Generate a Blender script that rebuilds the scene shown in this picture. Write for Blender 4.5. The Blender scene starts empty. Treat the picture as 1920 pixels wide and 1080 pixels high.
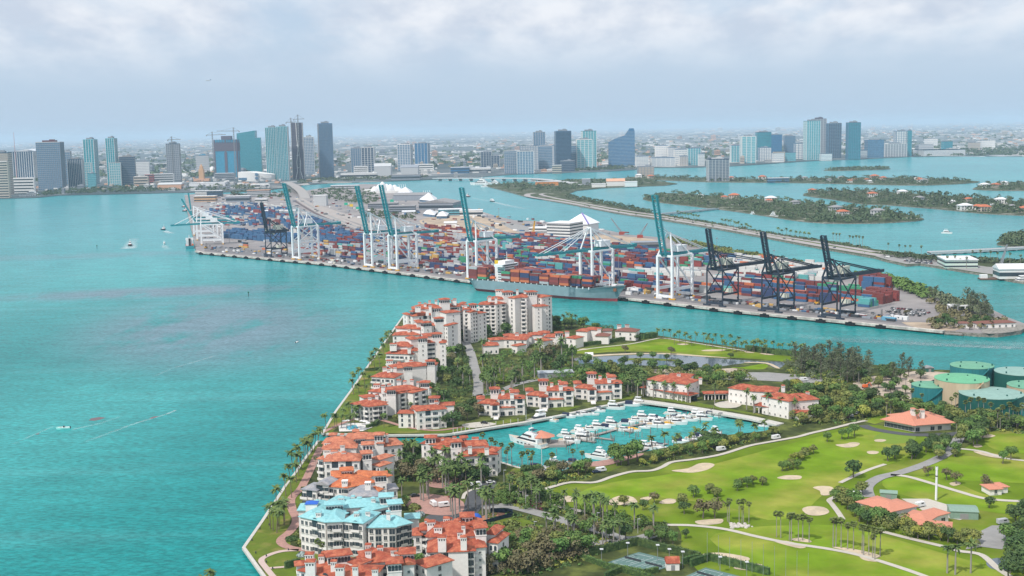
import bpy,math,random
from mathutils import Vector,Matrix
random.seed(7)
R = math.radians
# ---------------------------------------------------------------- camera, sky, sun, exposure
CH = 180.0;CF = 2300.0
PITCH = math.atan((540 - 243) / CF);ROLL = math.atan(38 / 1920)
_cp,_sp,_cr,_sr = math.cos(PITCH),math.sin(PITCH),math.cos(ROLL),math.sin(ROLL)
FWD = Vector((0,_cp,-_sp));_up0 = Vector((0,_sp,_cp));_rt0 = Vector((1,0,0))
RGT = _rt0 * _cr - _up0 * _sr
UPV = _rt0 * _sr + _up0 * _cr
CAM = Vector((0,0,CH))
S = bpy.context.scene
COL = S.collection
cd = bpy.data.cameras.new('camera');cam = bpy.data.objects.new('camera',cd);COL.objects.link(cam)
cd.sensor_width = 36.0;cd.lens = 36.0 * CF / 1920.0
cd.clip_start = 1.0;cd.clip_end = 400000.0
cam.matrix_world = Matrix(((RGT.x,UPV.x,-FWD.x,0),(RGT.y,UPV.y,-FWD.y,0),(RGT.z,UPV.z,-FWD.z,CH),(0,0,0,1)))
S.camera = cam
SUN_EL = 52.0;SUN_AZ = 222.0       # azimuth clockwise from +Y
w = bpy.data.worlds.new('World');S.world = w;w.use_nodes = True
def build_world():
    nt = w.node_tree;nt.nodes.clear();N = nt.nodes.new;L = nt.links.new
    out = N('ShaderNodeOutputWorld');bg = N('ShaderNodeBackground');bg.inputs['Strength'].default_value = 0.072
    L(bg.outputs[0],out.inputs['Surface'])
    sky = N('ShaderNodeTexSky');sky.sky_type = 'NISHITA';sky.sun_disc = False
    sky.sun_elevation = R(SUN_EL);sky.sun_rotation = R(SUN_AZ);sky.air_density = 1.0;sky.dust_density = 2.0;sky.ozone_density = 1.5
    tc = N('ShaderNodeTexCoord');sep = N('ShaderNodeSeparateXYZ');L(tc.outputs['Generated'],sep.inputs[0])
    def m(op,a,b=None,clamp=False):
        n = N('ShaderNodeMath');n.operation = op;n.use_clamp = clamp
        for i,v in enumerate((a,b)):
            if v is None: continue
            if isinstance(v,(int,float)): n.inputs[i].default_value = v
            else: L(v,n.inputs[i])
        return n.outputs[0]
    z = m('MAXIMUM',sep.outputs[2],0.0);zz = m('ADD',z,0.30)
    u = m('DIVIDE',sep.outputs[0],zz);v = m('DIVIDE',sep.outputs[1],zz)
    cb = N('ShaderNodeCombineXYZ');L(u,cb.inputs[0]);L(v,cb.inputs[1])
    def noise(scale,detail,rough,off):
        mp = N('ShaderNodeMapping');mp.inputs['Location'].default_value = off;mp.inputs['Scale'].default_value = (scale * 0.9,scale * 0.62,scale)
        L(cb.outputs[0],mp.inputs[0]);t = N('ShaderNodeTexNoise');t.inputs['Scale'].default_value = 1.0
        t.inputs['Detail'].default_value = detail;t.inputs['Roughness'].default_value = rough;L(mp.outputs[0],t.inputs[0]);return t.outputs[0]
    n1 = noise(3.6,8,0.55,(3.1,1.7,0));n2 = noise(7.0,8,0.56,(9.2,4.4,0))
    def ramp(x,lo,hi):
        r = N('ShaderNodeMapRange');r.interpolation_type = 'SMOOTHSTEP';r.inputs[1].default_value = lo;r.inputs[2].default_value = hi;L(x,r.inputs[0]);return r.outputs[0]
    mask = ramp(n1,0.26,0.56)
    fade = ramp(sep.outputs[2],0.030,0.090)
    mask = m('MULTIPLY',mask,fade)
    shade = ramp(n2,0.33,0.66)
    def mix(f,a,b):
        x = N('ShaderNodeMix');x.data_type = 'RGBA'
        if isinstance(f,float): x.inputs[0].default_value = f
        else: L(f,x.inputs[0])
        for i,c in ((6,a),(7,b)):
            if isinstance(c,tuple): x.inputs[i].default_value = (*c,1)
            else: L(c,x.inputs[i])
        return x.outputs[2]
    cloud = mix(shade,(5.9,6.6,7.8),(8.6,8.85,9.4))
    veil = mix(0.78,sky.outputs[0],(5.6,7.0,8.9))        # thin high overcast in front of the blue
    col = mix(mask,veil,cloud)
    L(col,bg.inputs['Color'])
build_world()
sl = bpy.data.lights.new('sun','SUN');sl.energy = 2.6;sl.angle = R(3);sl.color = (1.0,0.95,0.88)
so = bpy.data.objects.new('sun',sl);COL.objects.link(so)
_sd = Vector((math.sin(R(SUN_AZ)) * math.cos(R(SUN_EL)),math.cos(R(SUN_AZ)) * math.cos(R(SUN_EL)),math.sin(R(SUN_EL))))
so.rotation_euler = (-_sd).to_track_quat('-Z','Y').to_euler()
vs = S.view_settings;vs.view_transform = 'Standard';vs.look = 'None';vs.gamma = 1.0;vs.use_curve_mapping = False
vs.exposure = 0.52
S.render.engine = 'CYCLES'
cy = S.cycles;cy.max_bounces = 4;cy.diffuse_bounces = 2;cy.glossy_bounces = 2;cy.transmission_bounces = 2;cy.volume_bounces = 1
cy.transparent_max_bounces = 4;cy.caustics_reflective = False;cy.caustics_refractive = False
cy.use_denoising = True
HAZE = 3.9e-5
# ---------------------------------------------------------------- measuring: a picture point to the place it stands
def ray(px,py):
    return FWD + RGT * ((px - 960) / CF) + UPV * ((540 - py) / CF)
def G(px,py,z=0.0):
    d = ray(px,py);t = (z - CH) / d.z
    return Vector((d.x * t,d.y * t,z))
def proj(p):
    v = Vector(p) - CAM;d = v.dot(FWD)
    return 960 + CF * v.dot(RGT) / d,540 - CF * v.dot(UPV) / d
def hgt(p,py):
    """height above p at which the picture row is py"""
    lo,hi = -5.0,800.0
    for _ in range(40):
        mid = (lo + hi) / 2
        if proj((p[0],p[1],p[2] + mid))[1] > py: lo = mid
        else: hi = mid
    return lo
def ppm(p):
    return CF / (Vector(p) - CAM).dot(FWD)
def Gs(pts,z=0.0):
    return [G(x,y,z) for x,y in pts]
def inpoly(x,y,poly):
    c = False;j = len(poly) - 1
    for i in range(len(poly)):
        xi,yi = poly[i][0],poly[i][1];xj,yj = poly[j][0],poly[j][1]
        if (yi > y) != (yj > y) and x < (xj - xi) * (y - yi) / (yj - yi) + xi: c = not c
        j = i
    return c
# ---------------------------------------------------------------- materials
MATS = {}
def mat(name,col,rough=0.7,var=0.0,vscale=0.5,col2=None,spec=0.3,metal=0.0,rnd=0.0,bump=0.0,bscale=3.0,stretch=(1,1,1),world=False,c2lo=0.4,c2hi=0.65):
    if name in MATS: return MATS[name]
    m = bpy.data.materials.new(name);m.use_nodes = True;nt = m.node_tree;b = nt.nodes['Principled BSDF']
    N = nt.nodes.new;L = nt.links.new
    b.inputs['Roughness'].default_value = rough;b.inputs['Metallic'].default_value = metal
    b.inputs['Specular IOR Level'].default_value = spec
    b.inputs['Base Color'].default_value = (*col,1)
    if var or col2 or bump:
        if world:
            g = N('ShaderNodeNewGeometry');vec = g.outputs['Position']
        else:
            g = N('ShaderNodeTexCoord');vec = g.outputs['Object']
        mp = N('ShaderNodeMapping');mp.inputs['Scale'].default_value = stretch;L(vec,mp.inputs[0]);vec = mp.outputs[0]
    src = None
    if col2:
        t = N('ShaderNodeTexNoise');t.inputs['Scale'].default_value = vscale;t.inputs['Detail'].default_value = 5;t.inputs['Roughness'].default_value = 0.6;L(vec,t.inputs[0])
        r = N('ShaderNodeMapRange');r.inputs[1].default_value = c2lo;r.inputs[2].default_value = c2hi;r.interpolation_type = 'SMOOTHSTEP';L(t.outputs[0],r.inputs[0])
        x = N('ShaderNodeMix');x.data_type = 'RGBA';x.inputs[6].default_value = (*col,1);x.inputs[7].default_value = (*col2,1);L(r.outputs[0],x.inputs[0]);src = x.outputs[2]
    if var or rnd:
        h = N('ShaderNodeHueSaturation')
        if src: L(src,h.inputs['Color'])
        else: h.inputs['Color'].default_value = (*col,1)
        val = None
        if var:
            t2 = N('ShaderNodeTexNoise');t2.inputs['Scale'].default_value = vscale * 3.3;t2.inputs['Detail'].default_value = 4;L(vec,t2.inputs[0])
            r2 = N('ShaderNodeMapRange');r2.inputs[1].default_value = 0.3;r2.inputs[2].default_value = 0.7;r2.inputs[3].default_value = 1 - var;r2.inputs[4].default_value = 1 + var;L(t2.outputs[0],r2.inputs[0]);val = r2.outputs[0]
        if rnd:
            oi = N('ShaderNodeObjectInfo');r3 = N('ShaderNodeMapRange');r3.inputs[3].default_value = 1 - rnd;r3.inputs[4].default_value = 1 + rnd;L(oi.outputs['Random'],r3.inputs[0])
            if val:
                mm = N('ShaderNodeMath');mm.operation = 'MULTIPLY';L(val,mm.inputs[0]);L(r3.outputs[0],mm.inputs[1]);val = mm.outputs[0]
            else: val = r3.outputs[0]
            r4 = N('ShaderNodeMapRange');r4.inputs[3].default_value = 0.5 - rnd * 0.07;r4.inputs[4].default_value = 0.5 + rnd * 0.07
            fr = N('ShaderNodeMath');fr.operation = 'FRACT';m7 = N('ShaderNodeMath');m7.operation = 'MULTIPLY';m7.inputs[1].default_value = 7.31;L(oi.outputs['Random'],m7.inputs[0]);L(m7.outputs[0],fr.inputs[0]);L(fr.outputs[0],r4.inputs[0]);L(r4.outputs[0],h.inputs['Hue'])
        L(val,h.inputs['Value']);src = h.outputs[0]
    if src: L(src,b.inputs['Base Color'])
    if bump:
        t = N('ShaderNodeTexNoise');t.inputs['Scale'].default_value = bscale;t.inputs['Detail'].default_value = 4;L(vec,t.inputs[0])
        bp = N('ShaderNodeBump');bp.inputs['Strength'].default_value = 0.6;bp.inputs['Distance'].default_value = bump;L(t.outputs[0],bp.inputs['Height']);L(bp.outputs[0],b.inputs['Normal'])
    MATS[name] = m
    return m
# ---------------------------------------------------------------- mesh building
class MB:
    def __init__(s): s.v = [];s.f = [];s.m = []
    def add(s,vs,fs,mi=0):
        o = len(s.v);s.v.extend([tuple(p) for p in vs]);s.f.extend([tuple(i + o for i in f) for f in fs]);s.m.extend([mi] * len(fs));return s
    def box(s,c,d,rz=0.0,mi=0,mat4=None):
        """c = centre of the bottom, d = sizes"""
        x,y,z = d[0] / 2,d[1] / 2,d[2];ca,sa = math.cos(rz),math.sin(rz)
        vs = []
        for dz in (0,z):
            for sx,sy in ((-x,-y),(x,-y),(x,y),(-x,y)):
                vs.append((c[0] + sx * ca - sy * sa,c[1] + sx * sa + sy * ca,c[2] + dz))
        return s.add(vs,[(3,2,1,0),(4,5,6,7),(0,1,5,4),(1,2,6,5),(2,3,7,6),(3,0,4,7)],mi)
    def prism(s,poly,z0,z1,mi=0,top=None,bottom=True):
        n = len(poly);a = sum(poly[i][0] * poly[(i + 1) % n][1] - poly[(i + 1) % n][0] * poly[i][1] for i in range(n))
        if a < 0: poly = list(reversed(poly))
        vs = [(p[0],p[1],z0) for p in poly] + [(p[0],p[1],z1) for p in poly]
        s.add(vs,[(i,(i + 1) % n,n + (i + 1) % n,n + i) for i in range(n)],mi)
        s.add(vs,[tuple(range(n,2 * n))] + ([tuple(reversed(range(n)))] if bottom else []),mi if top is None else top)
        return s
    def beam(s,a,b,wd,h=None,mi=0):
        a = Vector(a);b = Vector(b);h = h or wd;d = (b - a)
        if d.length < 1e-6: return s
        d.normalize();up = Vector((0,0,1)) if abs(d.z) < 0.9 else Vector((0,1,0))
        x = d.cross(up).normalized() * wd / 2;y = x.cross(d).normalized() * h / 2
        vs = [p + sx * x + sy * y for p in (a,b) for sx,sy in ((-1,-1),(1,-1),(1,1),(-1,1))]
        return s.add(vs,[(0,1,2,3),(7,6,5,4),(0,4,5,1),(1,5,6,2),(2,6,7,3),(3,7,4,0)],mi)
    def tube(s,a,b,r0,r1=None,n=6,mi=0,cap=True):
        a = Vector(a);b = Vector(b);r1 = r0 if r1 is None else r1;d = (b - a)
        if d.length < 1e-6: return s
        d.normalize();up = Vector((0,0,1)) if abs(d.z) < 0.9 else Vector((1,0,0))
        x = d.cross(up).normalized();y = d.cross(x)
        vs = []
        for p,r in ((a,r0),(b,r1)):
            for i in range(n):
                t = 2 * math.pi * i / n;vs.append(p + (x * math.cos(t) + y * math.sin(t)) * r)
        fs = [(i,n + i,n + (i + 1) % n,(i + 1) % n) for i in range(n)]
        if cap: fs += [tuple(range(n)),tuple(reversed(range(n,2 * n)))]
        return s.add(vs,fs,mi)
    def path(s,pts,rs,n=6,mi=0):
        for i in range(len(pts) - 1): s.tube(pts[i],pts[i + 1],rs[i],rs[i + 1],n,mi,cap=(i == len(pts) - 2))
        return s
    def lathe(s,prof,n=24,c=(0,0),mi=0,cap=True):
        vs = []
        for r,z in prof:
            for i in range(n):
                t = 2 * math.pi * i / n;vs.append((c[0] + r * math.cos(t),c[1] + r * math.sin(t),z))
        fs = []
        for k in range(len(prof) - 1):
            for i in range(n):
                j = (i + 1) % n;fs.append((k * n + i,k * n + j,(k + 1) * n + j,(k + 1) * n + i))
        if cap: fs.append(tuple(range((len(prof) - 1) * n,len(prof) * n)))
        return s.add(vs,fs,mi)
    def hip(s,o,ux,uy,wd,dp,z,rise,over=0.6,mi=0,kind='hip'):
        """roof over a rectangle: o corner, ux/uy unit axes; eave overhang and a thin fascia"""
        o = Vector(o);a = o - ux * over - uy * over;W = wd + 2 * over;D = dp + 2 * over
        P = lambda x,y,zz: a + ux * x + uy * y + Vector((0,0,zz - a.z))
        zb = z - 0.25
        c = [P(0,0,z),P(W,0,z),P(W,D,z),P(0,D,z)];cb = [P(0,0,zb),P(W,0,zb),P(W,D,zb),P(0,D,zb)]
        if kind == 'hip':
            h = min(W,D) / 2
            if W >= D: r1,r2 = P(h,D / 2,z + rise),P(W - h,D / 2,z + rise)
            else: r1,r2 = P(W / 2,h,z + rise),P(W / 2,D - h,z + rise)
            if abs(W - D) < 0.3: r1 = P(W / 2 - 0.15,D / 2,z + rise);r2 = P(W / 2 + 0.15,D / 2,z + rise)
        elif W >= D: r1,r2 = P(0,D / 2,z + rise),P(W,D / 2,z + rise)
        else: r1,r2 = P(W / 2,0,z + rise),P(W / 2,D,z + rise)
        vs = c + cb + [r1,r2]
        if W >= D: fs = [(0,1,9,8),(1,2,9),(2,3,8,9),(3,0,8)]
        else: fs = [(0,1,8),(1,2,9,8),(2,3,9),(3,0,8,9)]
        fs += [(4,5,1,0),(5,6,2,1),(6,7,3,2),(7,4,0,3),(7,6,5,4)]
        return s.add(vs,fs,mi)
    def mesh(s,name,mats):
        me = bpy.data.meshes.new(name);me.from_pydata(s.v,[],s.f)
        for m in (mats if isinstance(mats,(list,tuple)) else [mats]): me.materials.append(m)
        if any(s.m): me.polygons.foreach_set('material_index',s.m)
        me.update();return me
    def build(s,name,mats,parent=None,**k):
        if not s.f: return None
        return link(name,s.mesh(name,mats),parent,**k)
def link(name,me,parent=None,loc=None,rz=0.0,label=None,cat=None,group=None,kind=None):
    o = bpy.data.objects.new(name,me);COL.objects.link(o)
    if parent is not None: o.parent = parent
    if loc is not None: o.location = loc
    if rz: o.rotation_euler = (0,0,rz)
    return tag(o,label,cat,group,kind)
def tag(o,label=None,cat=None,group=None,kind=None):
    if label: o['label'] = label
    if cat: o['category'] = cat
    if group: o['group'] = group
    if kind: o['kind'] = kind
    return o
def thing(name,loc,label,cat,rz=0.0,group=None):
    return link(name,None,None,loc,rz,label,cat,group)
def copy_tree(o,parent=None):
    c = o.copy();COL.objects.link(c);c.parent = parent
    for ch in list(o.children): copy_tree(ch,c)
    return c
def dup(o,loc,rz=0.0,scale=None,label=None,group=None):
    c = copy_tree(o);c.location = loc;c.rotation_euler = (0,0,rz)
    if scale is not None: c.scale = (scale,) * 3 if isinstance(scale,(int,float)) else scale
    if label: c['label'] = label
    if group: c['group'] = group
    return c
_O1 = 'zeroth first second third fourth fifth sixth seventh eighth ninth tenth eleventh twelfth thirteenth fourteenth fifteenth sixteenth seventeenth eighteenth nineteenth'.split()
def nth(i):
    if i < 20: return _O1[i]
    t = ('','','twent','thirt','fort','fift','sixt')[i // 10]
    return t + 'ieth' if i % 10 == 0 else t + 'y-' + _O1[i % 10]
def smooth(pts,n=4,closed=False):
    """Catmull-Rom through 2D/3D points"""
    out = [];P = [Vector(p) for p in pts];m = len(P)
    for i in range(m if closed else m - 1):
        if closed: a,b,c,d = P[i - 1],P[i],P[(i + 1) % m],P[(i + 2) % m]
        else: a,b,c,d = P[max(i - 1,0)],P[i],P[i + 1],P[min(i + 2,m - 1)]
        for k in range(n):
            t = k / n;out.append(0.5 * ((2 * b) + (c - a) * t + (2 * a - 5 * b + 4 * c - d) * t * t + (3 * b - a - 3 * c + d) * t ** 3))
    if not closed: out.append(P[-1])
    return out
def sheet(name,pts,z,m,parent=None,sm=0,thick=0.0,**k):
    """flat patch from picture points"""
    P = Gs(pts,z)
    if sm: P = smooth(P,sm,True)
    mb = MB();n = len(P)
    a = sum(P[i].x * P[(i + 1) % n].y - P[(i + 1) % n].x * P[i].y for i in range(n))
    if a < 0: P.reverse()
    if thick: mb.prism(P,z - thick,z)
    else: mb.add(P,[tuple(range(n))])
    return mb.build(name,m,parent,**k)
def ribbon(name,pts,z,wd,m,parent=None,sm=5,thick=0.0,**k):
    """strip of the given width (m) along picture points"""
    P = smooth(Gs(pts,z),sm);mb = MB();L_ = [];R_ = []
    for i,p in enumerate(P):
        d = (P[min(i + 1,len(P) - 1)] - P[max(i - 1,0)]);d.z = 0;d.normalize();nrm = Vector((-d.y,d.x,0));ww = wd if not callable(wd) else wd(i / (len(P) - 1))
        L_.append(p + nrm * ww / 2);R_.append(p - nrm * ww / 2)
    n = len(P)
    if thick:
        dz = Vector((0,0,thick));vs = L_ + R_ + [q - dz for q in L_] + [q - dz for q in R_]
        fs = [(i,n + i,n + i + 1,i + 1) for i in range(n - 1)] + [(i,i + 1,2 * n + i + 1,2 * n + i) for i in range(n - 1)] + [(n + i + 1,n + i,3 * n + i,3 * n + i + 1) for i in range(n - 1)] + [(0,2 * n,3 * n,n),(n - 1,2 * n - 1,4 * n - 1,3 * n - 1)]
        mb.add(vs,fs)
    else: mb.add(L_ + R_,[(i,n + i,n + i + 1,i + 1) for i in range(n - 1)])
    return mb.build(name,m,parent,**k)
# ================================================================ SETTING
ZF,ZP,ZI,ZM = 2.0,3.0,1.6,1.8      # island, port, far islands, mainland levels
def water_mat():
    m = bpy.data.materials.new('bay water');m.use_nodes = True;nt = m.node_tree;b = nt.nodes['Principled BSDF'];N = nt.nodes.new;L = nt.links.new
    g = N('ShaderNodeNewGeometry')
    def noise(scale,detail=4,rough=0.55,off=(0,0,0),st=(1,1,1),rot=0.0):
        mp = N('ShaderNodeMapping');mp.inputs['Location'].default_value = off;mp.inputs['Scale'].default_value = st;mp.inputs['Rotation'].default_value = (0,0,rot);L(g.outputs['Position'],mp.inputs[0])
        t = N('ShaderNodeTexNoise');t.inputs['Scale'].default_value = scale;t.inputs['Detail'].default_value = detail;t.inputs['Roughness'].default_value = rough;L(mp.outputs[0],t.inputs[0]);return t.outputs[0]
    def ramp(x,lo,hi,a=0.0,bb=1.0):
        r = N('ShaderNodeMapRange');r.interpolation_type = 'SMOOTHSTEP';r.inputs[1].default_value = lo;r.inputs[2].default_value = hi;r.inputs[3].default_value = a;r.inputs[4].default_value = bb;L(x,r.inputs[0]);return r.outputs[0]
    def mix(f,a,c):
        x = N('ShaderNodeMix');x.data_type = 'RGBA';L(f,x.inputs[0])
        for i,q in ((6,a),(7,c)):
            if isinstance(q,tuple): x.inputs[i].default_value = (*q,1)
            else: L(q,x.inputs[i])
        return x.outputs[2]
    def mul(a,c):
        n = N('ShaderNodeMath');n.operation = 'MULTIPLY';L(a,n.inputs[0])
        if isinstance(c,float): n.inputs[1].default_value = c
        else: L(c,n.inputs[1])
        return n.outputs[0]
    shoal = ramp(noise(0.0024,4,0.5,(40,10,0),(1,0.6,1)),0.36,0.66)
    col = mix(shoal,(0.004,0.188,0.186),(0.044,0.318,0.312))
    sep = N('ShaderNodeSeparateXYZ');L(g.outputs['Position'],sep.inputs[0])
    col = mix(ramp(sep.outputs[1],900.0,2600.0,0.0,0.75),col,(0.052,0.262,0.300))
    def flat(cx,cy,rx,ry,rot=0.0):
        mp = N('ShaderNodeMapping');mp.vector_type = 'TEXTURE';mp.inputs['Location'].default_value = (cx,cy,0);mp.inputs['Rotation'].default_value = (0,0,rot);mp.inputs['Scale'].default_value = (rx,ry,1e6);L(g.outputs['Position'],mp.inputs[0])
        ln = N('ShaderNodeVectorMath');ln.operation = 'LENGTH';L(mp.outputs[0],ln.inputs[0]);return ramp(ln.outputs[1],0.25,1.05,1.0,0.0)
    gr = mul(ramp(noise(0.012,5,0.65,(3,8,0),(1.6,0.5,1),-0.15),0.30,0.52),1.0)
    a1,a2,a3 = G(400,612),G(290,548),G(150,480)
    fl = N('ShaderNodeMath');fl.operation = 'MAXIMUM';L(flat(a1.x,a1.y,165,290,0.22),fl.inputs[0]);L(flat(a2.x,a2.y,230,75,0.15),fl.inputs[1])
    f2 = N('ShaderNodeMath');f2.operation = 'MAXIMUM';L(fl.outputs[0],f2.inputs[0]);L(mul(flat(a3.x,a3.y,300,70,0.1),0.45),f2.inputs[1])
    col = mix(mul(mul(f2.outputs[0],gr),1.0),col,(0.112,0.198,0.235))
    sl_ = ramp(noise(0.006,3,0.5,(0,0,0),(0.35,2.6,1),0.62),0.56,0.70)
    col = mix(mul(sl_,0.20),col,(0.12,0.33,0.34))
    ch = mul(ramp(noise(0.45,3,0.7,(0,0,0),(0.5,1.0,1),0.5),0.34,0.66,0.76,1.24),ramp(noise(0.05,4,0.6,(0,0,0),(0.5,1.4,1),0.55),0.3,0.7,0.88,1.12))
    hs = N('ShaderNodeHueSaturation');L(col,hs.inputs['Color']);L(ch,hs.inputs['Value'])
    L(hs.outputs[0],b.inputs['Base Color']);b.inputs['Roughness'].default_value = 0.22;b.inputs['IOR'].default_value = 1.33;b.inputs['Specular IOR Level'].default_value = 0.04
    bp = N('ShaderNodeBump');bp.inputs['Strength'].default_value = 0.55;bp.inputs['Distance'].default_value = 0.5
    ad = N('ShaderNodeMath');ad.operation = 'ADD';L(noise(0.16,4,0.6,(0,0,0),(0.7,1.2,1),0.5),ad.inputs[0]);L(mul(noise(0.5,3,0.6,(5,5,0),(0.7,1.1,1),0.5),0.45),ad.inputs[1])
    L(ad.outputs[0],bp.inputs['Height']);L(bp.outputs[0],b.inputs['Normal'])
    return m
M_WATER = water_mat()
def city_mat():
    m = bpy.data.materials.new('far city ground');m.use_nodes = True;nt = m.node_tree;b = nt.nodes['Principled BSDF'];N = nt.nodes.new;L = nt.links.new
    g = N('ShaderNodeNewGeometry')
    def noise(scale,detail,off=(0,0,0)):
        mp = N('ShaderNodeMapping');mp.inputs['Location'].default_value = off;L(g.outputs['Position'],mp.inputs[0])
        t = N('ShaderNodeTexNoise');t.inputs['Scale'].default_value = scale;t.inputs['Detail'].default_value = detail;t.inputs['Roughness'].default_value = 0.65;L(mp.outputs[0],t.inputs[0]);return t.outputs[0]
    def ramp(x,lo,hi,a=0.0,bb=1.0):
        r = N('ShaderNodeMapRange');r.inputs[1].default_value = lo;r.inputs[2].default_value = hi;r.inputs[3].default_value = a;r.inputs[4].default_value = bb;L(x,r.inputs[0]);return r.outputs[0]
    def mix(f,a,c):
        x = N('ShaderNodeMix');x.data_type = 'RGBA';L(f,x.inputs[0])
        for i,q in ((6,a),(7,c)):
            if isinstance(q,tuple): x.inputs[i].default_value = (*q,1)
            else: L(q,x.inputs[i])
        return x.outputs[2]
    v = N('ShaderNodeTexVoronoi');v.inputs['Scale'].default_value = 0.011;L(g.outputs['Position'],v.inputs[0])
    sp = N('ShaderNodeSeparateColor');L(v.outputs['Color'],sp.inputs[0])
    base = mix(ramp(noise(0.0013,5),0.40,0.62),(0.025,0.046,0.05),(0.105,0.12,0.13))
    roofs = ramp(sp.outputs[0],0.66,0.72);dens = ramp(noise(0.00045,5,(7,3,0)),0.47,0.58)
    f = N('ShaderNodeMath');f.operation = 'MULTIPLY';L(roofs,f.inputs[0]);L(dens,f.inputs[1])
    col = mix(f.outputs[0],base,mix(sp.outputs[1],(0.72,0.62,0.52),(0.85,0.85,0.85)))
    L(col,b.inputs['Base Color']);b.inputs['Roughness'].default_value = 0.9
    return m
M_CITY = city_mat()
GRASS = mat('golf turf',(0.130,0.198,0.018),0.9,0.18,0.02,(0.235,0.235,0.055),0.0,world=True,bump=5.0,bscale=.022,c2lo=0.44,c2hi=0.72)
FAIR = mat('fairway turf',(0.150,0.245,0.018),0.9,0.18,0.022,(0.275,0.285,0.055),0.0,world=True,c2lo=0.40,c2hi=0.72,bump=5.0,bscale=.022)
GREEN = mat('putting green turf',(0.165,0.245,0.035),0.9,0.05,0.05,spec=0.1,world=True)
LAWN = mat('lawn',(0.115,0.160,0.020),0.9,0.12,0.06,(0.24,0.20,0.065),0.1,world=True,c2lo=0.5,c2hi=0.68)
GROUND = mat('planted ground',(0.052,0.066,0.022),0.95,0.25,0.07,(0.115,0.135,0.035),0.1,world=True,c2lo=0.45,c2hi=0.62)
ISLE = mat('island ground',(0.06,0.075,0.035),0.95,0.3,0.03,(0.30,0.28,0.24),0.1,world=True,c2lo=0.55,c2hi=0.66)
SAND = mat('bunker sand',(0.56,0.46,0.33),0.95,0.08,0.15,(0.46,0.38,0.28),0.1,world=True)
DUNE = mat('bare sandy ground',(0.48,0.40,0.32),0.95,0.15,0.10,(0.36,0.29,0.24),0.1,world=True)
CARTPATH = mat('pale cart path',(0.50,0.46,0.40),0.9,0.06,0.2,world=True)
PAVER = mat('pink pavers',(0.42,0.24,0.20),0.9,0.10,0.5,(0.34,0.20,0.17),world=True)
ASPH = mat('asphalt',(0.085,0.088,0.095),0.9,0.12,0.15,world=True)
GREYROAD = mat('weathered road',(0.285,0.278,0.27),0.9,0.10,0.08,world=True)
CONC = mat('seawall concrete',(0.52,0.50,0.46),0.85,0.12,0.3,world=True)
DARKCONC = mat('stained concrete',(0.17,0.155,0.135),0.9,0.25,0.25,(0.30,0.27,0.23),world=True)
APRON = mat('port apron',(0.235,0.215,0.215),0.9,0.10,0.012,(0.30,0.275,0.265),world=True)
ROCK = mat('riprap',(0.30,0.28,0.25),0.95,0.2,0.4,(0.18,0.17,0.15),world=True)
POND = mat('pond water',(0.10,0.125,0.15),0.08,spec=0.5)
E0 = 120000.0
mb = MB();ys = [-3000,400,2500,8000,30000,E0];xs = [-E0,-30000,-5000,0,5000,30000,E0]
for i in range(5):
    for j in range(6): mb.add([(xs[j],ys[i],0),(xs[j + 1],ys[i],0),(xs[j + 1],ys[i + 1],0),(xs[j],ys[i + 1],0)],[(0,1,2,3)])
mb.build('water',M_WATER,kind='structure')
def land(name,pts,z,m,side=None,sm=0,extra=(),zb=-0.5):
    P = [Vector((q.x,q.y,0)) for q in Gs(pts,z)]
    if sm: P = smooth(P,sm,True)
    P = [(q.x,q.y) for q in P] + list(extra)
    mb = MB();mb.prism(P,zb,z,1 if side else 0,top=0)
    return mb.build(name,[m,side] if side else m,kind='structure')
SHORE = [(-400,392),(0,372),(70,370),(110,366),(200,364),(330,361),(420,360),(480,358),(545,351),(570,347),(620,343),(720,340),(800,337),(880,333),(960,327),(1075,323),(1125,322),(1190,318),(1230,314),(1300,314),(1380,311),(1440,307),(1530,301),(1600,299),(1700,294),(1760,293),(1920,293),(2400,288)]
land('mainland',SHORE,ZM,M_CITY,extra=[(E0,60000),(E0,E0 - 2000),(-E0,E0 - 2000),(-E0,6000)])
QUAY = [(368,470),(380,473),(620,495),(875,526),(1160,556.5),(1400,584),(1640,607),(1700,613),(1770,620)]
NORTHP = [(1835,625),(1872,626),(1915,620),(1925,608),(1890,595),(1850,575),(1790,562),(1745,552),(1690,530),(1650,521),(1560,503),(1500,495),(1430,482),(1370,472),(1300,455),(1265,447),(1215,443),(1180,440),(1130,430),(1080,420),(1000,414),(965,413),(930,405),(895,394),(850,385),(825,378),(775,364),(745,353),(720,346),(680,345),(640,349),(600,353),(575,357),(540,361),(470,362),(420,364),(365,364),(346,366),(352,400),(361,440)]
PORTPX = QUAY + NORTHP
land('port_ground',PORTPX,ZP,APRON,DARKCONC)
CAUSE = [(905,347),(925,352),(960,361),(985,368),(1060,381),(1160,400),(1235,411),(1335,427),(1440,446),(1540,465),(1640,482),(1660,488),(1700,497),(1725,495),(1850,515),(1897,526),(2000,540),(2000,498),(1920,490),(1880,487),(1830,486),(1760,479),(1700,474),(1660,469),(1640,467),(1600,459),(1560,452),(1500,444),(1440,436),(1335,417),(1235,400),(1180,391),(1130,380),(1090,371),(1065,363),(1080,357),(1130,352),(1200,349),(1250,347),(1270,344),(1225,338),(1190,335),(1100,335),(1060,337),(1000,340),(950,344)]
land('causeway_ground',CAUSE,ZI + 0.6,ISLE,DARKCONC)
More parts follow.
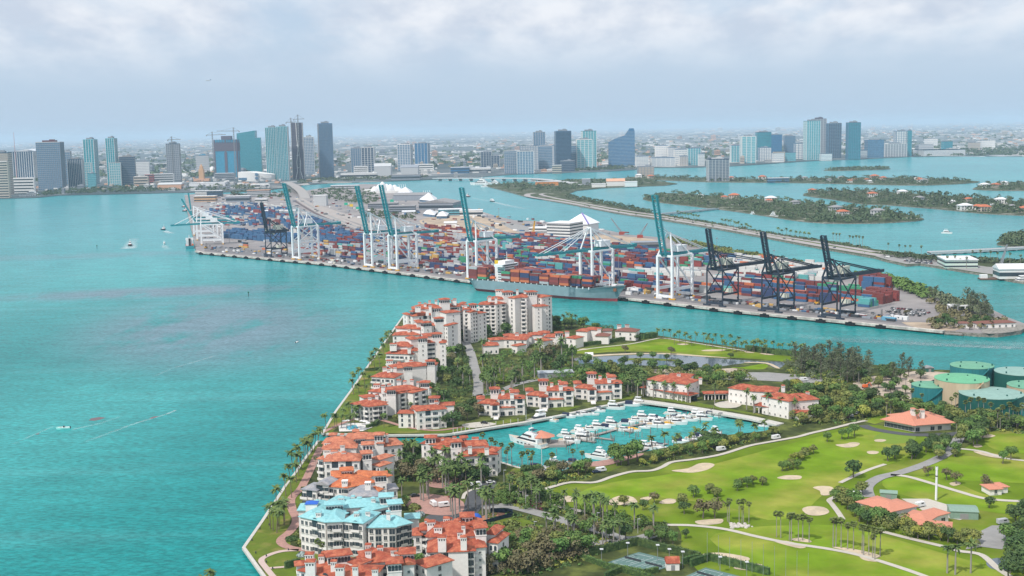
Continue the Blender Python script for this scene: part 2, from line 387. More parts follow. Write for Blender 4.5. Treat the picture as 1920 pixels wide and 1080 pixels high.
ISL = {
 'star': [(1206,370),(1240,362),(1300,364),(1440,374),(1560,384),(1660,394),(1725,407),(1728,412),(1700,415),(1640,418),(1550,418),(1500,414),(1470,410),(1400,399),(1340,391),(1260,382),(1215,376)],
 'palm': [(1506,366),(1565,374),(1615,382),(1665,384),(1715,388),(1765,392),(1815,397),(1865,401),(2000,404),(2000,384),(1920,378),(1800,368),(1650,359),(1560,357),(1520,360)],
 'hib': [(1170,334),(1250,338),(1330,341),(1440,342),(1520,343),(1645,346),(1740,347),(1832,342),(1815,338),(1700,333),(1560,333),(1440,335),(1330,334),(1250,331),(1195,331)],
 'side': [(1825,353),(1850,346),(1920,341),(2000,340),(2000,358),(1920,357),(1870,357),(1830,355)],
 'islet': [(1547,318),(1600,315),(1655,315),(1670,316),(1650,318),(1560,320)],
 'near': [(1869,456),(1890,446),(1920,440),(1990,440),(1990,468),(1920,464),(1880,460)]}
for k,v in ISL.items(): land('island_ground',v,ZI,ISLE,DARKCONC,sm=2)
FISH = [(605,812),(628,773),(658,732),(685,693),(720,643),(757,591),(770,588),(880,590),(1030,598),(1080,606),(1180,620),(1229,628),(1300,639),(1391,652),(1512,665),(1600,678),(1700,692),(1800,694),(1920,692),(2150,696),(2150,1200),(585,1200),(500,1086),(457,1026),(492,976),(518,937),(536,909),(554,886),(570,862),(597,826),
 (700,830),(785,838),(860,843),(925,862),(968,875),(1010,885),(1050,884),(1095,869),(1137,862),(1193,850),(1243,840),(1300,826),(1367,815),(1433,808),(1463,798),(1463,795),(1410,783),(1327,769),(1277,761),(1218,753),(1190,750),(1178,752),(1130,761),(1047,779),(983,791),(930,799),(880,807),(850,812),(833,814),(720,815)]
land('fisher_ground',FISH,ZF,GROUND,DARKCONC).name = 'island_ground'
# ---- seawall caps round the island and the harbour
def cap(pts,wd=1.3,z=ZF + 0.25,m=CONC,th=1.1):
    return ribbon('seawall',pts,z,wd,m,sm=1,thick=th,kind='structure')
land('island_ground',[(330,1106),(450,1102),(520,1130),(280,1140)],ZF,GROUND,DARKCONC)
cap([(585,1200),(500,1086),(457,1026),(492,976),(518,937),(536,909),(554,886),(570,862),(597,826)],1.5)
cap([(605,812),(628,773),(658,732),(685,693),(720,643),(757,591)],1.5)
cap([(1463,795),(1410,783),(1327,769),(1277,761),(1218,753),(1190,750)],7.0,ZF + 0.5)
cap([(1178,752),(1130,761),(1047,779),(983,791),(930,799),(880,807),(850,812)],3.0,ZF + 0.3)
cap([(850,812),(833,814),(720,815),(612,812)],1.6)
cap([(925,862),(968,875),(1010,885)],1.5)
ribbon('quay_kerb',QUAY,ZP + 0.35,5.0,mat('mottled quay concrete',(.55,.52,.47),.9,.2,.12,(.36,.34,.31),world=True),sm=1,thick=2.0,kind='structure')
FEND = MB();FEND.box((0,0,-1.6),(9.0,2.0,3.0));FEND.box((0,-0.2,1.4),(3.0,1.4,1.0));fme = FEND.mesh('fender',mat('fender rubber',(0.012,0.012,0.014),0.6))
qp = [Vector((p.x,p.y,0)) for p in Gs(QUAY[1:-1],ZP + .35)]
acc = 0.0;nf = 1
for a,b_ in zip(qp,qp[1:]):
    d = (b_ - a);ln = d.length;d.normalize();nrm = Vector((d.y,-d.x,0));nrm = nrm if nrm.y < 0 else -nrm
    while acc < ln:
        p = a + d * acc + nrm * 3.4;link('quay_fender',fme,None,(p.x,p.y,1.5),math.atan2(d.y,d.x),f'black rubber fender, {nth(nf)} from the left on the container quay face','fender','fenders along the container quay');acc += 29.0;nf += 1
    acc -= ln
# ---- golf course
def st(name,pts,z,m,sm=3): return sheet(name,pts,ZF + z,m,sm=sm,kind='structure')
st('golf_lawn',[(1000,930),(1040,915),(1071,907),(1115,907),(1149,896),(1185,887),(1221,885),(1242,878),(1260,869),(1299,864),(1351,855),(1403,839),(1444,831),(1494,822),(1560,806),(1630,796),(1700,807),(1760,828),(1800,845),(1850,812),(1920,803),(2100,800),(2100,1160),(1440,1120),(1290,1050),(1270,985),(1180,975),(1100,958),(1030,945)],.05,GRASS)
st('fairway',[(1090,922),(1150,904),(1250,890),(1330,872),(1430,846),(1520,822),(1600,806),(1680,812),(1720,835),(1690,862),(1640,880),(1580,905),(1540,930),(1500,965),(1440,975),(1380,955),(1300,940),(1200,930),(1120,935)],.10,FAIR)
st('fairway',[(1560,985),(1640,1000),(1760,1035),(1850,1062),(1900,1100),(1600,1120),(1420,1060),(1330,1010),(1400,990),(1480,985)],.10,FAIR)
st('fairway',[(1745,870),(1800,855),(1870,860),(1920,862),(2000,880),(2000,905),(1900,905),(1800,900),(1740,895)],.10,FAIR)
st('fairway',[(1660,898),(1720,893),(1790,905),(1840,925),(1900,940),(1960,960),(1900,965),(1800,950),(1700,930),(1660,915)],.10,FAIR)
st('fairway',[(1850,818),(1920,812),(2000,815),(2000,850),(1900,848),(1855,838)],.10,FAIR)
st('putting_green',[(1070,935),(1090,921),(1125,921),(1145,932),(1140,944),(1105,948),(1080,945)],.15,GREEN)
st('putting_green',[(1640,818),(1670,808),(1710,812),(1715,825),(1680,832),(1645,828)],.15,GREEN)
NG = [(1060,660),(1100,652),(1160,646),(1205,640),(1240,634),(1290,641),(1340,649),(1400,658),(1450,665),(1500,671),(1470,677),(1420,673),(1350,669),(1290,665),(1230,660),(1160,659),(1100,663)]
st('golf_lawn',NG,.05,GRASS)
st('fairway',[(1110,656),(1180,649),(1240,641),(1300,648),(1370,660),(1330,664),(1260,659),(1180,655)],.10,FAIR)
st('fairway',[(1395,688),(1430,682),(1440,686),(1430,692),(1395,692),(1370,689)],.10,FAIR)
st('pond',[(1160,667),(1240,664),(1300,668),(1360,673),(1420,677),(1468,679),(1466,688),(1452,690),(1435,682),(1395,681),(1340,688),(1290,688),(1240,686),(1170,684),(1090,678),(1080,671)],.07,POND)
st('pond',[(1850,1052),(1870,1046),(1890,1050),(1905,1064),(1880,1070),(1855,1064)],.15,POND)
st('pond_bank',[(1455,690),(1435,681.5),(1398,680),(1400,678.6),(1440,680),(1462,690)],.12,SAND)
st('pond_bank',[(1090,667),(1170,662.5),(1250,662),(1310,666),(1370,671),(1310,668.2),(1240,664),(1170,665),(1100,669)],.12,SAND)
st('pond_islet',[(1165,673),(1210,671),(1272,675),(1276,677),(1215,675.5),(1165,675.5)],.12,LAWN)
BUNK = [[(1259,882),(1290,878),(1310,869),(1330,868),(1340,872),(1325,881),(1300,886),(1275,885)],[(1458,895),(1475,891),(1501,892),(1500,898),(1475,899),(1460,897)],
 [(1566,834),(1585,832),(1598,829),(1612,831),(1605,837),(1585,839)],[(1639,825),(1650,823),(1662,825),(1655,828),(1643,828)],[(1625,847),(1635,845),(1648,847),(1643,851),(1630,851)],
 [(1524,914),(1540,911),(1560,913),(1564,922),(1556,928),(1540,928),(1537,920)],[(1504,954),(1520,949),(1545,951),(1555,960),(1540,966),(1515,965)],
 [(1145,936),(1165,929),(1187,932),(1194,944),(1160,947),(1143,946)],[(1200,935),(1215,931),(1222,934),(1210,939)],[(1235,943),(1250,935),(1268,937),(1262,944)],
 [(1047,935),(1060,929),(1077,933),(1075,940),(1050,941)],[(1304,977),(1325,974),(1354,973),(1352,981),(1325,984),(1308,982)],
 [(1313,1040),(1350,1036),(1403,1045),(1395,1053),(1340,1052),(1314,1048)],[(1375,1065),(1395,1057),(1428,1058),(1425,1067),(1400,1069)],
 [(1452,1015),(1475,1014),(1510,1024),(1500,1028),(1470,1021)],[(1482,1012),(1500,1008),(1521,1014),(1515,1017)],[(1560,1025),(1600,1029),(1650,1041),(1640,1046),(1615,1040),(1580,1031)],[(1612,1042),(1640,1046),(1644,1053),(1620,1050)],
 [(1835,818),(1850,814),(1867,817),(1850,821)],[(1824,835),(1835,833),(1842,837),(1830,839)],[(1825,846),(1860,850),(1883,856),(1875,859),(1845,854)],[(1780,906),(1795,903),(1802,907),(1788,911)],
 [(1268,645),(1280,644),(1292,645.5),(1280,647)],[(1315,657),(1335,655),(1361,655.5),(1350,658),(1325,658.5)],[(1393,657),(1405,659),(1415,661.5),(1400,661)],[(1424,662),(1440,663),(1452,665.5),(1435,665)],[(1085,655),(1095,653.5),(1105,654.5),(1095,656)]]
for b_ in BUNK: st('sand_bunker',b_,.2,SAND)
def path(name,pts,wd,m,z=.25): return ribbon(name,pts,ZF + z,wd,m,kind='structure')
path('cart_path',[(975,922),(1000,935),(1010,922),(1040,911),(1071,904),(1115,904),(1149,893),(1185,884),(1221,882),(1242,875),(1260,866),(1299,861),(1351,852),(1403,836),(1444,828),(1494,819),(1520,812),(1560,803),(1600,793),(1625,788)],2.8,CARTPATH)
path('cart_path',[(970,921),(985,930),(1020,942),(1060,952),(1100,960)],3.0,CARTPATH)
path('cart_path',[(1250,984),(1300,985),(1360,992),(1420,1006),(1480,1018),(1560,1030),(1620,1043),(1700,1068),(1760,1090)],2.8,CARTPATH)
path('cart_path',[(1580,973),(1570,958),(1560,945),(1555,937),(1570,930)],2.6,CARTPATH)
path('cart_path',[(1650,995),(1700,1008),(1780,1027),(1800,1033),(1840,1040),(1870,1065),(1900,1085)],3.0,CARTPATH)
path('cart_path',[(1670,890),(1700,893),(1740,904),(1790,919),(1850,935),(1925,940)],3.2,CARTPATH)
path('cart_path',[(1800,841),(1840,846),(1880,858),(1925,864)],2.8,CARTPATH)
path('cart_path',[(1575,905),(1600,893),(1630,880),(1660,870)],2.4,CARTPATH)
path('cart_path',[(1060,661),(1110,653),(1180,645),(1225,636),(1245,634),(1290,641),(1360,652),(1400,658)],2.2,CARTPATH,.22)
path('road',[(1630,932),(1626,912),(1650,895),(1690,885),(1740,868),(1775,850),(1793,830),(1800,815)],6.0,GREYROAD)
path('road',[(1618,797),(1640,805),(1700,814),(1750,815),(1800,812),(1850,800),(1925,795)],6.5,ASPH)
path('road',[(905,952),(950,948),(1010,962),(1070,980),(1120,993),(1160,1008),(1195,1010),(1230,1000)],7.0,GREYROAD)
path('road',[(1195,1010),(1140,1015),(1100,1020),(1060,1018)],5.0,GREYROAD,.22)
path('road',[(895,742),(897,715),(890,690),(882,660),(872,640)],7.0,GREYROAD)
path('road',[(895,742),(930,735),(970,720),(1030,707),(1080,697)],6.0,GREYROAD)
st('road',[(806,965),(860,960),(880,920),(895,905),(925,900),(930,910),(910,935),(900,955),(870,985),(830,985),(800,975)],.22,ASPH)
st('drive',[(760,935),(790,925),(860,935),(870,955),(850,965),(810,965),(770,955)],.26,PAVER)
st('drive',[(800,900),(850,895),(870,905),(840,915),(805,912)],.26,PAVER)
st('drive',[(822,1010),(840,1000),(870,990),(880,1010),(850,1020)],.26,PAVER)
path('footpath',[(868,935),(872,925),(885,918),(900,915)],1.8,CARTPATH,.28)
st('plaza',[(1095,868),(1137,862),(1200,850),(1200,855),(1140,872),(1105,874)],.2,PAVER)
st('plaza',[(967,1014),(1010,1010),(1040,1012),(1040,1022),(972,1024)],.2,PAVER)
st('lawn',[(458,1026),(493,976),(519,937),(537,909),(555,886),(571,862),(597,828),(600,850),(585,880),(570,910),(560,945),(545,970),(540,1000),(545,1020),(525,1075),(505,1078)],.05,LAWN,0)
st('lawn',[(495,1090),(500,1042),(545,1033),(600,1034),(640,1040),(560,1060),(555,1090)],.08,LAWN,0)
path('promenade',[(602,838),(592,858),(580,885),(570,905),(562,918),(546,935),(548,955),(556,975),(545,995),(528,1010),(530,1020),(550,1028),(590,1032),(640,1034)],4.2,PAVER)
path('promenade',[(560,1031),(530,1033),(505,1040),(490,1050),(500,1066),(520,1090)],2.6,mat('pink concrete',(0.52,0.40,0.36),0.9,0.05,0.3,world=True))
path('promenade',[(505,1065),(530,1063),(545,1062)],2.0,MATS['pink concrete'],.27)
st('lawn',[(606,812),(629,773),(659,732),(686,693),(721,643),(740,648),(735,665),(725,690),(708,715),(690,735),(665,765),(645,790),(620,812)],.05,LAWN,0)
st('lawn',[(690,806),(720,795),(760,800),(800,806),(880,798),(960,785),(985,787),(930,797),(880,804),(840,811),(720,812),(690,811)],.06,LAWN,0)
st('lawn',[(1030,765),(1070,758),(1090,762),(1060,770)],.06,LAWN,0)
st('lawn',[(1135,752),(1160,744),(1190,742),(1185,748)],.06,LAWN,0)
st('lawn',[(1215,745),(1300,752),(1340,762),(1420,775),(1440,782),(1330,764),(1250,752)],.06,LAWN,0)
st('lawn',[(1095,875),(1140,873),(1195,858),(1200,862),(1140,885),(1095,888)],.06,LAWN,0)
st('lawn',[(930,972),(985,972),(1010,985),(1000,1005),(960,1006),(925,985)],.06,LAWN,0)
st('lawn',[(1060,995),(1110,1000),(1125,1012),(1095,1018),(1060,1012)],.06,LAWN,0)
st('lawn',[(945,880),(990,876),(1020,887),(1000,902),(950,900)],.06,LAWN,0)
st('lawn',[(905,690),(925,680),(960,690),(950,715),(910,720)],.06,LAWN,0)
st('lawn',[(1620,790),(1625,782),(1660,778),(1665,788),(1640,795)],.06,FAIR,0)
path('promenade',[(602,812),(650,790),(690,782),(725,790),(760,800),(800,806),(830,806),(880,798)],3.0,PAVER,.2)
st('drive',[(866,796),(900,791),(930,794),(915,799),(880,802)],.22,CARTPATH)
st('plaza',[(1340,756),(1375,750),(1392,756),(1380,764),(1350,764)],.2,CARTPATH)
st('sandy_ground',[(1600,715),(1640,705),(1700,715),(1745,730),(1745,752),(1690,750),(1650,742),(1612,728)],.2,DUNE)
st('sandy_ground',[(1700,697),(1760,697),(1800,705),(1740,715),(1680,712)],.2,DUNE)
st('sandy_ground',[(1222,694),(1260,690),(1320,693),(1380,690),(1400,694),(1360,700),(1290,704),(1240,702)],.1,DUNE)
st('car_park',[(1330,703),(1370,698),(1440,698),(1490,702),(1540,708),(1590,712),(1560,720),(1480,716),(1400,712),(1340,712)],.15,GREYROAD,0)
st('yard',[(1690,935),(1740,935),(1790,950),(1830,965),(1800,975),(1745,965)],.2,CARTPATH,0)
st('yard',[(1830,1000),(1860,985),(1900,985),(1920,1010),(1880,1030),(1840,1025),(1810,1030)],.2,GREYROAD,0)
st('pool_terrace',[(635,798),(650,793),(700,793),(698,801),(680,808),(636,809)],.2,mat('white paving',(0.68,0.66,0.62),0.8,0.05,0.3,world=True),0)
st('swimming_pool',[(648,799),(668,796.5),(672,803),(655,806.5),(651,804)],.25,mat('pool water',(0.05,0.42,0.55),0.1,spec=0.5),0)
# ---- port roads, apron stains, causeway roads
def pt(name,pts,z,m,sm=0): return sheet(name,pts,ZP + z,m,sm=sm,kind='structure')
PROAD = mat('port road',(0.36,0.32,0.295),0.9,0.08,0.02,world=True)
BARE = mat('bare construction ground',(0.46,0.36,0.26),0.95,0.15,0.02,(0.33,0.26,0.20),world=True)
PDARK = mat('dark apron',(0.175,0.165,0.17),0.9,0.12,0.02,world=True)
pt('quay_apron',[(383,471),(620,491),(875,522),(1160,552),(1400,579),(1640,602),(1700,609),(1690,596),(1400,563),(1160,543),(875,508),(620,479),(420,462),(385,462)],.05,PDARK)
pt('port_road',[(552,372),(568,372),(610,395),(680,425),(760,450),(742,454),(655,424),(597,400)],.08,PROAD,2)
ribbon('road_median',[(560,373),(604,398),(668,425),(752,452)],ZP + .16,7,GREYROAD,kind='structure')
ribbon('railway_track',[(552,376),(592,400),(650,426),(736,456)],ZP + .2,7,mat('rail ballast',(.12,.09,.09),.9),kind='structure')
pt('port_road',[(575,385),(590,382),(700,418),(800,440),(860,440),(860,448),(790,448),(690,425)],.10,PROAD,2)
pt('bare_ground',[(800,408),(880,404),(930,412),(965,420),(960,430),(1000,436),(940,442),(860,430),(790,420)],.08,BARE,2)
pt('bare_ground',[(1120,440),(1180,444),(1230,450),(1240,462),(1180,460),(1110,452)],.08,BARE,2)
pt('port_road',[(940,420),(960,418),(1100,452),(1240,470),(1240,476),(1080,460),(1000,446)],.10,GREYROAD,2)
pt('bare_ground',[(1690,604),(1760,606),(1800,612),(1790,620),(1730,617)],.08,BARE,2)
sheet('riprap',[(1842,624),(1872,625),(1915,619),(1922,609),(1880,608),(1845,612)],ZP + .3,ROCK,sm=2,kind='structure')
CR = mat('causeway road',(0.36,0.33,0.325),0.9,0.06,0.02,world=True)
CZ = ZI + 0.6
ribbon('road',[(1005,362),(990,364),(995,369),(1060,379),(1160,397.5),(1235,408),(1335,424),(1440,442.5),(1540,460.5),(1640,477),(1700,485),(1760,492)],CZ + .08,17,CR,kind='structure')
ribbon('road',[(1024,362),(1015,365),(1060,375),(1160,393),(1235,404),(1335,420.5),(1440,438.5),(1540,455),(1640,472)],CZ + .08,12,CR,kind='structure')
ribbon('road_median',[(1030,370),(1060,377),(1160,395.3),(1235,406),(1335,422.2),(1440,440.3),(1540,457.6),(1640,474.5)],CZ + .14,3.0,LAWN,kind='structure')
sheet('car_park',[(1640,480),(1700,478),(1760,487),(1850,500),(1925,505),(1925,520),(1850,513),(1725,494),(1700,495),(1664,487)],CZ + .1,GREYROAD,kind='structure')
# ================================================================ CITY ACROSS THE BAY
def cm(name,c,rough=0.6,**k): return mat(name,c,rough,**k)
WHITE = cm('white render',(0.74,0.73,0.71),0.8,var=0.05,vscale=0.2)
PALE = cm('pale grey concrete',(0.50,0.51,0.52),0.8,var=0.06,vscale=0.1)
GREYC = cm('grey concrete',(0.27,0.295,0.335),0.8,var=0.08,vscale=0.1)
DKGLASS = cm('dark tower glass',(0.03,0.065,0.115),0.25,spec=0.5,var=0.25,vscale=0.06)
BLGLASS = cm('blue tower glass',(0.03,0.15,0.31),0.25,spec=0.5,var=0.25,vscale=0.06)
TEAL = cm('teal tower glass',(0.025,0.24,0.30),0.25,spec=0.5,var=0.22,vscale=0.06)
LTEAL = cm('pale teal glass',(0.15,0.42,0.47),0.3,spec=0.5,var=0.18,vscale=0.06)
GBLUE = cm('grey blue glass',(0.095,0.19,0.30),0.3,spec=0.5,var=0.22,vscale=0.06)
BEIGE = cm('beige masonry',(0.50,0.43,0.36),0.85,var=0.06,vscale=0.1)
PURP = cm('bare brown concrete',(0.13,0.115,0.15),0.85,var=0.15,vscale=0.08)
NETBLUE = cm('blue safety wrap',(0.04,0.27,0.42),0.6,var=0.12,vscale=0.05)
SALMON = cm('salmon render',(0.62,0.36,0.24),0.85,var=0.06,vscale=0.1)
REDB = cm('red masonry',(0.36,0.10,0.09),0.85,var=0.1,vscale=0.1)
DKROOF = cm('grey flat roofing',(0.27,0.265,0.27),0.9,var=0.12,vscale=0.08)
WROOF = cm('white roofing',(0.70,0.70,0.71),0.7,var=0.06,vscale=0.05)
STEELW = cm('white painted steel',(0.76,0.76,0.76),0.5)
STEELD = cm('dark steel',(0.05,0.055,0.065),0.5)
ORANGE = cm('orange render',(0.62,0.25,0.08),0.8)
TGREY = cm('crane grey steel',(0.25,0.26,0.28),0.6)
WINDOW = cm('window glass',(0.045,0.06,0.075),0.15,spec=0.5)
def tower(label,x0,x1,yt,yb,body,slab=None,fin=None,nf=0,ns=0,ratio=0.8,rz=0.18,plant=1,slant=0.0,z0=ZM,slabt=1.2,crown=None):
    c = G((x0 + x1) / 2,yb,z0);k = ppm(c);W = (x1 - x0) / k
    r = abs(rz);w = W / (math.cos(r) + ratio * math.sin(r));d = w * ratio
    c = c + Vector((0,d / 2,0));h = hgt(c - Vector((0,d / 2,0)),yt)
    t = thing('tower',c,label,'tower',rz)
    mb = MB()
    if slant:
        hl,hr = (h,h * (1 - slant)) if slant > 0 else (h * (1 + slant),h)
        x,y = w / 2,d / 2
        mb.add([(-x,-y,0),(x,-y,0),(x,y,0),(-x,y,0),(-x,-y,hl),(x,-y,hr),(x,y,hr),(-x,y,hl)],[(3,2,1,0),(4,5,6,7),(0,1,5,4),(1,2,6,5),(2,3,7,6),(3,0,4,7)])
    else: mb.box((0,0,0),(w,d,h))
    mb.build('shaft',body,t)
    if ns:
        mb = MB();hh = h * (1 - abs(slant))
        for i in range(1,ns + 1): mb.box((0,0,hh * i / ns - slabt),(w + 1.0,d + 1.0,slabt))
        mb.build('floor_slab',slab,t,kind='stuff')
    if nf:
        mb = MB();hh = h * (1 - abs(slant)) - 0.6
        for i in range(nf):
            x = -w / 2 + w * (i + 0.0) / (nf - 1)
            mb.box((x,-d / 2 - 0.4,0.2),(w / nf * 0.17,1.5,hh));
        nd = max(2,int(nf * ratio))
        for i in range(nd):
            y = -d / 2 + d * (i + 0.5) / nd
            for sx in (-1,1): mb.box((sx * (w / 2 + 0.4),y,0.2),(1.5,w / nf * 0.17,hh))
        mb.build('facade_fin',fin,t,kind='stuff')
    if plant and not slant:
        mb = MB();mb.box((0,0,h),(w * 0.55,d * 0.5,h * 0.025 + 3));mb.box((w * 0.1,0,h + h * 0.025 + 3.002),(w * 0.2,d * 0.25,3));mb.build('roof_plant',crown or GREYC,t)
        mb = MB();mb.box((0,-d / 2 + 0.5,h),(w,0.8,1.6));mb.box((0,d / 2 - 0.5,h),(w,0.8,1.6));mb.box((-w / 2 + 0.5,0,h),(0.8,d - 2,1.6));mb.box((w / 2 - 0.5,0,h),(0.8,d - 2,1.6));mb.build('parapet',slab or body,t)
    t['h'] = h;t['wd'] = w;t['dp'] = d
    return t
def podium(t,x0,x1,yt,yb,m,ns=4,sm=None,dd=14):
    """lower block in front of a tower, its own thing"""
    c = G((x0 + x1) / 2,yb,ZM);k = ppm(c);w = (x1 - x0) / k;h = hgt(c,yt)
    o = thing('podium_block',c + Vector((0,dd / 2,0)),t,'building',0.0)
    MB().box((0,0,0),(w,dd,h)).build('wall',m,o)
    mb = MB()
    for i in range(ns): mb.box((0,-dd / 2 - 0.05,h * (i + 0.3) / ns),(w * 0.94,0.5,h / ns * 0.42))
    mb.build('window_band',sm or WINDOW,o,kind='stuff')
    MB().box((0,0,h),(w * 0.9,dd * 0.8,1.2)).build('roof',WROOF,o)
    return o
def mast(x,yt,yb,label,m=STEELD,r=1.0):
    p = G(x,yb,ZM);h = hgt(p,yt);o = thing('mast',p,label,'mast')
    MB().tube((0,0,0),(0,0,h),r,r * 0.4,6).build('pole',m,o);return o
def tower_crane(x,yt,yb,jl,label,back=0.3,jx=1,m=TGREY):
    """slewing crane: mast from yb to yt, jib of jl picture px"""
    p = G(x,yb,ZM);h = hgt(p,yt);k = ppm(p);J = jl / k
    o = thing('tower_crane',p,label,'crane')
    mb = MB();s = 1.6
    for sx in (-1,1):
        for sy in (-1,1): mb.beam((sx * s,sy * s,0),(sx * s,sy * s,h),0.9)
    n = 24
    for i in range(n):
        z0,z1 = h * i / n,h * (i + 1) / n;mb.beam((-s,-s,z0),(s,-s,z1),0.6);mb.beam((-s,s,z1),(s,s,z0),0.6)
    mb.build('mast_section',m,o)
    mb = MB();zj = h * 0.93
    mb.beam((0,0,zj),(jx * J * (1 - back),0,zj + 1),2.0,2.4);mb.beam((0,0,zj),(-jx * J * back,0,zj),2.0,2.4);mb.build('jib',m,o)
    mb = MB();mb.beam((0,0,h),(jx * J * 0.6,0,zj + 1),0.7);mb.beam((0,0,h),(-jx * J * back,0,zj),0.7);mb.build('tie_bar',m,o)
    MB().box((-jx * J * back,0,zj - 5),(4,4,5)).build('counterweight',GREYC,o)
    return o
T = tower
T('beige stepped office tower cut by the picture edge at the far left',-14,19,287,366,BEIGE,DKGLASS,None,0,22,rz=0.1)
podium('lower beige waterfront block in front of the stepped beige tower',-10,18,303,371,BEIGE,14)
t = T('dark office tower with flared white vertical ribs and white podium',17,64,285,338,DKGLASS,None,WHITE,12,0,rz=0.05,crown=PALE)
podium('white base block with window rows under the dark ribbed tower',20,65,334,362,WHITE,5)
mast(32,248,340,'red and white antenna mast standing above the dark ribbed tower',cm('mast paint',(0.45,0.22,0.22)),1.6)
T('broad grey-blue gridded office tower with dark red rooftop box',72,117,267,356,GBLUE,PALE,GREYC,14,24,rz=0.05,ratio=0.6,crown=cm('dark red plant room',(0.13,0.03,0.04)),slabt=0.9)
T('pale blue apartment slab just right of the broad gridded tower',117,134,285,345,GBLUE,PALE,PALE,6,14)
T('slim pale tower with stepped top behind the dark striped block',125,136,284,340,PALE,GREYC,None,0,16)
T('dark block with thin white vertical stripes and a plain white left flank',128,155,299,353,DKGLASS,None,WHITE,9,0,rz=0.1,crown=DKROOF)
T('teal glass twin tower with stepped white corners, left of the pair',160,183,262,346,TEAL,LTEAL,WHITE,5,22,rz=-0.15)
T('low white shoulder block against the left teal twin tower',158,172,305,350,LTEAL,WHITE,WHITE,4,10,plant=0)
T('small turquoise waterfront tower with a pointed cap',164,180,326,353,LTEAL,TEAL,None,0,8)
T('teal glass twin tower with slim crown, right of the pair',202,221,260,347,TEAL,LTEAL,WHITE,5,22,rz=-0.15)
T('white shoulder block wrapped round the foot of the right teal twin',205,227,305,348,LTEAL,WHITE,WHITE,6,9,plant=0)
T('plain dark grey slab tower beside the right teal twin',224,254,294,347,DKGLASS,DKROOF,None,0,16,ratio=0.6,crown=DKROOF)
podium('cream and pink hotel block by the bay front trees',251,278,331,347,BEIGE,3)
podium('dark red brick block above the cream hotel',272,288,327,344,REDB,4)
podium('pale office block right of the red brick block',286,326,326,343,PALE,4)
T('white hospital-like slab with fine window rows behind the cream hotel',255,280,303,330,WHITE,GREYC,None,0,9,ratio=0.4)
T('grey concrete tower under construction with one crane on its roof',313,338,270,341,GREYC,DKGLASS,PALE,8,20,rz=0.1)
tower_crane(326,256,341,24,'crane over the lone grey unfinished tower at far left')
T('mid-rise grey block with bright blue roof boxes left of the wrapped tower',366,392,292,327,PALE,GREYC,None,0,9,crown=NETBLUE)
t = T('tower under construction wrapped in blue netting with bare brown top',405,446,262,333,NETBLUE,None,PURP,3,0,rz=0.0,plant=0,ratio=0.7)
mb = MB();hh,ww,dd_ = t['h'],t['wd'],t['dp']
mb.box((0,0,hh * 0.70),(ww + 1.6,dd_ + 1.6,hh * 0.22));mb.box((0,-dd_ / 2 - 0.5,2),(ww * 0.12,2.5,hh * 0.66));mb.box((0,0,hh * 1.0),(ww * 0.45,dd_ * .5,hh * 0.10))
mb.build('bare_frame',PURP,t)
mb = MB()
for i in range(6): mb.box((0,0,hh * (0.71 + 0.045 * i)),(ww + 2.4,dd_ + 2.4,1.2))
for i in range(9): mb.box((-ww / 2 + ww * i / 8,-dd_ / 2 - 1,hh * 0.92),(1.2,1.2,hh * 0.09))
mb.build('floor_slab',PURP,t,kind='stuff')
tower_crane(402,247,333,36,'crane at the left side of the blue-wrapped unfinished tower',back=0.3)
tower_crane(442,239,333,42,'taller crane at the right side of the blue-wrapped tower',back=0.25,jx=-1)
podium('long grey car park under the blue-wrapped unfinished tower',402,440,325,338,GREYC,4)
T('wide turquoise glass tower with a slanting roofline',447,481,245,325,TEAL,LTEAL,None,0,30,rz=0.0,slant=-0.06,ratio=0.6,slabt=0.7)
T('lower turquoise wing joined to the slant-roofed glass tower',480,491,258,326,TEAL,LTEAL,None,0,26,rz=0.0,plant=0,slabt=0.7)
T('turquoise condo tower with white vertical lines, left half',501,523,240,337,TEAL,LTEAL,WHITE,8,30,rz=0.0,slabt=0.7)
T('turquoise condo tower with white vertical lines, right half',522,542,238,338,TEAL,LTEAL,WHITE,8,30,rz=0.0,slabt=0.7)
t = T('dark purple tower with white flowing outer frame and cranes on top',547,571,230,336,PURP,DKGLASS,None,0,34,rz=0.12,ratio=0.9,plant=0,slabt=0.8)
mb = MB();h,W_,D_ = t['h'],t['wd'],t['dp'];fr = D_ / 2 + 1.2
cur = [(-.12,1.0),(-.10,.8),(-.06,.62),(.06,.45),(.16,.3),(.12,.15),(.30,0.0)]
for sgn in (1,-1):
    pts = [(W_ * (0.06 + (cx * sgn if sgn > 0 else -cx * 0.9 - 0.02)),-fr,h * z) for cx,z in cur]
    for a,b_ in zip(pts,pts[1:]): mb.beam(a,b_,2.4)
for sx in (-1,1):
    mb.beam((sx * W_ * 0.5,-fr,0),(sx * W_ * 0.47,-fr,h),1.2)
for z in (.2,.42,.6): mb.beam((-W_ * .1,-fr,h * z),(W_ * .2,-fr,h * z + 2),1.6)
mb.build('exoskeleton',WHITE,t)
tower_crane(550,221,336,18,'small crane left on the roof of the dark purple tower',back=0.5)
tower_crane(563,215,336,20,'taller crane right on the roof of the dark purple tower',back=0.4)
T('slim white and blue condo tower behind the dark purple one',571,590,257,327,GBLUE,WHITE,WHITE,7,24,rz=0.1)
T('blue-grey curved tower standing alone right of the dark purple one',596,626,232,333,GBLUE,BLGLASS,GREYC,12,36,rz=0.25,ratio=0.9,slabt=0.8)
T('grey striped apartment slab, left of two joined slabs',659,680,278,323,GBLUE,GREYC,PALE,6,14,rz=0.0)
T('grey and white apartment slab, right of two joined slabs',679,702,277,324,DKGLASS,PALE,WHITE,5,12,rz=0.0)
podium('white podium with chequered front at the foot of the joined slabs',664,690,312,326,WHITE,4)
T('white and navy striped condo tower left of the blue glass one',746,774,271,320,GBLUE,WHITE,WHITE,6,16,rz=-0.2)
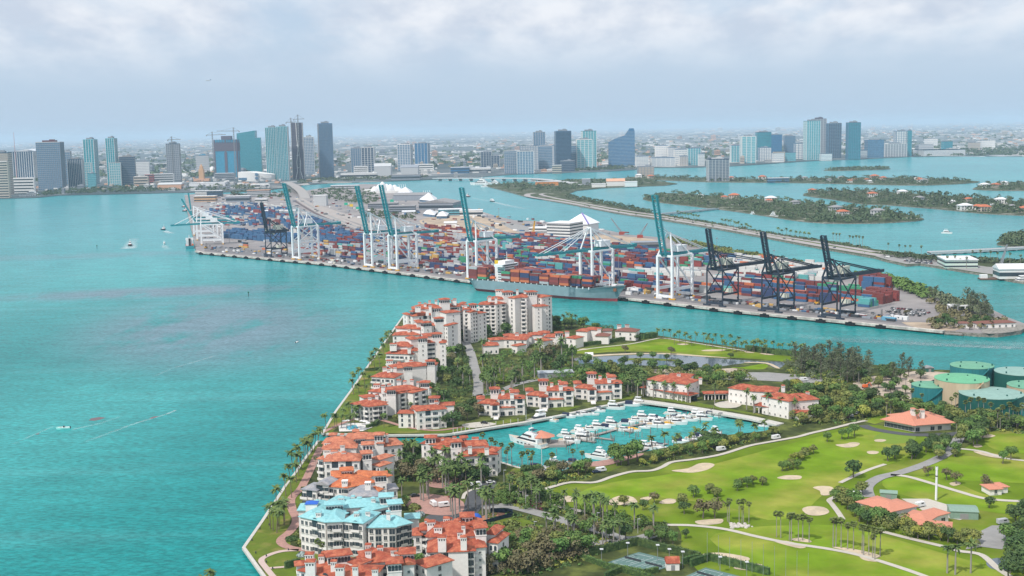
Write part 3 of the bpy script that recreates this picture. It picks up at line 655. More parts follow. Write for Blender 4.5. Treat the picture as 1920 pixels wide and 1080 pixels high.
T('bright blue glass tower on a white podium',778,806,269,310,BLGLASS,GBLUE,PALE,5,12,rz=-0.2,ratio=0.7)
podium('white podium with blue windows below the blue glass tower',777,813,308,321,WHITE,3)
T('dark mid-rise pair of blocks in front of the bridge',902,922,285,313,DKGLASS,GREYC,PALE,5,9,rz=0.0)
T('smaller dark block attached right of the dark mid-rise',921,937,292,313,DKGLASS,GREYC,PALE,4,7,rz=0.0)
T('pale grey condo block, left of the long bayfront row',946,972,283,325,GBLUE,PALE,PALE,8,14,rz=0.0)
T('pale grey condo block with a flat white roof in the bayfront row',970,1001,284,326,GBLUE,PALE,WHITE,7,14,rz=0.0)
T('wide lavender-grey slab behind the pale condo blocks',976,1010,273,318,PALE,GBLUE,GBLUE,8,14,rz=0.0,plant=0)
T('blue-grey slab joined to the wide lavender one',1008,1036,274,316,GBLUE,PALE,None,0,14,rz=0.0)
T('grey flat-topped tower rising behind the lavender slab',1001,1023,248,312,GBLUE,GREYC,PALE,6,18,rz=0.0)
T('slim pale tower beside the tall navy tower',1034,1051,273,312,PALE,GBLUE,GBLUE,4,10,rz=0.0)
T('tall navy glass tower with rounded top',1041,1072,246,320,DKGLASS,GBLUE,None,0,30,rz=0.1,slabt=0.8)
T('lower navy block against the tall navy tower',1052,1078,302,321,DKGLASS,GREYC,None,0,6,rz=0.0)
T('bluish slab between the navy and the pale turquoise towers',1070,1086,273,318,GBLUE,PALE,None,0,12,rz=0.0)
T('tall turquoise tower with stepped roof, twin behind the white one',1091,1119,246,316,LTEAL,TEAL,WHITE,6,20,rz=0.1)
T('white and pale teal tower in front of the turquoise one',1082,1111,262,318,LTEAL,WHITE,WHITE,5,16,rz=0.0)
c = G(1166,313,ZM);k = ppm(c);W_ = 49 / k;t = thing('tower',c + Vector((0,12,0)),'blue glass tower shaped like a sail rising to a point at right','tower')
prof = [(-.5,266),(-.2,259),(.12,254),(.27,244),(.30,241),(.46,241),(.5,246)]
P = [(x * W_,hgt(c,y)) for x,y in prof];vs = [(x,-12,0) for x,z in P] + [(x,-12,z) for x,z in P] + [(x,12,0) for x,z in P] + [(x,12,z) for x,z in P];n = len(P)
fs = [(i,i + 1,n + i + 1,n + i) for i in range(n - 1)] + [(2 * n + i + 1,2 * n + i,3 * n + i,3 * n + i + 1) for i in range(n - 1)] + [(n + i,n + i + 1,3 * n + i + 1,3 * n + i) for i in range(n - 1)] + [(0,n,3 * n,2 * n),(n - 1,3 * n - 1,4 * n - 1,2 * n - 1)]
mb = MB();mb.add(vs,fs);mb.build('shaft',BLGLASS,t)
mb = MB()
for i in range(1,26):
    z = P[3][1] * i / 26;xl = -W_ / 2
    for j in range(n - 1):
        if P[0][1] < z: xl = -W_ / 2 + (z - P[0][1]) / max(1,P[3][1] - P[0][1]) * W_ * 0.77
    mb.box(((xl + W_ / 2) / 2,0,z),(W_ / 2 - xl,25.2,1.0))
mb.build('floor_slab',PALE,t,kind='stuff')
T('dark brown blocky tower standing alone on the middle island',1329,1367,299,340,GREYC,DKGLASS,PALE,7,14,rz=0.0,z0=ZI,crown=PALE)
T('beige mid-rise by the causeway palms',1197,1226,313,331,BEIGE,GREYC,GREYC,6,6,rz=0.0,z0=ZI)
for a in [('white balcony block at the left end of the white bayfront row',1193,1216,293,313,WHITE),('long low white block with pale blue windows',1222,1266,296,312,WHITE),('round-cornered white tower in the bayfront row',1230,1253,273,300,WHITE),('white block behind the long low white block',1253,1270,277,300,PALE),('white stepped block right of the long low block',1266,1296,280,310,WHITE),('tall white block with teal bands',1290,1314,278,310,LTEAL),('small white block at the right end of the white row',1310,1321,289,311,WHITE),('cream block half hidden behind the row',1275,1290,293,311,BEIGE)]:
    T(a[0],*a[1:5],a[5],GBLUE,WHITE,6,8,rz=0.0)
T('pale blue glass block left of the tall white balconied tower',1371,1391,273,304,LTEAL,GBLUE,WHITE,5,10,rz=0.0)
T('tall white and teal tower with jutting flat roof',1391,1417,256,306,LTEAL,WHITE,WHITE,4,16,rz=0.0)
T('dark teal slab behind the pale balcony block',1420,1446,248,300,TEAL,DKGLASS,None,0,18,rz=0.0)
T('pale balcony block at the foot of the dark teal slab',1424,1446,277,302,WHITE,GBLUE,GBLUE,6,9,rz=0.0)
T('blue glass slab with flat top left of the grey one',1443,1466,253,297,BLGLASS,GBLUE,None,0,14,rz=0.0)
T('grey glass slab between the blue slab and the pale green tower',1472,1491,255,296,GBLUE,GREYC,None,0,14,rz=0.0)
T('white frame-like block below the pale green tower',1491,1510,269,298,WHITE,GBLUE,GBLUE,4,9,rz=0.0)
T('purple-grey tower with dark cap behind the pale green tower',1525,1549,223,294,GREYC,PURP,PALE,5,22,rz=0.0,crown=PURP)
T('tall pale green glass tower with two-stepped roof',1510,1538,227,300,LTEAL,TEAL,WHITE,7,24,rz=0.1)
T('dark navy slab tower, third of the tall right-hand group',1553,1577,231,296,DKGLASS,GREYC,GBLUE,7,24,rz=0.0)
T('slightly curved teal-grey tower, rightmost of the tall group',1590,1613,230,299,TEAL,DKGLASS,GBLUE,8,26,rz=0.0)
T('blue-grey office slab right of the tall group',1627,1657,263,296,GBLUE,BLGLASS,None,0,10,rz=0.0)
T('brown and white gridded apartment slab by the water',1659,1700,270,294,GREYC,PALE,WHITE,9,8,rz=0.0,ratio=0.3)
T('white tower with teal glass right edge',1680,1703,246,293,WHITE,GBLUE,GBLUE,6,14,rz=0.0)
T('narrow teal slab joined to the white tower',1702,1709,245,293,TEAL,GBLUE,None,0,12,rz=0.0)
mast(1709,230,285,'thin white mast behind the white and teal tower',STEELW,1.2)
for a in [('low white waterfront block below the blue slab',1450,1470,287,304,WHITE),('low cream waterfront block with orange roof edge',1452,1472,284,303,BEIGE),('low pale teal waterfront block with white ends',1471,1492,286,302,LTEAL),('low white waterfront block below the pale green tower',1540,1560,288,301,WHITE),('low pale waterfront block right of the teal-grey tower',1614,1626,282,297,PALE),
          ('pale long block among trees at the right',1728,1750,270,286,PALE),('teal glass block among trees at the right',1769,1786,265,284,TEAL),('white slab hotel near the right edge',1840,1866,263,280,WHITE),('white stepped block behind the trees at right',1738,1758,260,276,WHITE),('long row of white three-storey flats along the right shore',1732,1810,281,292,WHITE),('cream block beside the white slab hotel',1820,1838,267,281,BEIGE)]:
    T(a[0],*a[1:5],a[5],GBLUE,None,0,5,rz=0.0,plant=0)
# ---- arena, old tower, domes, museum
c = G(480 - 0 + 0,342,ZM);c = G(477,342,ZM);k = ppm(c);o = thing('arena',G(476,340,ZM) + Vector((0,60,0)),'big white oval sports arena with sloping roof by the bay','arena')
def ell(rx,ry,n=36): return [(rx * math.cos(2 * math.pi * i / n),ry * math.sin(2 * math.pi * i / n)) for i in range(n)]
rx = 36 / k;mb = MB();e1 = ell(rx,55);n = len(e1);hA = 38.0
tops = [(x,y,hA * (0.72 + 0.28 * min(1,(0.6 - x / rx) * 0.9)) if x > -rx * .3 else hA * 0.93) for x,y in e1]
mb.add([(x,y,0) for x,y in e1] + tops,[(i,(i + 1) % n,n + (i + 1) % n,n + i) for i in range(n)] + [tuple(range(n,2 * n))]);mb.build('wall',WHITE,o)
for a_ in (((-rx * 0.62,-48,5),(rx * 0.45,6,9)),((rx * 0.15,-57,22),(rx * 0.16,4,9)),((rx * 0.15,-57,8),(rx * 0.16,4,8))): MB().box(*a_).build('glass_front',GBLUE,o)
mb = MB()
for i in range(12): mb.beam((rx * (0.35 + 0.05 * i),-52,12),(rx * (0.35 + 0.05 * i),-52,22),2)
mb.build('facade_rib',WHITE,o,kind='stuff')
o2 = podium('low pale entrance hall in front of the white arena',470,505,345,352,WHITE,1)
c = G(377,340,ZM);k = ppm(c);o = thing('old_tower',c + Vector((0,15,0)),'slim orange-beige historic tower with stepped top above a wide red-tiled base','tower')
OB = cm('ochre masonry',(0.58,0.36,0.20),0.85,var=.06,vscale=.1);h = hgt(c,309)
mb = MB();mb.box((0,0,0),(9 / k,9 / k,h * .72));mb.box((0,0,h * .72),(6 / k,6 / k,h * .18));mb.build('shaft',OB,o);MB().box((0,0,0),(30 / k,24,h * .16)).build('base_wing',SALMON,o);MB().lathe([(2.4 / k,h * .9),(1.6 / k,h * .96),(0.1,h * 1.06)],8).build('cupola',OB,o)
for x in (391,398,407):
    c = G(x,322,ZM);r = 5.0 / ppm(c);o = link('storage_dome',MB().lathe([(r * .8,0),(r,r * .5),(r * .95,r),(r * .7,r * 1.6),(r * .3,r * 1.9),(0.05,r * 2)],16).mesh('storage_dome',WHITE),None,c,0,['round white dome left of its two neighbours behind the old tower','round white dome between its two neighbours behind the old tower','round white dome nearest the blue-wrapped tower'][(391,398,407).index(x)],'dome')
def hall(label,x0,x1,yt,yb,m,dd=40,cat='hall',roofm=None,rise=0.0,rz=0.0,z0=ZM,bands=0,name='hall',canopy=False,bm=None):
    c = G((x0 + x1) / 2,yb,z0);k = ppm(c);w = (x1 - x0) / k / max(0.5,math.cos(rz));h = hgt(c,yt)
    o = thing(name,c + Vector((-math.sin(rz) * dd / 2,math.cos(rz) * dd / 2,0)),label,cat,rz)
    MB().box((0,0,0),(w,dd,h)).build('wall',m,o)
    if rise: MB().hip((-w / 2,-dd / 2,h),Vector((1,0,0)),Vector((0,1,0)),w,dd,h + .3,rise,1.0,kind='gable').build('roof',roofm or WROOF,o)
    else: MB().box((0,0,h + .004),(w + 1.5,dd + 1.5,0.9)).build('roof',roofm or WROOF,o)
    if bands:
        mb = MB()
        for i in range(bands): mb.box((0,0,h * (i + 0.28) / bands),(w + 0.4,dd + 0.4,h / bands * 0.4))
        mb.build('window_band',bm or WINDOW,o,kind='stuff')
    return o
hall('grey angular concert hall with sloped roof, left of two',702,733,312,330,PALE,60,roofm=PALE,rise=12)
hall('grey angular concert hall with broken roof, right of two',752,784,314,331,PALE,60,roofm=GREYC,rise=10)
hall('low dark museum with wide canopy on the bay front',734,788,328,337,GREYC,50,roofm=DKROOF,bands=1)
hall('long low white pavilion by the palm-lined beach',639,706,325,334,WHITE,40,bands=1)
hall('long white marquee roof at the bayside marina',355,422,343,349,WROOF,40)
hall('two-tone market hall at the bayside marina',296,340,346,355,SALMON,40,rise=6,roofm=PALE)
hall('blue glass science block beyond the bridge',845,880,314,325,BLGLASS,40,bands=2)
hall('wide white low building beyond the bridge',880,920,315,324,WHITE,50,bands=1)
hall('round beige building with bands by the water at the bridge end',1036,1053,310,325,BEIGE,30,bands=4)
hall('white domed hangar on the far left skyline',30,72,283,291,WROOF,300,rise=20)
# ---- bridges
def bridge(label,pts,z0,wd,zs,pier_every,m=PALE,th=2.0):
    P = smooth([Vector((*G(x,y,zz)[:2],zz)) for (x,y),zz in zip(pts,zs)],6);c = P[len(P) // 2].copy();c.z = 0
    o = thing('bridge',c,label,'bridge');mb = MB();Lf = [];Rt = []
    for i,p in enumerate(P):
        d = P[min(i + 1,len(P) - 1)] - P[max(i - 1,0)];d.z = 0;d.normalize();nn = Vector((-d.y,d.x,0));Lf.append(p + nn * wd / 2 - c);Rt.append(p - nn * wd / 2 - c)
    n = len(P);dz = Vector((0,0,th));vs = Lf + Rt + [q - dz for q in Lf] + [q - dz for q in Rt]
    mb.add(vs,[(i,n + i,n + i + 1,i + 1) for i in range(n - 1)] + [(i,i + 1,2 * n + i + 1,2 * n + i) for i in range(n - 1)] + [(n + i + 1,n + i,3 * n + i,3 * n + i + 1) for i in range(n - 1)] + [(2 * n + i,2 * n + i + 1,3 * n + i + 1,3 * n + i) for i in range(n - 1)])
    mb.build('deck',m,o)
    mb = MB()
    for q in (Lf,Rt):
        for i in range(n - 1): mb.beam(q[i] + Vector((0,0,.5)),q[i + 1] + Vector((0,0,.5)),0.4,1.0)
    mb.build('parapet',m,o)
    acc = pier_every * .5;pm = MB();pm.box((0,0,0),(wd * .8,3,1));pme = pm.mesh('pier',m)
    for a,b_ in zip(P,P[1:]):
        d = b_ - a;ln = d.length
        while acc < ln:
            p = a + d * (acc / ln) - c;q = link('pier',pme,o,(p.x,p.y,-1),math.atan2(d.y,d.x) + math.pi / 2);q.scale = (1,1,max(1,p.z + c.z - th + 1.0));acc += pier_every
        acc -= ln
    return o
bridge('high concrete bridge curving from downtown to the port island',[(536,341),(548,346),(556,351),(565,358),(570,366),(572,372)],3,28,[8,18,20,14,8,3.2],45,cm('road deck concrete',(.33,.31,.295),.9))
bridge('long low bridge on many piers carrying the causeway to the mainland',[(815,334),(870,334),(940,334),(1000,335),(1060,341),(1090,347)],3,26,[9,10,11,11,8,3],48)
bridge('thin low causeway bridge to the wooded island',[(1238,401),(1290,396),(1345,390.5)],2,9,[3.4,3.4,3.0],25)
bridge('pale low bridge on arches to the near wooded island at right',[(1742,473),(1830,469),(1925,463.5)],2,11,[3.6,3.6,3.4],16)
# ---- low city blocks
rng = random.Random(11)
LOWM = [WHITE,PALE,BEIGE,WHITE,SALMON,GREYC]
LOWN = ['white','pale grey','beige','white','salmon','grey']
lowme = []
for m in LOWM:
    mb = MB();mb.box((0,0,0),(1,1,1),mi=0);mb.box((0.1,0.1,1.0),(0.4,0.4,0.14),mi=0);mb.box((0,0,1.0),(0.96,0.96,0.03),mi=1)
    for q in (.22,.47,.72): mb.box((0,0,q),(1.012,1.012,0.10),mi=2)
    lowme.append(mb.mesh('city_block',[m,DKROOF,WINDOW]))
def shore_y(x):
    for (a,b_),(c,d) in zip(SHORE,SHORE[1:]):
        if a <= x <= c: return b_ + (d - b_) * (x - a) / (c - a)
    return 300
cnt = 0;used = []
while cnt < 280:
    x = rng.uniform(-10,1930);t_ = rng.random() ** 1.7;ys_ = shore_y(x) - 3;yh = 262 - 38 * x / 1920
    y = ys_ - t_ * (ys_ - yh - 12)
    if any(abs(x - u) < 5 and abs(y - v) < 1.2 for u,v in used): continue
    used.append((x,y));i = rng.randrange(6);c = G(x,y,ZM);k = ppm(c)
    wpx = rng.uniform(5,15) * (0.55 + 0.45 * (1 - t_));o = link('city_block',lowme[i],None,c,rng.uniform(-.3,.3))
    hpx = rng.uniform(2,6) if rng.random() < .75 else rng.uniform(6,13)
    o.scale = (wpx / k,min(60,wpx / k),max(8,hpx / k) * (1.0 if t_ < .6 else 0.6))
    zone = 'behind the left downtown towers' if x < 400 else 'behind the central bay front' if x < 850 else 'behind the middle row of towers' if x < 1330 else 'behind the towers at right'
    tag(o,f'small {LOWN[i]} flat-roofed city block {zone}','building',f'{LOWN[i]} city blocks {zone}');cnt += 1
mb = MB()
for _ in range(2600):
    x = rng.uniform(-20,1940);yh = 262 - 38 * x / 1920;ys_ = shore_y(x) - 6
    y = yh + 5 + (rng.random() ** 1.6) * (ys_ - yh - 8);c = G(x,y,ZM);k = ppm(c);
    mb.box(c,(rng.uniform(2,9) / k,rng.uniform(2,9) / k * .6 + 10,max(6,rng.uniform(.5,2.2) / k)),rng.uniform(-.3,.3),rng.randrange(5))
mb.build('far_city_blocks',LOWM[:5],kind='stuff',label='scatter of pale low roofs fading toward the horizon')
# ---- port buildings and causeway buildings
hall('grey office block with gridded front and orange end at the port entrance',463,505,357,369,PALE,25,bands=4,z0=ZP,roofm=SALMON)
hall('white gridded office block behind the far-left quay',366,388,358,368,WHITE,20,bands=4,z0=ZP)
hall('dark blue-black glass block beside the white gridded office',388,416,358,369,DKGLASS,20,bands=2,z0=ZP)
hall('yellow-beige customs building on the far quay',364,404,368,378,OB,25,bands=2,z0=ZP)
hall('long grey shed with white end wall in the container port',424,468,368,379,GREYC,25,bands=1,z0=ZP)
hall('white garage with open front in the container yard',478,500,373,379,WHITE,20,bands=1,z0=ZP)
hall('tall windowless grey box building beside the port highway',588,612,367,386,PALE,30,z0=ZP,bands=0)
hall('long pale canopy roof in the port yard',470,555,396,399,PALE,30,z0=ZP)
hall('grey parking structure beside the cruise terminals, left of two',690,745,382,391,GREYC,40,bands=3,z0=ZP,roofm=DKROOF)
hall('brown-grey parking structure beside the cruise terminals, right of two',730,778,387,398,GREYC,40,bands=3,z0=ZP,roofm=DKROOF)
hall('long dark-roofed cruise shed on the north quay',737,800,366,376,GREYC,70,rise=5,roofm=DKROOF,rz=-0.15,z0=ZP)
hall('wide grey-roofed cruise terminal shed',785,850,381,394,GREYC,80,rise=7,roofm=DKROOF,rz=-0.2,z0=ZP,bands=1)
hall('small white terminal with glass front below the wide grey shed',822,866,393,403,LTEAL,30,bands=2,z0=ZP)
hall('white-roofed terminal annex at the north quay edge',862,905,395,405,WHITE,30,bands=1,z0=ZP)
hall('white half-round tent warehouse between the cranes',754,778,397,402,WROOF,20,z0=ZP,rise=2)
hall('second white tent warehouse farther right in the yard',833,856,418,423,WROOF,20,z0=ZP,rise=2)
hall('low red-roofed port office on the far north side',620,672,348,355,PALE,25,bands=2,z0=ZP)
MB_ = hall
def tent_hall(label,pts,zt,m=WROOF):
    """fan of tensile roof peaks"""
    P = Gs(pts,ZP);c = sum(P,Vector()) / len(P);o = thing('tent_roof',c,label,'terminal');mb = MB();n = len(P)
    ring = [p - c + Vector((0,0,5)) for p in P];mid = [(p * .55 + Vector((0,0,zt * .45))) for p in ring];mb.add(ring + mid + [Vector((0,0,zt))],[(i,(i + 1) % n,n + (i + 1) % n,n + i) for i in range(n)] + [(n + i,n + (i + 1) % n,2 * n) for i in range(n)]);mb.build('roof',m,o)
    mb = MB();mb.prism([(p.x,p.y) for p in [q * 0.96 for q in ring]],0,5);mb.build('wall',GBLUE,o)
    return o
c = G(722,363,ZP) + Vector((0,45,0));o = thing('tent_roof',c,'big white scalloped cruise terminal roof at the north tip of the port','terminal');mb = MB()
for i in range(7): x = -34 + i * 11.5;hh = (20,25,33,26,25,23,17)[i];mb.lathe([(13,4),(11.5,hh * .5),(7.5,hh * .8),(2.0,hh)],10,(x,(i % 2) * 8 - 4))
mb.build('roof',WROOF,o);MB().box((0,0,0),(88,34,7)).build('wall',WHITE,o);MB().box((-10,50,0),(120,40,8)).build('rear_hall',WHITE,o)
tent_hall('white cruise terminal roof with raking masts, left of two',[(745,365),(772,368),(774,362),(752,358)],20)
tent_hall('white cruise terminal roof with raking masts, right of two',[(786,378),(816,381),(820,375),(795,369)],20)
for x,y,n_ in ((752,362,'left'),(798,374,'right')):
    for i in range(4):
        p = G(x + i * 4,y + i * .5,ZP);h = hgt(p,y - 17);o = link('roof_mast',MB().tube((0,0,0),(-6,3,h),.9,.5,6).mesh('roof_mast',STEELW),None,p,0,f'white raking mast over the {n_} cruise terminal roof','mast',f'raking masts of the {n_} cruise terminal')
tent_hall('white peaked marquee in the cruise yard, left of two',[(793,405),(815,408),(820,402),(800,398)],12)
tent_hall('white peaked marquee in the cruise yard, right of two',[(818,410),(838,410),(842,404),(824,402)],12)
hall('port garage of stacked white decks beside the pyramid roof',1026,1068,419,447,WHITE,45,bands=5,rz=-0.55,z0=ZP)
hall('low white arcade wing of the port garage',992,1030,428,437,WHITE,30,bands=2,rz=-0.3,z0=ZP)
c = G(1082,440,ZP);k = ppm(c);o = thing('terminal',c + Vector((10,25,0)),'white terminal with a pyramid roof streaked with purple at its edge','terminal',-0.5)
hw = hgt(c,421);MB().box((0,0,0),(42,42,hw)).build('wall',WHITE,o);ht = hgt(c,402);mb = MB();mb.hip((-21,-21,hw),Vector((1,0,0)),Vector((0,1,0)),42,42,hw + .3,ht - hw,2.0);mb.build('roof',cm('bright white membrane',(0.80,0.80,0.82),0.5),o)
mb = MB();mb.beam((23,-23,hw + .8),(0,0,ht + .7),2.4,1.0);mb.build('roof_edge',cm('purple flashing',(0.20,0.16,0.42),0.5),o)
hall('dark open shed on the north quay of the port',1185,1240,455,466,DKROOF,20,roofm=GREYC,z0=ZP,bands=1)
c = G(1800,586,ZP);k = ppm(c);w = 43 / k;h = hgt(c,573);o = thing('pavilion',c,'open white flat-roofed pavilion on tall pillars at the port tip','pavilion',-0.1)
MB().box((0,0,h),(w,10,1.0)).build('roof',STEELW,o);pme = MB().box((0,0,0),(.9,.9,h)).mesh('pillar',STEELW)
for i in range(4):
    for sy in (-4.5,4.5): link('pillar',pme,o,(-w / 2 + .6 + (w - 1.2) * i / 3,sy,0))
hall('pale green flat-roofed coastguard building behind palms',1774,1832,488,503,cm('pale mint render',(0.60,0.70,0.62),.8),45,bands=2,rz=-0.12,z0=CZ)
hall('long white ribbed shed by the water at right edge',1875,1940,505,523,WHITE,25,rise=5,rz=-0.1,z0=CZ,bands=1)
hall('bright orange and yellow mural-painted hall on the museum island',1004,1047,341,348,ORANGE,20,z0=CZ)
hall('turquoise end block of the mural-painted hall',990,1004,340,347,LTEAL,20,z0=CZ)
hall('white hall with terracotta roof on the museum island',1138,1172,340,349,WHITE,30,rise=8,roofm=SALMON,z0=CZ)
hall('white annex right of the terracotta-roofed hall',1172,1195,341,350,WHITE,30,z0=CZ)
hall('grey box building with red sign at the bridge end',1092,1107,336,346,GREYC,20,z0=CZ)
hall('white low building by the island marina',1110,1136,345,351,WHITE,25,z0=CZ)
hall('blue and white waterfront building on the middle island',1440,1480,334,342,GBLUE,20,bands=2,z0=ZI)
hw_ = {}
TERR = mat('terracotta tiles',(0.44,0.125,0.062),0.85,0.10,0.35,(0.53,0.18,0.09),stretch=(1,1,1))
def house_me(m,rm,nm):
    a = MB().box((0,0,0),(16,11,6));b_ = MB();b_.hip((-8,-5.5,6),Vector((1,0,0)),Vector((0,1,0)),16,11,6.3,2.6,.7);
    c_ = MB()
    for x in (-5.5,-1.8,1.8,5.5):
        for z in (.8,3.6): c_.box((x,-5.5,z),(1.6,.2,1.6))
    return a.mesh('wall',m),b_.mesh('roof',rm),c_.mesh('window',WINDOW)
HM = [house_me(WHITE,TERR,0),house_me(WHITE,WROOF,0),house_me(BEIGE,TERR,0),house_me(PALE,DKROOF,0)]
HN = ['white house with a terracotta roof','white house with a white roof','beige house with a terracotta roof','grey house with a dark roof']
ISN = {'star': 'on the front wooded island beyond the causeway','palm': 'on the long wooded island at right','hib': 'on the far wooded island strip','side': 'on the wooded islet at the right edge'}
def on_ground(pt,z): return G(pt[0],pt[1],z)
for key,nh in (('star',9),('palm',16),('hib',18),('side',3)):
    poly = ISL[key];xs_ = [p[0] for p in poly];ys2 = [p[1] for p in poly];k_ = 0;tries = 0
    while k_ < nh and tries < 4000:
        tries += 1;x = rng.uniform(min(xs_),min(1925,max(xs_)));y = rng.uniform(min(ys2),max(ys2))
        if not (inpoly(x,y,poly) and inpoly(x,y + 2,poly) and inpoly(x,y - 1.2,poly)): continue
        i = rng.randrange(4);p = G(x,y,ZI);o = thing('house',p,HN[i] + ' among trees ' + ISN[key],'house',rng.uniform(-.5,.5),'houses ' + ISN[key]);s_ = rng.uniform(.9,1.6)
        o.scale = (s_,s_,s_)
        for nm,me in zip(('wall','roof','window'),HM[i]): link(nm,me,o,kind='stuff' if nm == 'window' else None)
        k_ += 1
# ================================================================ CONTAINER PORT
CT = {'maroon': (0.21,0.045,0.042),'red': (0.29,0.05,0.045),'orange': (0.60,0.15,0.045),'navy blue': (0.035,0.06,0.155),'blue': (0.035,0.125,0.27),'grey': (0.40,0.42,0.44),'white': (0.60,0.60,0.575),'green': (0.04,0.30,0.15),'teal': (0.08,0.38,0.38),'yellow': (0.60,0.36,0.07)}
CN = list(CT);CM = [mat('container paint ' + k,tuple(x * .86 + .14 * sum(v) / 3 for x in v),0.6,0.10,0.4,rnd=0.0) for k,v in CT.items()]
def cmesh(mi):
    mb = MB();mb.box((0,0,0.06),(12.0,2.38,2.46))
    for sx in (-1,1): mb.box((sx * 6.02,0,0),(0.18,2.44,2.58))
    mb.box((0,0,2.5),(11.8,2.42,0.09));return mb.mesh('shipping_container',CM[mi])
CME = [cmesh(i) for i in range(len(CN))]
_qa,_qb = G(620,495,ZP),G(1640,606,ZP)
QU = (_qb - _qa);QU.z = 0;QU.normalize();QN = Vector((-QU.y,QU.x,0));QA = math.atan2(QU.y,QU.x)
def pal(**k):
    out = []
    for n_,wt in k.items(): out += [CN.index(n_.replace('_',' '))] * wt
    return out
P_MIX = pal(maroon=8,red=2,orange=1,navy_blue=5,blue=3,grey=8,white=1,green=1,yellow=2,teal=1)
P_BLUE = pal(blue=8,navy_blue=3,red=2,maroon=1,grey=3,white=1)
P_DEEP = pal(maroon=8,red=2,navy_blue=6,blue=3,green=1,teal=1,orange=1,grey=1,white=1)
P_WHITE = pal(white=10,grey=3,teal=1,orange=1)
P_SHIP = pal(maroon=13,orange=6,red=1,navy_blue=3,green=1,teal=1,grey=1)
P_RED = pal(maroon=8,red=3)
P_TEAL = pal(teal=7,green=2,blue=1)
YARD = MB();near_boxes = []
def yard(px,pals,fill=.75,maxh=4,rows=5,aisle=9.0,bay=13.0,minh=1,seed=1,near=False,gap=.12):
    rg = random.Random(seed);P = Gs(px,ZP);o = P[0]
    us = [(p - o).dot(QU) for p in P];vs_ = [(p - o).dot(QN) for p in P];poly = list(zip(us,vs_))
    v = min(vs_) + 2;row = 0
    while v < max(vs_):
        u = min(us) + 6;run = 0;ci = rg.choice(pals);hh = rg.randint(minh,maxh)
        while u < max(us):
            if run <= 0:
                run = rg.randint(1,4);ci = rg.choice(pals);hh = rg.randint(minh,maxh) if rg.random() < fill else 0
            run -= 1
            if hh and inpoly(u,v,poly) and rg.random() > gap:
                p = o + QU * u + QN * v;h_ = max(1,hh - (1 if rg.random() < .25 else 0))
                for t in range(h_):
                    c = ci if rg.random() < .62 else rg.choice(pals)
                    q = (p.x,p.y,ZP + .12 + t * 2.6)
                    if near: near_boxes.append((q,c,t == h_ - 1))
                    else: YARD.box(q,(12.1,2.4,2.56),QA,c)
            u += bay if run else bay + .6
        row += 1;v += 2.62 if row % rows else 2.62 + aisle
yard([(398,392),(470,384),(540,395),(545,420),(470,428),(415,425),(385,405)],P_BLUE,.48,4,2,17,seed=3,gap=.2)
yard([(380,380),(470,380),(545,384),(560,392),(470,392),(385,392)],pal(white=6,grey=8,blue=1,maroon=1),.4,1,1,12,seed=4,gap=.3)
yard([(418,446),(500,453),(545,456),(560,448),(520,440),(430,437)],pal(blue=9,navy_blue=2),.97,4,6,10,minh=3,seed=5,gap=.02)
yard([(540,405),(600,412),(640,432),(660,452),(600,452),(550,436),(525,415)],P_BLUE,.66,4,3,14,minh=2,seed=6)
yard([(600,440),(640,440),(700,452),(730,452),(640,462),(590,456)],pal(blue=6,red=2,maroon=2,navy_blue=2),.9,4,4,9,minh=2,seed=7)
yard([(425,464),(470,462),(560,466),(620,474),(610,482),(520,474),(440,468)],pal(red=4,orange=2,white=2,yellow=2,grey=2,maroon=2),.45,2,1,10,seed=8)
yard([(575,462),(700,460),(860,470),(880,500),(876,512),(720,492),(600,478)],P_MIX,.80,4,4,9,seed=9)
yard([(700,440),(800,436),(880,440),(900,470),(860,472),(720,462)],pal(grey=7,maroon=5,red=3,white=2,blue=2,yellow=2,orange=1),.72,3,3,9,seed=10)
yard([(800,428),(870,432),(920,446),(930,458),(880,444),(800,436)],pal(maroon=5,red=4,orange=2,blue=1),.7,4,3,9,seed=12)
yard([(920,446),(1000,446),(1120,462),(1240,478),(1250,505),(1100,500),(960,478)],P_DEEP,.93,4,6,8,minh=2,seed=13)
yard([(890,470),(960,480),(1100,503),(1160,515),(1150,540),(1000,520),(895,502)],P_DEEP,.84,4,4,9,seed=14)
yard([(1160,514),(1240,505),(1320,510),(1310,520),(1230,520)],P_WHITE,.75,2,2,9,seed=15)
yard([(1250,480),(1330,480),(1400,487),(1405,505),(1340,500),(1260,500)],pal(maroon=5,red=3,green=2,teal=1,blue=2,white=2,grey=1,navy_blue=2),.85,4,4,8,seed=16)
yard([(1380,488),(1480,497),(1560,508),(1580,528),(1480,528),(1400,520),(1330,506)],P_WHITE,.92,4,5,7,minh=2,seed=17)
yard([(900,500),(960,508),(1150,536),(1150,548),(1000,532),(890,514)],P_DEEP,.8,3,3,8,seed=24)
yard([(430,384),(560,392),(600,410),(560,404),(440,392)],pal(grey=6,blue=3,white=2,maroon=2),.5,2,1,10,seed=25,gap=.3)
yard([(640,432),(740,446),(800,446),(880,452),(880,462),(740,458),(650,445)],pal(blue=5,maroon=4,grey=4,red=2,navy_blue=3),.75,3,3,9,seed=26)
YARD.build('container_stacks',CM,kind='stuff',label='stacked shipping containers filling the port yards')
yard([(1172,518),(1235,526),(1330,536),(1335,552),(1250,548),(1165,538)],P_DEEP,.95,3,4,8,seed=18,near=True)
yard([(1335,524),(1420,528),(1540,540),(1620,552),(1610,574),(1500,566),(1340,548)],pal(maroon=6,navy_blue=6,blue=2,red=3,orange=2,teal=2,white=2,green=1),.85,4,3,12,minh=2,seed=19,near=True,gap=.1)
yard([(1612,530),(1640,528),(1668,536),(1660,544),(1625,542)],pal(maroon=5,blue=5,red=3),.95,5,3,6,minh=3,seed=20,near=True,gap=.02)
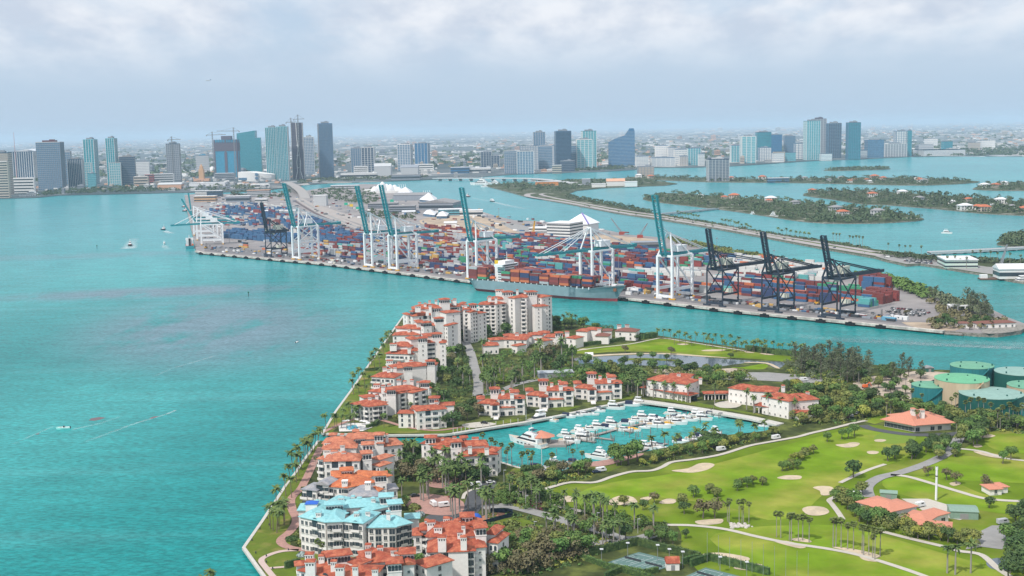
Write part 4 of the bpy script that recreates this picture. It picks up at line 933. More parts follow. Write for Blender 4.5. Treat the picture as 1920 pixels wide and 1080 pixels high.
yard([(1630,556),(1668,558),(1682,566),(1655,572),(1625,566)],P_RED,.98,4,9,6,minh=3,seed=21,near=True,gap=.0)
yard([(1612,560),(1632,560),(1645,574),(1620,578)],P_TEAL,.98,3,9,6,minh=2,seed=22,near=True,gap=.0)
def box_thing(q,ci,rz,where,grp):
    return link('shipping_container',CME[ci],None,q,rz,f'{CN[ci]} container {where}','container',grp)
# ---- ship-to-shore cranes
CW = cm('white crane paint',(0.82,0.83,0.84),.5,var=.04,vscale=.1);CTEAL = cm('teal crane paint',(0.03,0.27,0.31),.5,var=.08,vscale=.1)
CDK = cm('dark navy crane paint',(0.03,0.042,0.066),.5,var=.15,vscale=.1);CYEL = cm('yellow bogie paint',(0.62,0.34,0.04),.6);CREAM = cm('cream machinery house',(0.66,0.64,0.54),.6)
def crane(label,foot,gy,tip,apex,back,gauge,L=17.0,dark=False,u=None,lowered=False,house=(0.45,11),frame=None):
    u = u or QU;n_ = Vector((-u.y,u.x,0));base = G(foot[0],foot[1],ZP)
    t = thing('gantry_crane',base,label,'crane',math.atan2(u.y,u.x),'ship-to-shore cranes on the container quay')
    def pl(px,py):                      # where a picture point meets the crane's own centre plane
        d = ray(px,py);s = (base - CAM).dot(u) / d.dot(u);q = CAM + d * s - base;return Vector((0,q.dot(n_),q.z))
    ms,mb_,mh = (CDK,CDK,CREAM) if dark else (CW,CTEAL,CW)
    zg = hgt(base,gy);lw = 1.05 if dark else 2.5
    H2 = L / 2;zp = zg * (.33 if dark else .24);A = pl(*apex);B = pl(*back);TP = pl(*tip)
    for x in (-H2,H2):
        for y in (0,gauge):
            MB().beam((x,y,1.6),(x,y,zg),lw,lw).build('leg',ms,t)
    for y in (0,gauge):
        MB().beam((-H2,y,3.2),(H2,y,3.2),1.6,2.4).build('sill_beam',ms,t)
        MB().beam((-H2,y,zg),(H2,y,zg),1.6,2.2).build('cross_beam',ms,t)
    for x in (-H2,H2):
        MB().beam((x,0,zp),(x,gauge,zp),1.3,2.0 if dark else 3.0).build('portal_beam',ms,t)
        MB().beam((x,0,zg - .2),(x,gauge,zg - .2),1.3,1.8).build('portal_beam',ms,t)
        if dark:
            for a,b_ in (((x,0,zp),(x,gauge / 2,zg * .66)),((x,gauge,zp),(x,gauge / 2,zg * .66)),((x,0,zg),(x,gauge / 2,zg * .66)),((x,gauge,zg),(x,gauge / 2,zg * .66))): MB().beam(a,b_,.8).build('brace',ms,t)
        elif frame:
            for a,b_ in (((x,0,zp),(x,gauge,zg * .55)),((x,gauge,zp),(x,0,zg * .55)),((x,0,zg * .55),(x,gauge,zg)),((x,gauge,zg * .55),(x,0,zg)),((x,0,zg * .55),(x,gauge,zg * .55))): MB().beam(a,b_,1.1).build('brace',ms,t)
        else:
            for a,b_ in (((x,0,zg),(x,gauge,zp)),): MB().beam(a,b_,1.3).build('brace',ms,t)
    for x in (-H2,H2):
        for y in (0,gauge):
            mb = MB();mb.box((x,y,0.1),(8.0,2.0,1.5))
            for i in (-3,-1,1,3): mb.tube((x + i,y - .9,.5),(x + i,y + .9,.5),.5,n=8)
            mb.build('bogie',CDK if dark else CYEL,t)
    bw = 2.1 if dark else 2.9
    def girders(name,a,b_,m,hh=2.6,nx=8):
        mb = MB();off = Vector((bw,0,0));a = Vector(a);b_ = Vector(b_)
        for s in (-1,1): mb.beam(a + off * s,b_ + off * s,1.2,hh)
        for i in range(nx + 1): p = a.lerp(b_,i / nx);mb.beam(p - off,p + off,.8,.8)
        for i in range(nx): mb.beam(a.lerp(b_,i / nx) - off,a.lerp(b_,(i + 1) / nx) + off,.5)
        dd = (b_ - a).normalized();up = Vector((0,-dd.z,dd.y)) if abs(dd.y) > .05 else Vector((0,1,0));up = up if up.z >= 0 else -up
        for s in (-1,1):                                # walkway rail
            mb.beam(a + off * s * 1.3 + up * 1.6,b_ + off * s * 1.3 + up * 1.6,.25)
        return mb.build(name,m,t)
    hinge = Vector((0,-2.0,zg + 1.2));bk = Vector((0,max(B.y,gauge + 8),zg + 1.2 + (B.z - zg) * .3))
    girders('trolley_girder',hinge,bk,mb_,nx=12)
    girders('boom',hinge,TP,mb_,hh=2.4,nx=14)
    ax = Vector((0,min(max(A.y,-1),8),A.z))
    for s in (-1,1):
        MB().beam((s * H2,0,zg),(s * 2.0,ax.y,ax.z),1.3).build('apex_leg',ms,t)
        MB().beam((s * H2 * .8,gauge if not frame else gauge * .5,zg),(s * 1.6,ax.y,ax.z),.9).build('apex_brace',ms,t)
        MB().beam((s * 1.6,ax.y,ax.z),(s * bw,bk.y * .92,bk.z + 1.2),.7).build('back_stay',ms,t)
        if lowered:
            MB().beam((s * 1.6,ax.y,ax.z),Vector((s * bw,0,0)) + hinge.lerp(TP,.92),.6).build('fore_stay',ms,t);MB().beam((s * 1.6,ax.y,ax.z),Vector((s * bw,0,0)) + hinge.lerp(TP,.5),.6).build('fore_stay',ms,t)
        else:
            MB().beam((s * 1.6,ax.y,ax.z),Vector((s * bw,0,0)) + hinge.lerp(TP,.48),.6).build('fore_stay',ms,t)
    MB().beam((-2.4,ax.y,ax.z),(2.4,ax.y,ax.z),1.6,1.8).build('apex_beam',ms,t)
    if dark or frame:
        c2 = Vector((0,gauge * .62,zg + (ax.z - zg) * .72))
        for s in (-1,1):
            MB().beam((s * H2,gauge * .3,zg),(s * 1,c2.y,c2.z),.8).build('apex_brace',ms,t);MB().beam((s * H2,gauge,zg),(s * 1,c2.y,c2.z),.8).build('apex_brace',ms,t);MB().beam((s * 1,c2.y,c2.z),(s * bw,bk.y * .85,bk.z + 1),.6).build('back_stay',ms,t)
    hy = gauge * house[0] + 6;mb = MB();mb.box((0,hy,zg + 3.4),(10,house[1],6.0));mb.box((0,hy,zg + 9.4),(10.4,house[1] + .5,.4));mb.build('machinery_house',mh,t)
    MB().box((0,gauge * .35,zg - 3.6),(3,3.5,3)).build('operator_cab',mh,t)
    if dark:
        MB().box((H2 * .7,gauge * .55,zp + 1),(7,5,3.6)).build('electrical_room',CREAM,t);MB().box((0,-1,zg + 2.6),(5,3.5,3.5)).build('boom_hoist_house',CREAM,t)
    else:
        MB().box((0,bk.y - 3,bk.z - 1),(8,5,3.5)).build('counterweight',mb_,t)
    mb = MB()
    for i in range(10):
        z0 = 4 + (zg - 6) * i / 10;z1 = 4 + (zg - 6) * (i + 1) / 10;mb.beam((H2 + 1.5,gauge - 1 - 1.5 * (i % 2) * 2,z0),(H2 + 1.5,gauge - 4 + 1.5 * (i % 2) * 2,z1),.5)
    mb.build('stair',ms,t,kind='stuff')
    return t
crane('dark blue-black crane with raised boom, the lone one among white cranes at left',(504,482),436,(490,380),(503,411),(536,434),27,15,dark=True)
crane('white crane with raised teal boom and cross-braced frame, leftmost along the long quay',(556,487),425,(532,344),(558,391),(637,423),33,16,frame=True)
crane('white crane with raised teal boom, left one of two standing close together',(692,501),438,(669,349),(692,399),(760,436),33,16,frame=True)
crane('white crane with raised teal boom, right one of two standing close together',(738,507),441,(714,347),(738,407),(820,440),33,16,house=(.55,14))
crane('white crane with raised teal boom standing behind the stern of the container ship',(886,524),452,(865,352),(889,415),(972,450),33,16,house=(.55,14))
crane('white crane with its teal boom lowered over the container ship',(1100,553),471,(1003,479),(1105,427),(1190,466),33,17,lowered=True,house=(.6,15))
crane('white crane with raised teal boom just right of the ship bow',(1247,561),480,(1227,366),(1254,437),(1330,474),33,19,house=(.5,14))
crane('black crane with raised boom and cream house, first of three on the right',(1340,574),505,(1327,429),(1341,472),(1445,498),26,19,dark=True)
crane('black crane with raised boom and cream house, middle of three on the right',(1444,585),513,(1430,435),(1443,478),(1537,509),26,19,dark=True)
crane('black crane with raised boom and cream house, rightmost near the port tip',(1558,597),522,(1543,442),(1558,487),(1653,519),26,19,dark=True)
WU = (G(366,462,ZP) - G(350,390,ZP));WU.z = 0;WU.normalize()
crane('white crane with teal boom lowered over the water, front one of the far-left cluster',(378,459),421,(320,423),(377,396),(450,419),34,16,u=WU,lowered=True)
crane('white crane with raised teal boom, middle one of the far-left cluster',(370,450),416,(340,373),(370,392),(440,414),34,16,u=WU)
crane('white crane with raised teal boom, rear one of the far-left cluster',(364,441),410,(353,362),(363,387),(430,408),34,16,u=WU)
for a in [(1176,436,407,1145,'left',404),(1190,444,420,1215,'right',420)]:
    pass
def jib_crane(label,x,yb,tipx,tipy,m,zb=ZP,w_=1.6):
    p = G(x,yb,zb);k = ppm(p);o = thing('mobile_crane',p,label,'crane');MB().box((0,0,0),(9,6,5)).build('cab_body',cm('crane red',(0.35,.07,.05),.6),o)
    h = hgt(p,tipy);tx = (tipx - x) / k;mb = MB()
    for s in (-1,1): mb.beam((s * 1.2,0,4),(tx + s * .4,0,h),w_ * .5)
    for i in range(12): mb.beam((-1.2 + (tx) * i / 12,0,4 + (h - 4) * i / 12),(1.2 + tx * (i + 1) / 12,0,4 + (h - 4) * (i + 1) / 12),.5)
    mb.build('lattice_boom',m,o);MB().beam((-4,0,5),(tx,0,h),.35).build('cable',m,o)
jib_crane('crawler crane with a thin leaning lattice boom on the north construction shore, left of two',1166,440,1146,409,TGREY)
jib_crane('crawler crane with a thin leaning lattice boom on the north construction shore, right of two',1200,446,1214,419,TGREY)
jib_crane('yellow piling rig in front of the stacked white garage',1000,440,1003,414,CYEL,w_=3)
jib_crane('floating derrick with a tall thin boom by the right-hand wharf',1872,521,1886,459,TGREY,zb=.8)
o = thing('work_barge',G(1872,525,0) + Vector((0,6,0)),'flat brown work barge moored beside the white ribbed shed','barge',-.12);MB().box((0,0,-.4),(38,13,1.9)).build('hull',cm('rusty steel',(.14,.08,.06),.8),o);MB().box((-14,1,1.5),(8,6,4)).build('deckhouse',STEELW,o)
CLUT = MB();cg = random.Random(77);CLM = [GREYC,STEELW,DKROOF,STEELD,CM[0],CM[4],CM[9],CREAM]
for _ in range(1500):
    x = cg.uniform(370,1240);y = cg.uniform(366,560)
    if not inpoly(x,y + 4,PORTPX): continue
    if 430 < y and cg.random() < .6: continue
    CLUT.box(G(x,y,ZP + .15),(cg.uniform(2.5,14),cg.uniform(2,3.2),cg.uniform(1.5,3.8)),QA + cg.choice((0,0,1.57)),cg.choices(range(8),(5,5,4,5,3,3,1,1))[0])
for _ in range(420):
    t = cg.random();u = cg.random();a = Vector((*[(1 - t) * p + t * q for p,q in zip((390,466),(1690,600))],));CLUT.box(G(a.x,a.y + cg.uniform(-5,4) - (2 if .35 < t < .6 else 0),ZP + .15),(cg.uniform(2,9),2.4,cg.uniform(1,2.6)),QA,cg.choices(range(8),(4,3,3,5,3,1,2,1))[0])
CLUT.build('yard_clutter',CLM,kind='stuff',label='trailers, plant and loose gear scattered over the port paving')
# ---- container ship
HULL = cm('pale grey-blue hull paint',(0.215,0.305,0.335),.45,var=.07,vscale=.05);BOOT = cm('red antifouling',(0.30,0.05,0.06),.6);SHIPW = cm('ship white',(0.76,0.77,0.78),.5)
ps,pb = G(876,544.5,0),G(1138,567.5,0);SD = pb - ps;LS = SD.length + 4;SD.normalize();SNRM = Vector((-SD.y,SD.x,0));BM = 27.0
so_ = thing('container_ship',ps + SNRM * BM / 2,'long pale grey-blue container ship with red waterline alongside the quay','ship',math.atan2(SD.y,SD.x))
def hull_loft(L,B,deck,st,keel=-2.0,bowrake=10.0,nst=28,zsplit=3.0,flare=.9):
    """two-colour hull: stations from stern to bow"""
    up,lo = MB(),MB();rows = []
    for i in range(nst + 1):
        f = i / nst;x = f * L
        wl = 1.0 if f < .72 else max(0.0,1 - ((f - .72) / .28) ** 1.9)
        if f < .10: wl = .62 + .38 * math.sin(f / .10 * math.pi / 2)
        dk = 1.0 if f < .80 else max(.02,1 - ((f - .80) / .20) ** 2.3 * .97)
        if f < .05: dk = .90 + .10 * f / .05
        zd = deck(f);kz = keel if f > .06 else keel + (1.2 - keel) * (1 - f / .06)
        pr = []
        for z,wd,rk in ((kz,wl * .75,0),(zsplit,wl,0),(zsplit,wl,0),(zsplit + (zd - zsplit) * .5,wl + (dk - wl) * .35,.42),(zd,dk,1)):
            xr = x + bowrake * rk * max(0,(f - .8) / .2) ** 1.5 - (6.0 * (1 - rk if rk else 1) * (1 - f / .08) * -1 if f < .08 else 0)
            pr.append((xr,wd * B / 2,z))
        rows.append(pr)
    def strip(mb,a,b_):
        for s in (-1,1):
            vs = []
            for r in rows:
                for k in range(a,b_ + 1): vs.append((r[k][0],s * r[k][1],r[k][2]))
            m = b_ - a + 1
            for i in range(nst):
                for k in range(m - 1):
                    q = (i * m + k,(i + 1) * m + k,(i + 1) * m + k + 1,i * m + k + 1)
                    mb.add([vs[j] for j in (q if s < 0 else q[::-1])],[(0,1,2,3)])
        r = rows[0];mb.add([(r[k][0],s * r[k][1],r[k][2]) for k in range(a,b_ + 1) for s in (-1,1)],[(2 * i,2 * i + 2,2 * i + 3,2 * i + 1) for i in range(b_ - a)])
        r = rows[-1];mb.add([(r[k][0],s * r[k][1],r[k][2]) for k in range(a,b_ + 1) for s in (-1,1)],[(2 * i + 1,2 * i + 3,2 * i + 2,2 * i) for i in range(b_ - a)])
    strip(lo,0,1);strip(up,2,4)
    dkm = MB();zoff = 1.1;vs = []
    for r in rows: vs += [(r[4][0],-r[4][1] * .985,r[4][2] - zoff),(r[4][0],r[4][1] * .985,r[4][2] - zoff)]
    dkm.add(vs,[(2 * i,2 * i + 2,2 * i + 3,2 * i + 1) for i in range(nst)])
    return up,lo,dkm
zd0 = hgt(ps + SD * 40,527);zd0 = max(9.0,min(13.5,zd0))
deckf = lambda f: zd0 + (0 if f < .86 else 4.5 * ((f - .86) / .14) ** .7)
up,lo,dk_ = hull_loft(LS,BM,deckf,None,bowrake=11)
up.build('hull',HULL,so_);lo.build('hull_bottom',BOOT,so_);dk_.build('deck',cm('ship deck',(.20,.12,.10),.8),so_)
xs_ = LS * .235;mb = MB();mb.box((xs_,0,zd0 - 1),(11,BM * .62,17));mb.box((xs_ + 1,0,zd0 + 16),(12,BM * 1.06,3));mb.box((xs_ + 1,0,zd0 + 19),(10,BM * .6,3.4));mb.build('superstructure',SHIPW,so_)
mb = MB()
for z in range(6): mb.box((xs_ + 5.5,0,zd0 + 1 + z * 2.7),(.3,BM * .56,.9))
mb.box((xs_ + 7.0,0,zd0 + 17.0),(.3,BM * .9,1.3));
for z in range(6): mb.box((xs_,-BM * .31,zd0 + 1 + z * 2.7),(8,.3,.9))
mb.build('window_band',WINDOW,so_,kind='stuff')
mb = MB();mb.box((xs_ - 9,0,zd0 - 1),(6,9,19));mb.box((xs_ - 9,0,zd0 + 18),(6.2,9.2,4.2),0,1);mb.box((xs_ - 9,0,zd0 + 22.2),(5,7,2),0,2);mb.build('funnel',[SHIPW,cm('funnel yellow',(.75,.50,.03),.5),STEELD],so_)
mb = MB();mb.tube((xs_ + 2,0,zd0 + 22),(xs_ + 2,0,zd0 + 32),.5,.3);mb.beam((xs_ + 2,-4,zd0 + 28),(xs_ + 2,4,zd0 + 28),.4);mb.build('radar_mast',SHIPW,so_)
MB().tube((LS * .95,0,deckf(.95) - 1),(LS * .95,0,deckf(.95) + 11),.6,.3).build('foremast',SHIPW,so_)
mb = MB();f0 = deckf(.95);mb.box((LS * .985,0,f0 - 1.1),(5,5,2.4));mb.build('breakwater',SHIPW,so_)
mb = MB();mb.box((LS * .985 + 3,-BM * .17,deckf(1) * .62),(3.2,.9,3.2),.35);mb.build('anchor',cm('rust',(.25,.10,.05),.8),so_)
mb = MB()
for i in range(22):
    x = 8 + i * (LS * .86) / 22
    for s in (-1,1): mb.box((x,s * BM * .485,zd0 - 1),(1.2,.8,2.3))
mb.build('lashing_post',SHIPW,so_,kind='stuff')
o = MB();o.box((xs_ - 9,-BM * .44,zd0 + 2.5),(7,2.4,2.2));o.build('lifeboat',cm('lifeboat orange',(.75,.16,.05),.5),so_)
rg = random.Random(5);ship_boxes = []
bays = [x for x in (9,22.4) if x < LS * .16] + [LS * .29 + i * 13.3 for i in range(int((LS * .66) / 13.3))]
for bi,x in enumerate(bays):
    f = (x) / LS;cols = 11 if f < .74 else (9 if f < .82 else 7 if f < .88 else 5);base_h = 5 if (.3 < f < .55 or f < .2) else (4 if f < .86 else 3);hs_ = []
    for cidx in range(cols): hs_.append(max(2,base_h - (1 if rg.random() < .3 else 0) - (1 if rg.random() < .12 else 0)))
    ci = rg.choice(P_SHIP)
    for cidx in range(cols):
        y = (cidx - (cols - 1) / 2) * 2.52;h_ = hs_[cidx];lo_ = 0 if cidx == 0 else min(hs_[cidx - 1],h_ - 1)
        if bi in (0,len(bays) - 1,1,2): lo_ = 0 if cidx < 3 else max(0,min(lo_,h_ - 2))
        for t in range(lo_,h_):
            c = rg.choice(P_SHIP) if rg.random() < .75 else ci
            q = so_.matrix_basis @ Vector((x,y,0)) if False else (ps + SNRM * BM / 2 + SD * x + SNRM * y)
            ship_boxes.append((Vector((q.x,q.y,(zd0 if f < .86 else deckf(f) - 1) + 1.2 + t * 2.6)),c,f'on the ship, {nth(bi + 1)} bay from the stern, {nth(cidx + 1)} row inward, {nth(t + 1)} tier'))
for q,c,where in ship_boxes: box_thing(q,c,math.atan2(SD.y,SD.x),where,'containers on the ship')
room = max(0,300 - len(ship_boxes));near_boxes.sort(key=lambda b_: (b_[0][1]))
REST = MB()
for q,c,top in near_boxes:
    if room > 0:
        where = ('in the top tier' if top else 'low in a stack') + (' near the port tip' if q[0] > 290 else ' behind the black cranes' if q[0] > 200 else ' beside the crane right of the ship')
        box_thing(q,c,QA,where,f'{CN[c]} containers {where}');room -= 1
    else: REST.box(q,(12.1,2.4,2.56),QA,c)
REST.build('container_stacks',CM,kind='stuff',label='further stacked containers behind the black cranes')
# ================================================================ ISLAND BUILDINGS
STUC = mat('white stucco',(0.80,0.765,0.73),0.85,0.05,0.25,(0.74,0.705,0.67),c2lo=.5,c2hi=.75)
TILE = {'red': mat('red clay tiles',(0.315,0.078,0.048),0.85,0.2,0.35,(0.46,0.15,0.085),stretch=(1,1,.3),bump=.08,bscale=2.0,spec=.15),
 'orange': mat('orange clay tiles',(0.54,0.18,0.08),0.85,0.18,0.4,(0.42,0.12,0.06),bump=.08,bscale=2.0,spec=.15),
 'salmon': mat('salmon clay tiles',(0.52,0.20,0.12),0.85,0.2,0.4,(0.37,0.12,0.075),bump=.08,bscale=2.0,spec=.15),
 'teal': mat('turquoise roof membrane',(0.235,0.495,0.525),0.75,0.12,0.25,(0.30,0.55,0.565),c2lo=.45,c2hi=.7),
 'grey': mat('stripped grey roof deck',(0.25,0.26,0.29),0.85,0.15,0.3,(0.36,0.34,0.34)),
 'brown': mat('brown clay tiles',(0.20,0.085,0.065),0.85,0.1,0.4),'pink': mat('pink clay tiles',(0.55,0.23,0.155),0.85,.08,.4)}
FRAME = mat('window frame paint',(0.60,0.58,0.54),.6)
def _win(w_,h_):
    mb = MB();mb.box((0,-.03,-.1),(w_ + .3,.14,h_ + .2),0,1);mb.box((0,-.07,0),(w_,.12,h_),0,0);mb.box((0,-.10,0),(.08,.10,h_),0,1);mb.box((0,-.16,-.16),(w_ + .5,.36,.12),0,1);return mb
def _arch(w_,h_,n=8):
    r = w_ / 2;pts = [(-r,0),(r,0)] + [(r * math.cos(math.pi * i / n),h_ - r + r * math.sin(math.pi * i / n)) for i in range(n + 1)]
    m = len(pts);vs = [(x,-.06,z) for x,z in pts] + [(x,.05,z) for x,z in pts];mb = MB();mb.add(vs,[tuple(range(m))] + [(i + m,(i + 1) % m + m,(i + 1) % m,i) for i in range(m)]);return mb
def _balc():
    mb = MB();mb.box((0,-.04,0),(3.0,.1,2.4),0,0);mb.box((-.75,-.08,0),(.09,.08,2.4),0,1);mb.box((.75,-.08,0),(.09,.08,2.4),0,1);mb.box((0,-.7,-.28),(3.7,1.5,.25),0,2)
    mb.box((0,-1.38,-.03),(3.7,.14,.95),0,2);mb.box((-1.8,-.7,-.03),(.12,1.3,.95),0,2);mb.box((1.8,-.7,-.03),(.12,1.3,.95),0,2);return mb
def _logg():
    mb = MB();mb.box((0,-.05,0),(3.2,.12,2.5),0,0);mb.box((0,-.12,0),(3.2,.1,.9),0,1);mb.box((-.5,-.1,.9),(.1,.1,1.6),0,1);return mb
def _archbig():
    mb = _arch(3.2,4.6);mb.box((0,-.35,-.3),(4.0,.9,.25),0,2);mb.box((0,-.72,-.05),(4.0,.12,.8),0,2);return mb
WM = {'w': ('window',_win(1.3,1.7).mesh('window',[WINDOW,FRAME])),'s': ('window',_win(.8,.9).mesh('window',[WINDOW,FRAME])),'a': ('arch_opening',_arch(1.15,2.1).mesh('arch_opening',WINDOW)),'A': ('arched_window',_archbig().mesh('arched_window',[WINDOW,FRAME,STUC])),
      'b': ('balcony',_balc().mesh('balcony',[WINDOW,FRAME,STUC])),'l': ('loggia',_logg().mesh('loggia',[WINDOW,FRAME])),'g': ('glass_door',_win(2.4,2.3).mesh('glass_door',[WINDOW,FRAME]))}
class Villa:
    def __init__(s,label,px,tile='red',wall=None,cat='apartment house',name='apartment_house',group=None,z0=ZF):
        s.z0 = z0;s.o = G(px[0],px[1],z0);s.t = thing(name,s.o,label,cat,0,group);s.tile = tile;s.wall = wall or STUC
    def block(s,p1,p2,z,d,rise=None,kind='hip',tile=None,wf='',ws='',floors=None,wall=None,over=.7,zb=0.0,fh=None,dirlock=None):
        zz = s.z0 + z;P1,P2 = G(p1[0],p1[1],zz),G(p2[0],p2[1],zz);ux = P2 - P1;ux.z = 0
        if dirlock is not None:
            ux = Vector((math.cos(dirlock),math.sin(dirlock),0));W = abs((P2 - P1).dot(ux))
        else: W = ux.length;ux.normalize()
        uy = Vector((-ux.y,ux.x,0));ang = math.atan2(ux.y,ux.x);A = P1 - s.o;A.z = 0
        c = A + ux * W / 2 + uy * d / 2
        s.wl = MB().box((c.x,c.y,zb),(W,d,z - zb),ang).build('wall',wall or s.wall,s.t)
        tl = TILE[tile or s.tile]
        if kind == 'flat':
            mb = MB();mb.box((c.x,c.y,z + .004),(W + .4,d + .4,.7),ang);mb.build('roof',wall or s.wall,s.t)
        else:
            if rise is None: rise = min(W,d) * .21
            if over != .9: rise *= .62
            MB().hip((A.x,A.y,z),ux,uy,W,d,z + .25,rise,over,kind=kind).build('roof',tl,s.t)
        fl = floors or max(1,int(z / 3.5));fh = fh or (z - .4) / fl
        s.wins(A,ux,W,ang,wf,fl,fh,zb);s.wins(A + ux * W,uy,d,ang + math.pi / 2,ws,fl,fh,zb);s.wins(A + uy * d,-uy,d,ang - math.pi / 2,ws,fl,fh,zb)
        return A,ux,uy,W
    def wins(s,A,ax,W,ang,pat,fl,fh,zb=0):
        n = len(pat)
        for k in range(fl):
            for i,ch in enumerate(pat):
                if ch not in WM: continue
                if ch == 'A' and k < fl - 1:
                    nm,me = WM['l']
                elif ch == 'A': nm,me = WM['A']
                else: nm,me = WM[ch]
                p = A + ax * (W * (i + .5) / n);z = k * fh + (.35 if ch in 'bAlg' else .95)
                if z < zb: continue
                link(nm,me,s.wl,(p.x,p.y,z),ang)
    def tower(s,p1,p2,z,d,n=3,tile=None,rise=1.0,ah=2.9,ws=None,low=''):
        d *= .78;A,ux,uy,W = s.block(p1,p2,z,d,min(rise,1.1),tile=tile,over=.9,wf='',floors=1)
        ang = math.atan2(ux.y,ux.x)
        for o_,ax,w_,a_ in ((A,ux,W,ang),(A + ux * W,uy,d,ang + math.pi / 2),(A + uy * d,-uy,d,ang - math.pi / 2)):
            for i in range(n):
                p = o_ + ax * (w_ * (i + .5) / n);link('arch_opening',WM['a'][1],s.wl,(p.x,p.y,z - ah),a_)
            for i,ch in enumerate(low):
                for q in range(1,4):
                    if z - ah - q * 3.3 > 3: p = o_ + ax * (w_ * (i + .5) / len(low));link('window',WM['s'][1],s.wl,(p.x,p.y,z - ah - q * 3.3),a_)
        mb = MB();c = A + ux * W / 2 + uy * d / 2;mb.box((c.x,c.y,z - ah - .55),(W + .35,d + .35,.35),ang);mb.build('cornice',s.wall,s.t)
    def chim(s,px,py,zb,h,w=1.7,tile=True,ang=0.0):
        """px, py: where the shaft leaves the roof; zb: height there"""
        h *= .68;zb -= .8;p = G(px,py,s.z0 + zb) - s.o;z = zb - 2.2
        mb = MB();mb.box((p.x,p.y,z),(w,w,h + 2.2),ang);mb.box((p.x,p.y,zb + h),(w * 1.12,w * 1.12,.25),ang)
        for i in (-1,0,1): mb.box((p.x + i * w * .3,p.y - w * .5 - .01,zb + h - 1.0),(w * .14,.06,.75),ang,1)
        for q in (-1,1): mb.box((p.x + q * (w * .5 + .01),p.y,zb + h - 1.0),(.06,w * .3,.75),ang,1)
        if tile: mb.hip((p.x - w * .5,p.y - w * .5,zb + h + .3),Vector((1,0,0)),Vector((0,1,0)),w,w,zb + h + .55,.45,.15,2)
        mb.build('chimney',[s.wall,WINDOW,TILE[s.tile]],s.t)
def Z(x0,y0,f): return lambda X,Y: (x0 + X / f,y0 + Y / f)
GC = 'condominium houses along the west shore'
# --- A: turquoise-roofed house
q = Z(540,920,6.75);v = Villa('large white apartment house with turquoise roofs near the seawall corner',(660,1015),'teal',group=None)
v.block(q(155,330),q(470,398),15,14,3.4,wf='wwwAgw',ws='www',floors=4)
v.block(q(490,400),q(690,392),15,15,3.4,wf='wgbw',ws='ww',floors=4)
v.block(q(700,388),q(945,415),15,15,3.6,wf='gwAw',ws='ww',floors=4)
v.block(q(1010,468),q(1360,462),12.5,15,3.6,wf='wgwg',ws='ww',floors=4)
v.block(q(1370,455),q(1560,410),12.5,12,3.4,wf='glg',ws='ww',floors=4)
v.block(q(690,225),q(1150,192),15.2,12,3.2,wf='wwb',ws='ww',floors=4)
v.block(q(165,325),q(330,345),15.1,30,3.0,ws='www',floors=4);v.block(q(300,250),q(480,235),15.1,12,3.0,ws='w',floors=4)
v.block(q(1000,262),q(1260,205),14.5,10,2.2,wf='bwbb',floors=4)
v.block(q(132,252),q(225,250),14,9,1.6,ws='ww',floors=4)
A_,ux_,uy_,W_ = v.block(q(478,185),q(695,172),18.5,5,1.0,over=.8)
ag = math.atan2(ux_.y,ux_.x)
for i in range(6): p = A_ + ux_ * (W_ * (i + .5) / 6);link('arch_opening',WM['a'][1],v.wl,(p.x,p.y,15.6),ag)
v.tower(q(1285,172),q(1432,160),18.5,7,4);v.tower(q(1168,82),q(1315,75),18.8,7,4)
v.block(q(1490,358),q(1655,350),9.5,7,1.5,ws='w')
for X,Y,h,w_ in ((390,330,2.6,2.2),(872,345,2.8,2.2),(1012,320,2.8,1.9),(1270,320,2.5,1.6),(675,135,2.2,2.4),(825,125,2.4,1.6),(905,135,1.8,2.0),(1083,155,2.8,1.8)): v.chim(*q(X,Y),16.6,h,w_)
mb = MB();p = G(*q(305,225),ZF + 15.5) - v.o;mb.box((p.x,p.y,13.5),(5,4,4.5));mb.build('chimney',STUC,v.t);MB().hip((p.x - 2.7,p.y - 2.2,18),Vector((1,0,0)),Vector((0,1,0)),5.4,4.4,18.2,.9,.1).build('tarpaulin',cm('blue tarpaulin',(.03,.12,.5),.5),v.t)['label'] = 'blue tarpaulin over a roof box'
# --- B: house being re-roofed
q = Z(560,800,6.0);v = Villa('white apartment house with half stripped roof, orange tiles and bare grey decks',(650,945),'orange')
v.block(q(330,672),q(545,690),14,13,4.0,wf='bwal',ws='ww',floors=4);v.block(q(540,690),q(868,622),14,13,4.6,wf='wwww',ws='ww',floors=4)
v.block(q(40,705),q(200,722),12.5,11,2.2,tile='grey',wf='bAw',ws='bw',floors=3);v.block(q(200,650),q(330,660),15,9,2.2,kind='gable',tile='grey',wf='Al',ws='w',floors=4)
v.block(q(560,790),q(905,782),12,15,5.2,tile='grey',wf='wwww',ws='ww',floors=3);v.block(q(905,720),q(1110,700),11,9,1.8,tile='grey',wf='www',ws='w',floors=3)
v.block(q(770,722),q(900,735),12.6,5,2.6,tile='orange',over=.2)
v.tower(q(860,552),q(985,545),18.5,8,4,low='ww');v.tower(q(482,498),q(602,490),17.5,7,4)
v.block(q(380,575),q(610,560),15,11,2.6);v.block(q(600,560),q(805,570),14.5,10,2.4)
v.block(q(1000,560),q(1042,552),9,6,1.0)
for X,Y,h,w_ in ((520,640,2.0,2.6),(780,665,2.4,2.6)): v.chim(*q(X,Y),16.5,h,w_,tile=False)
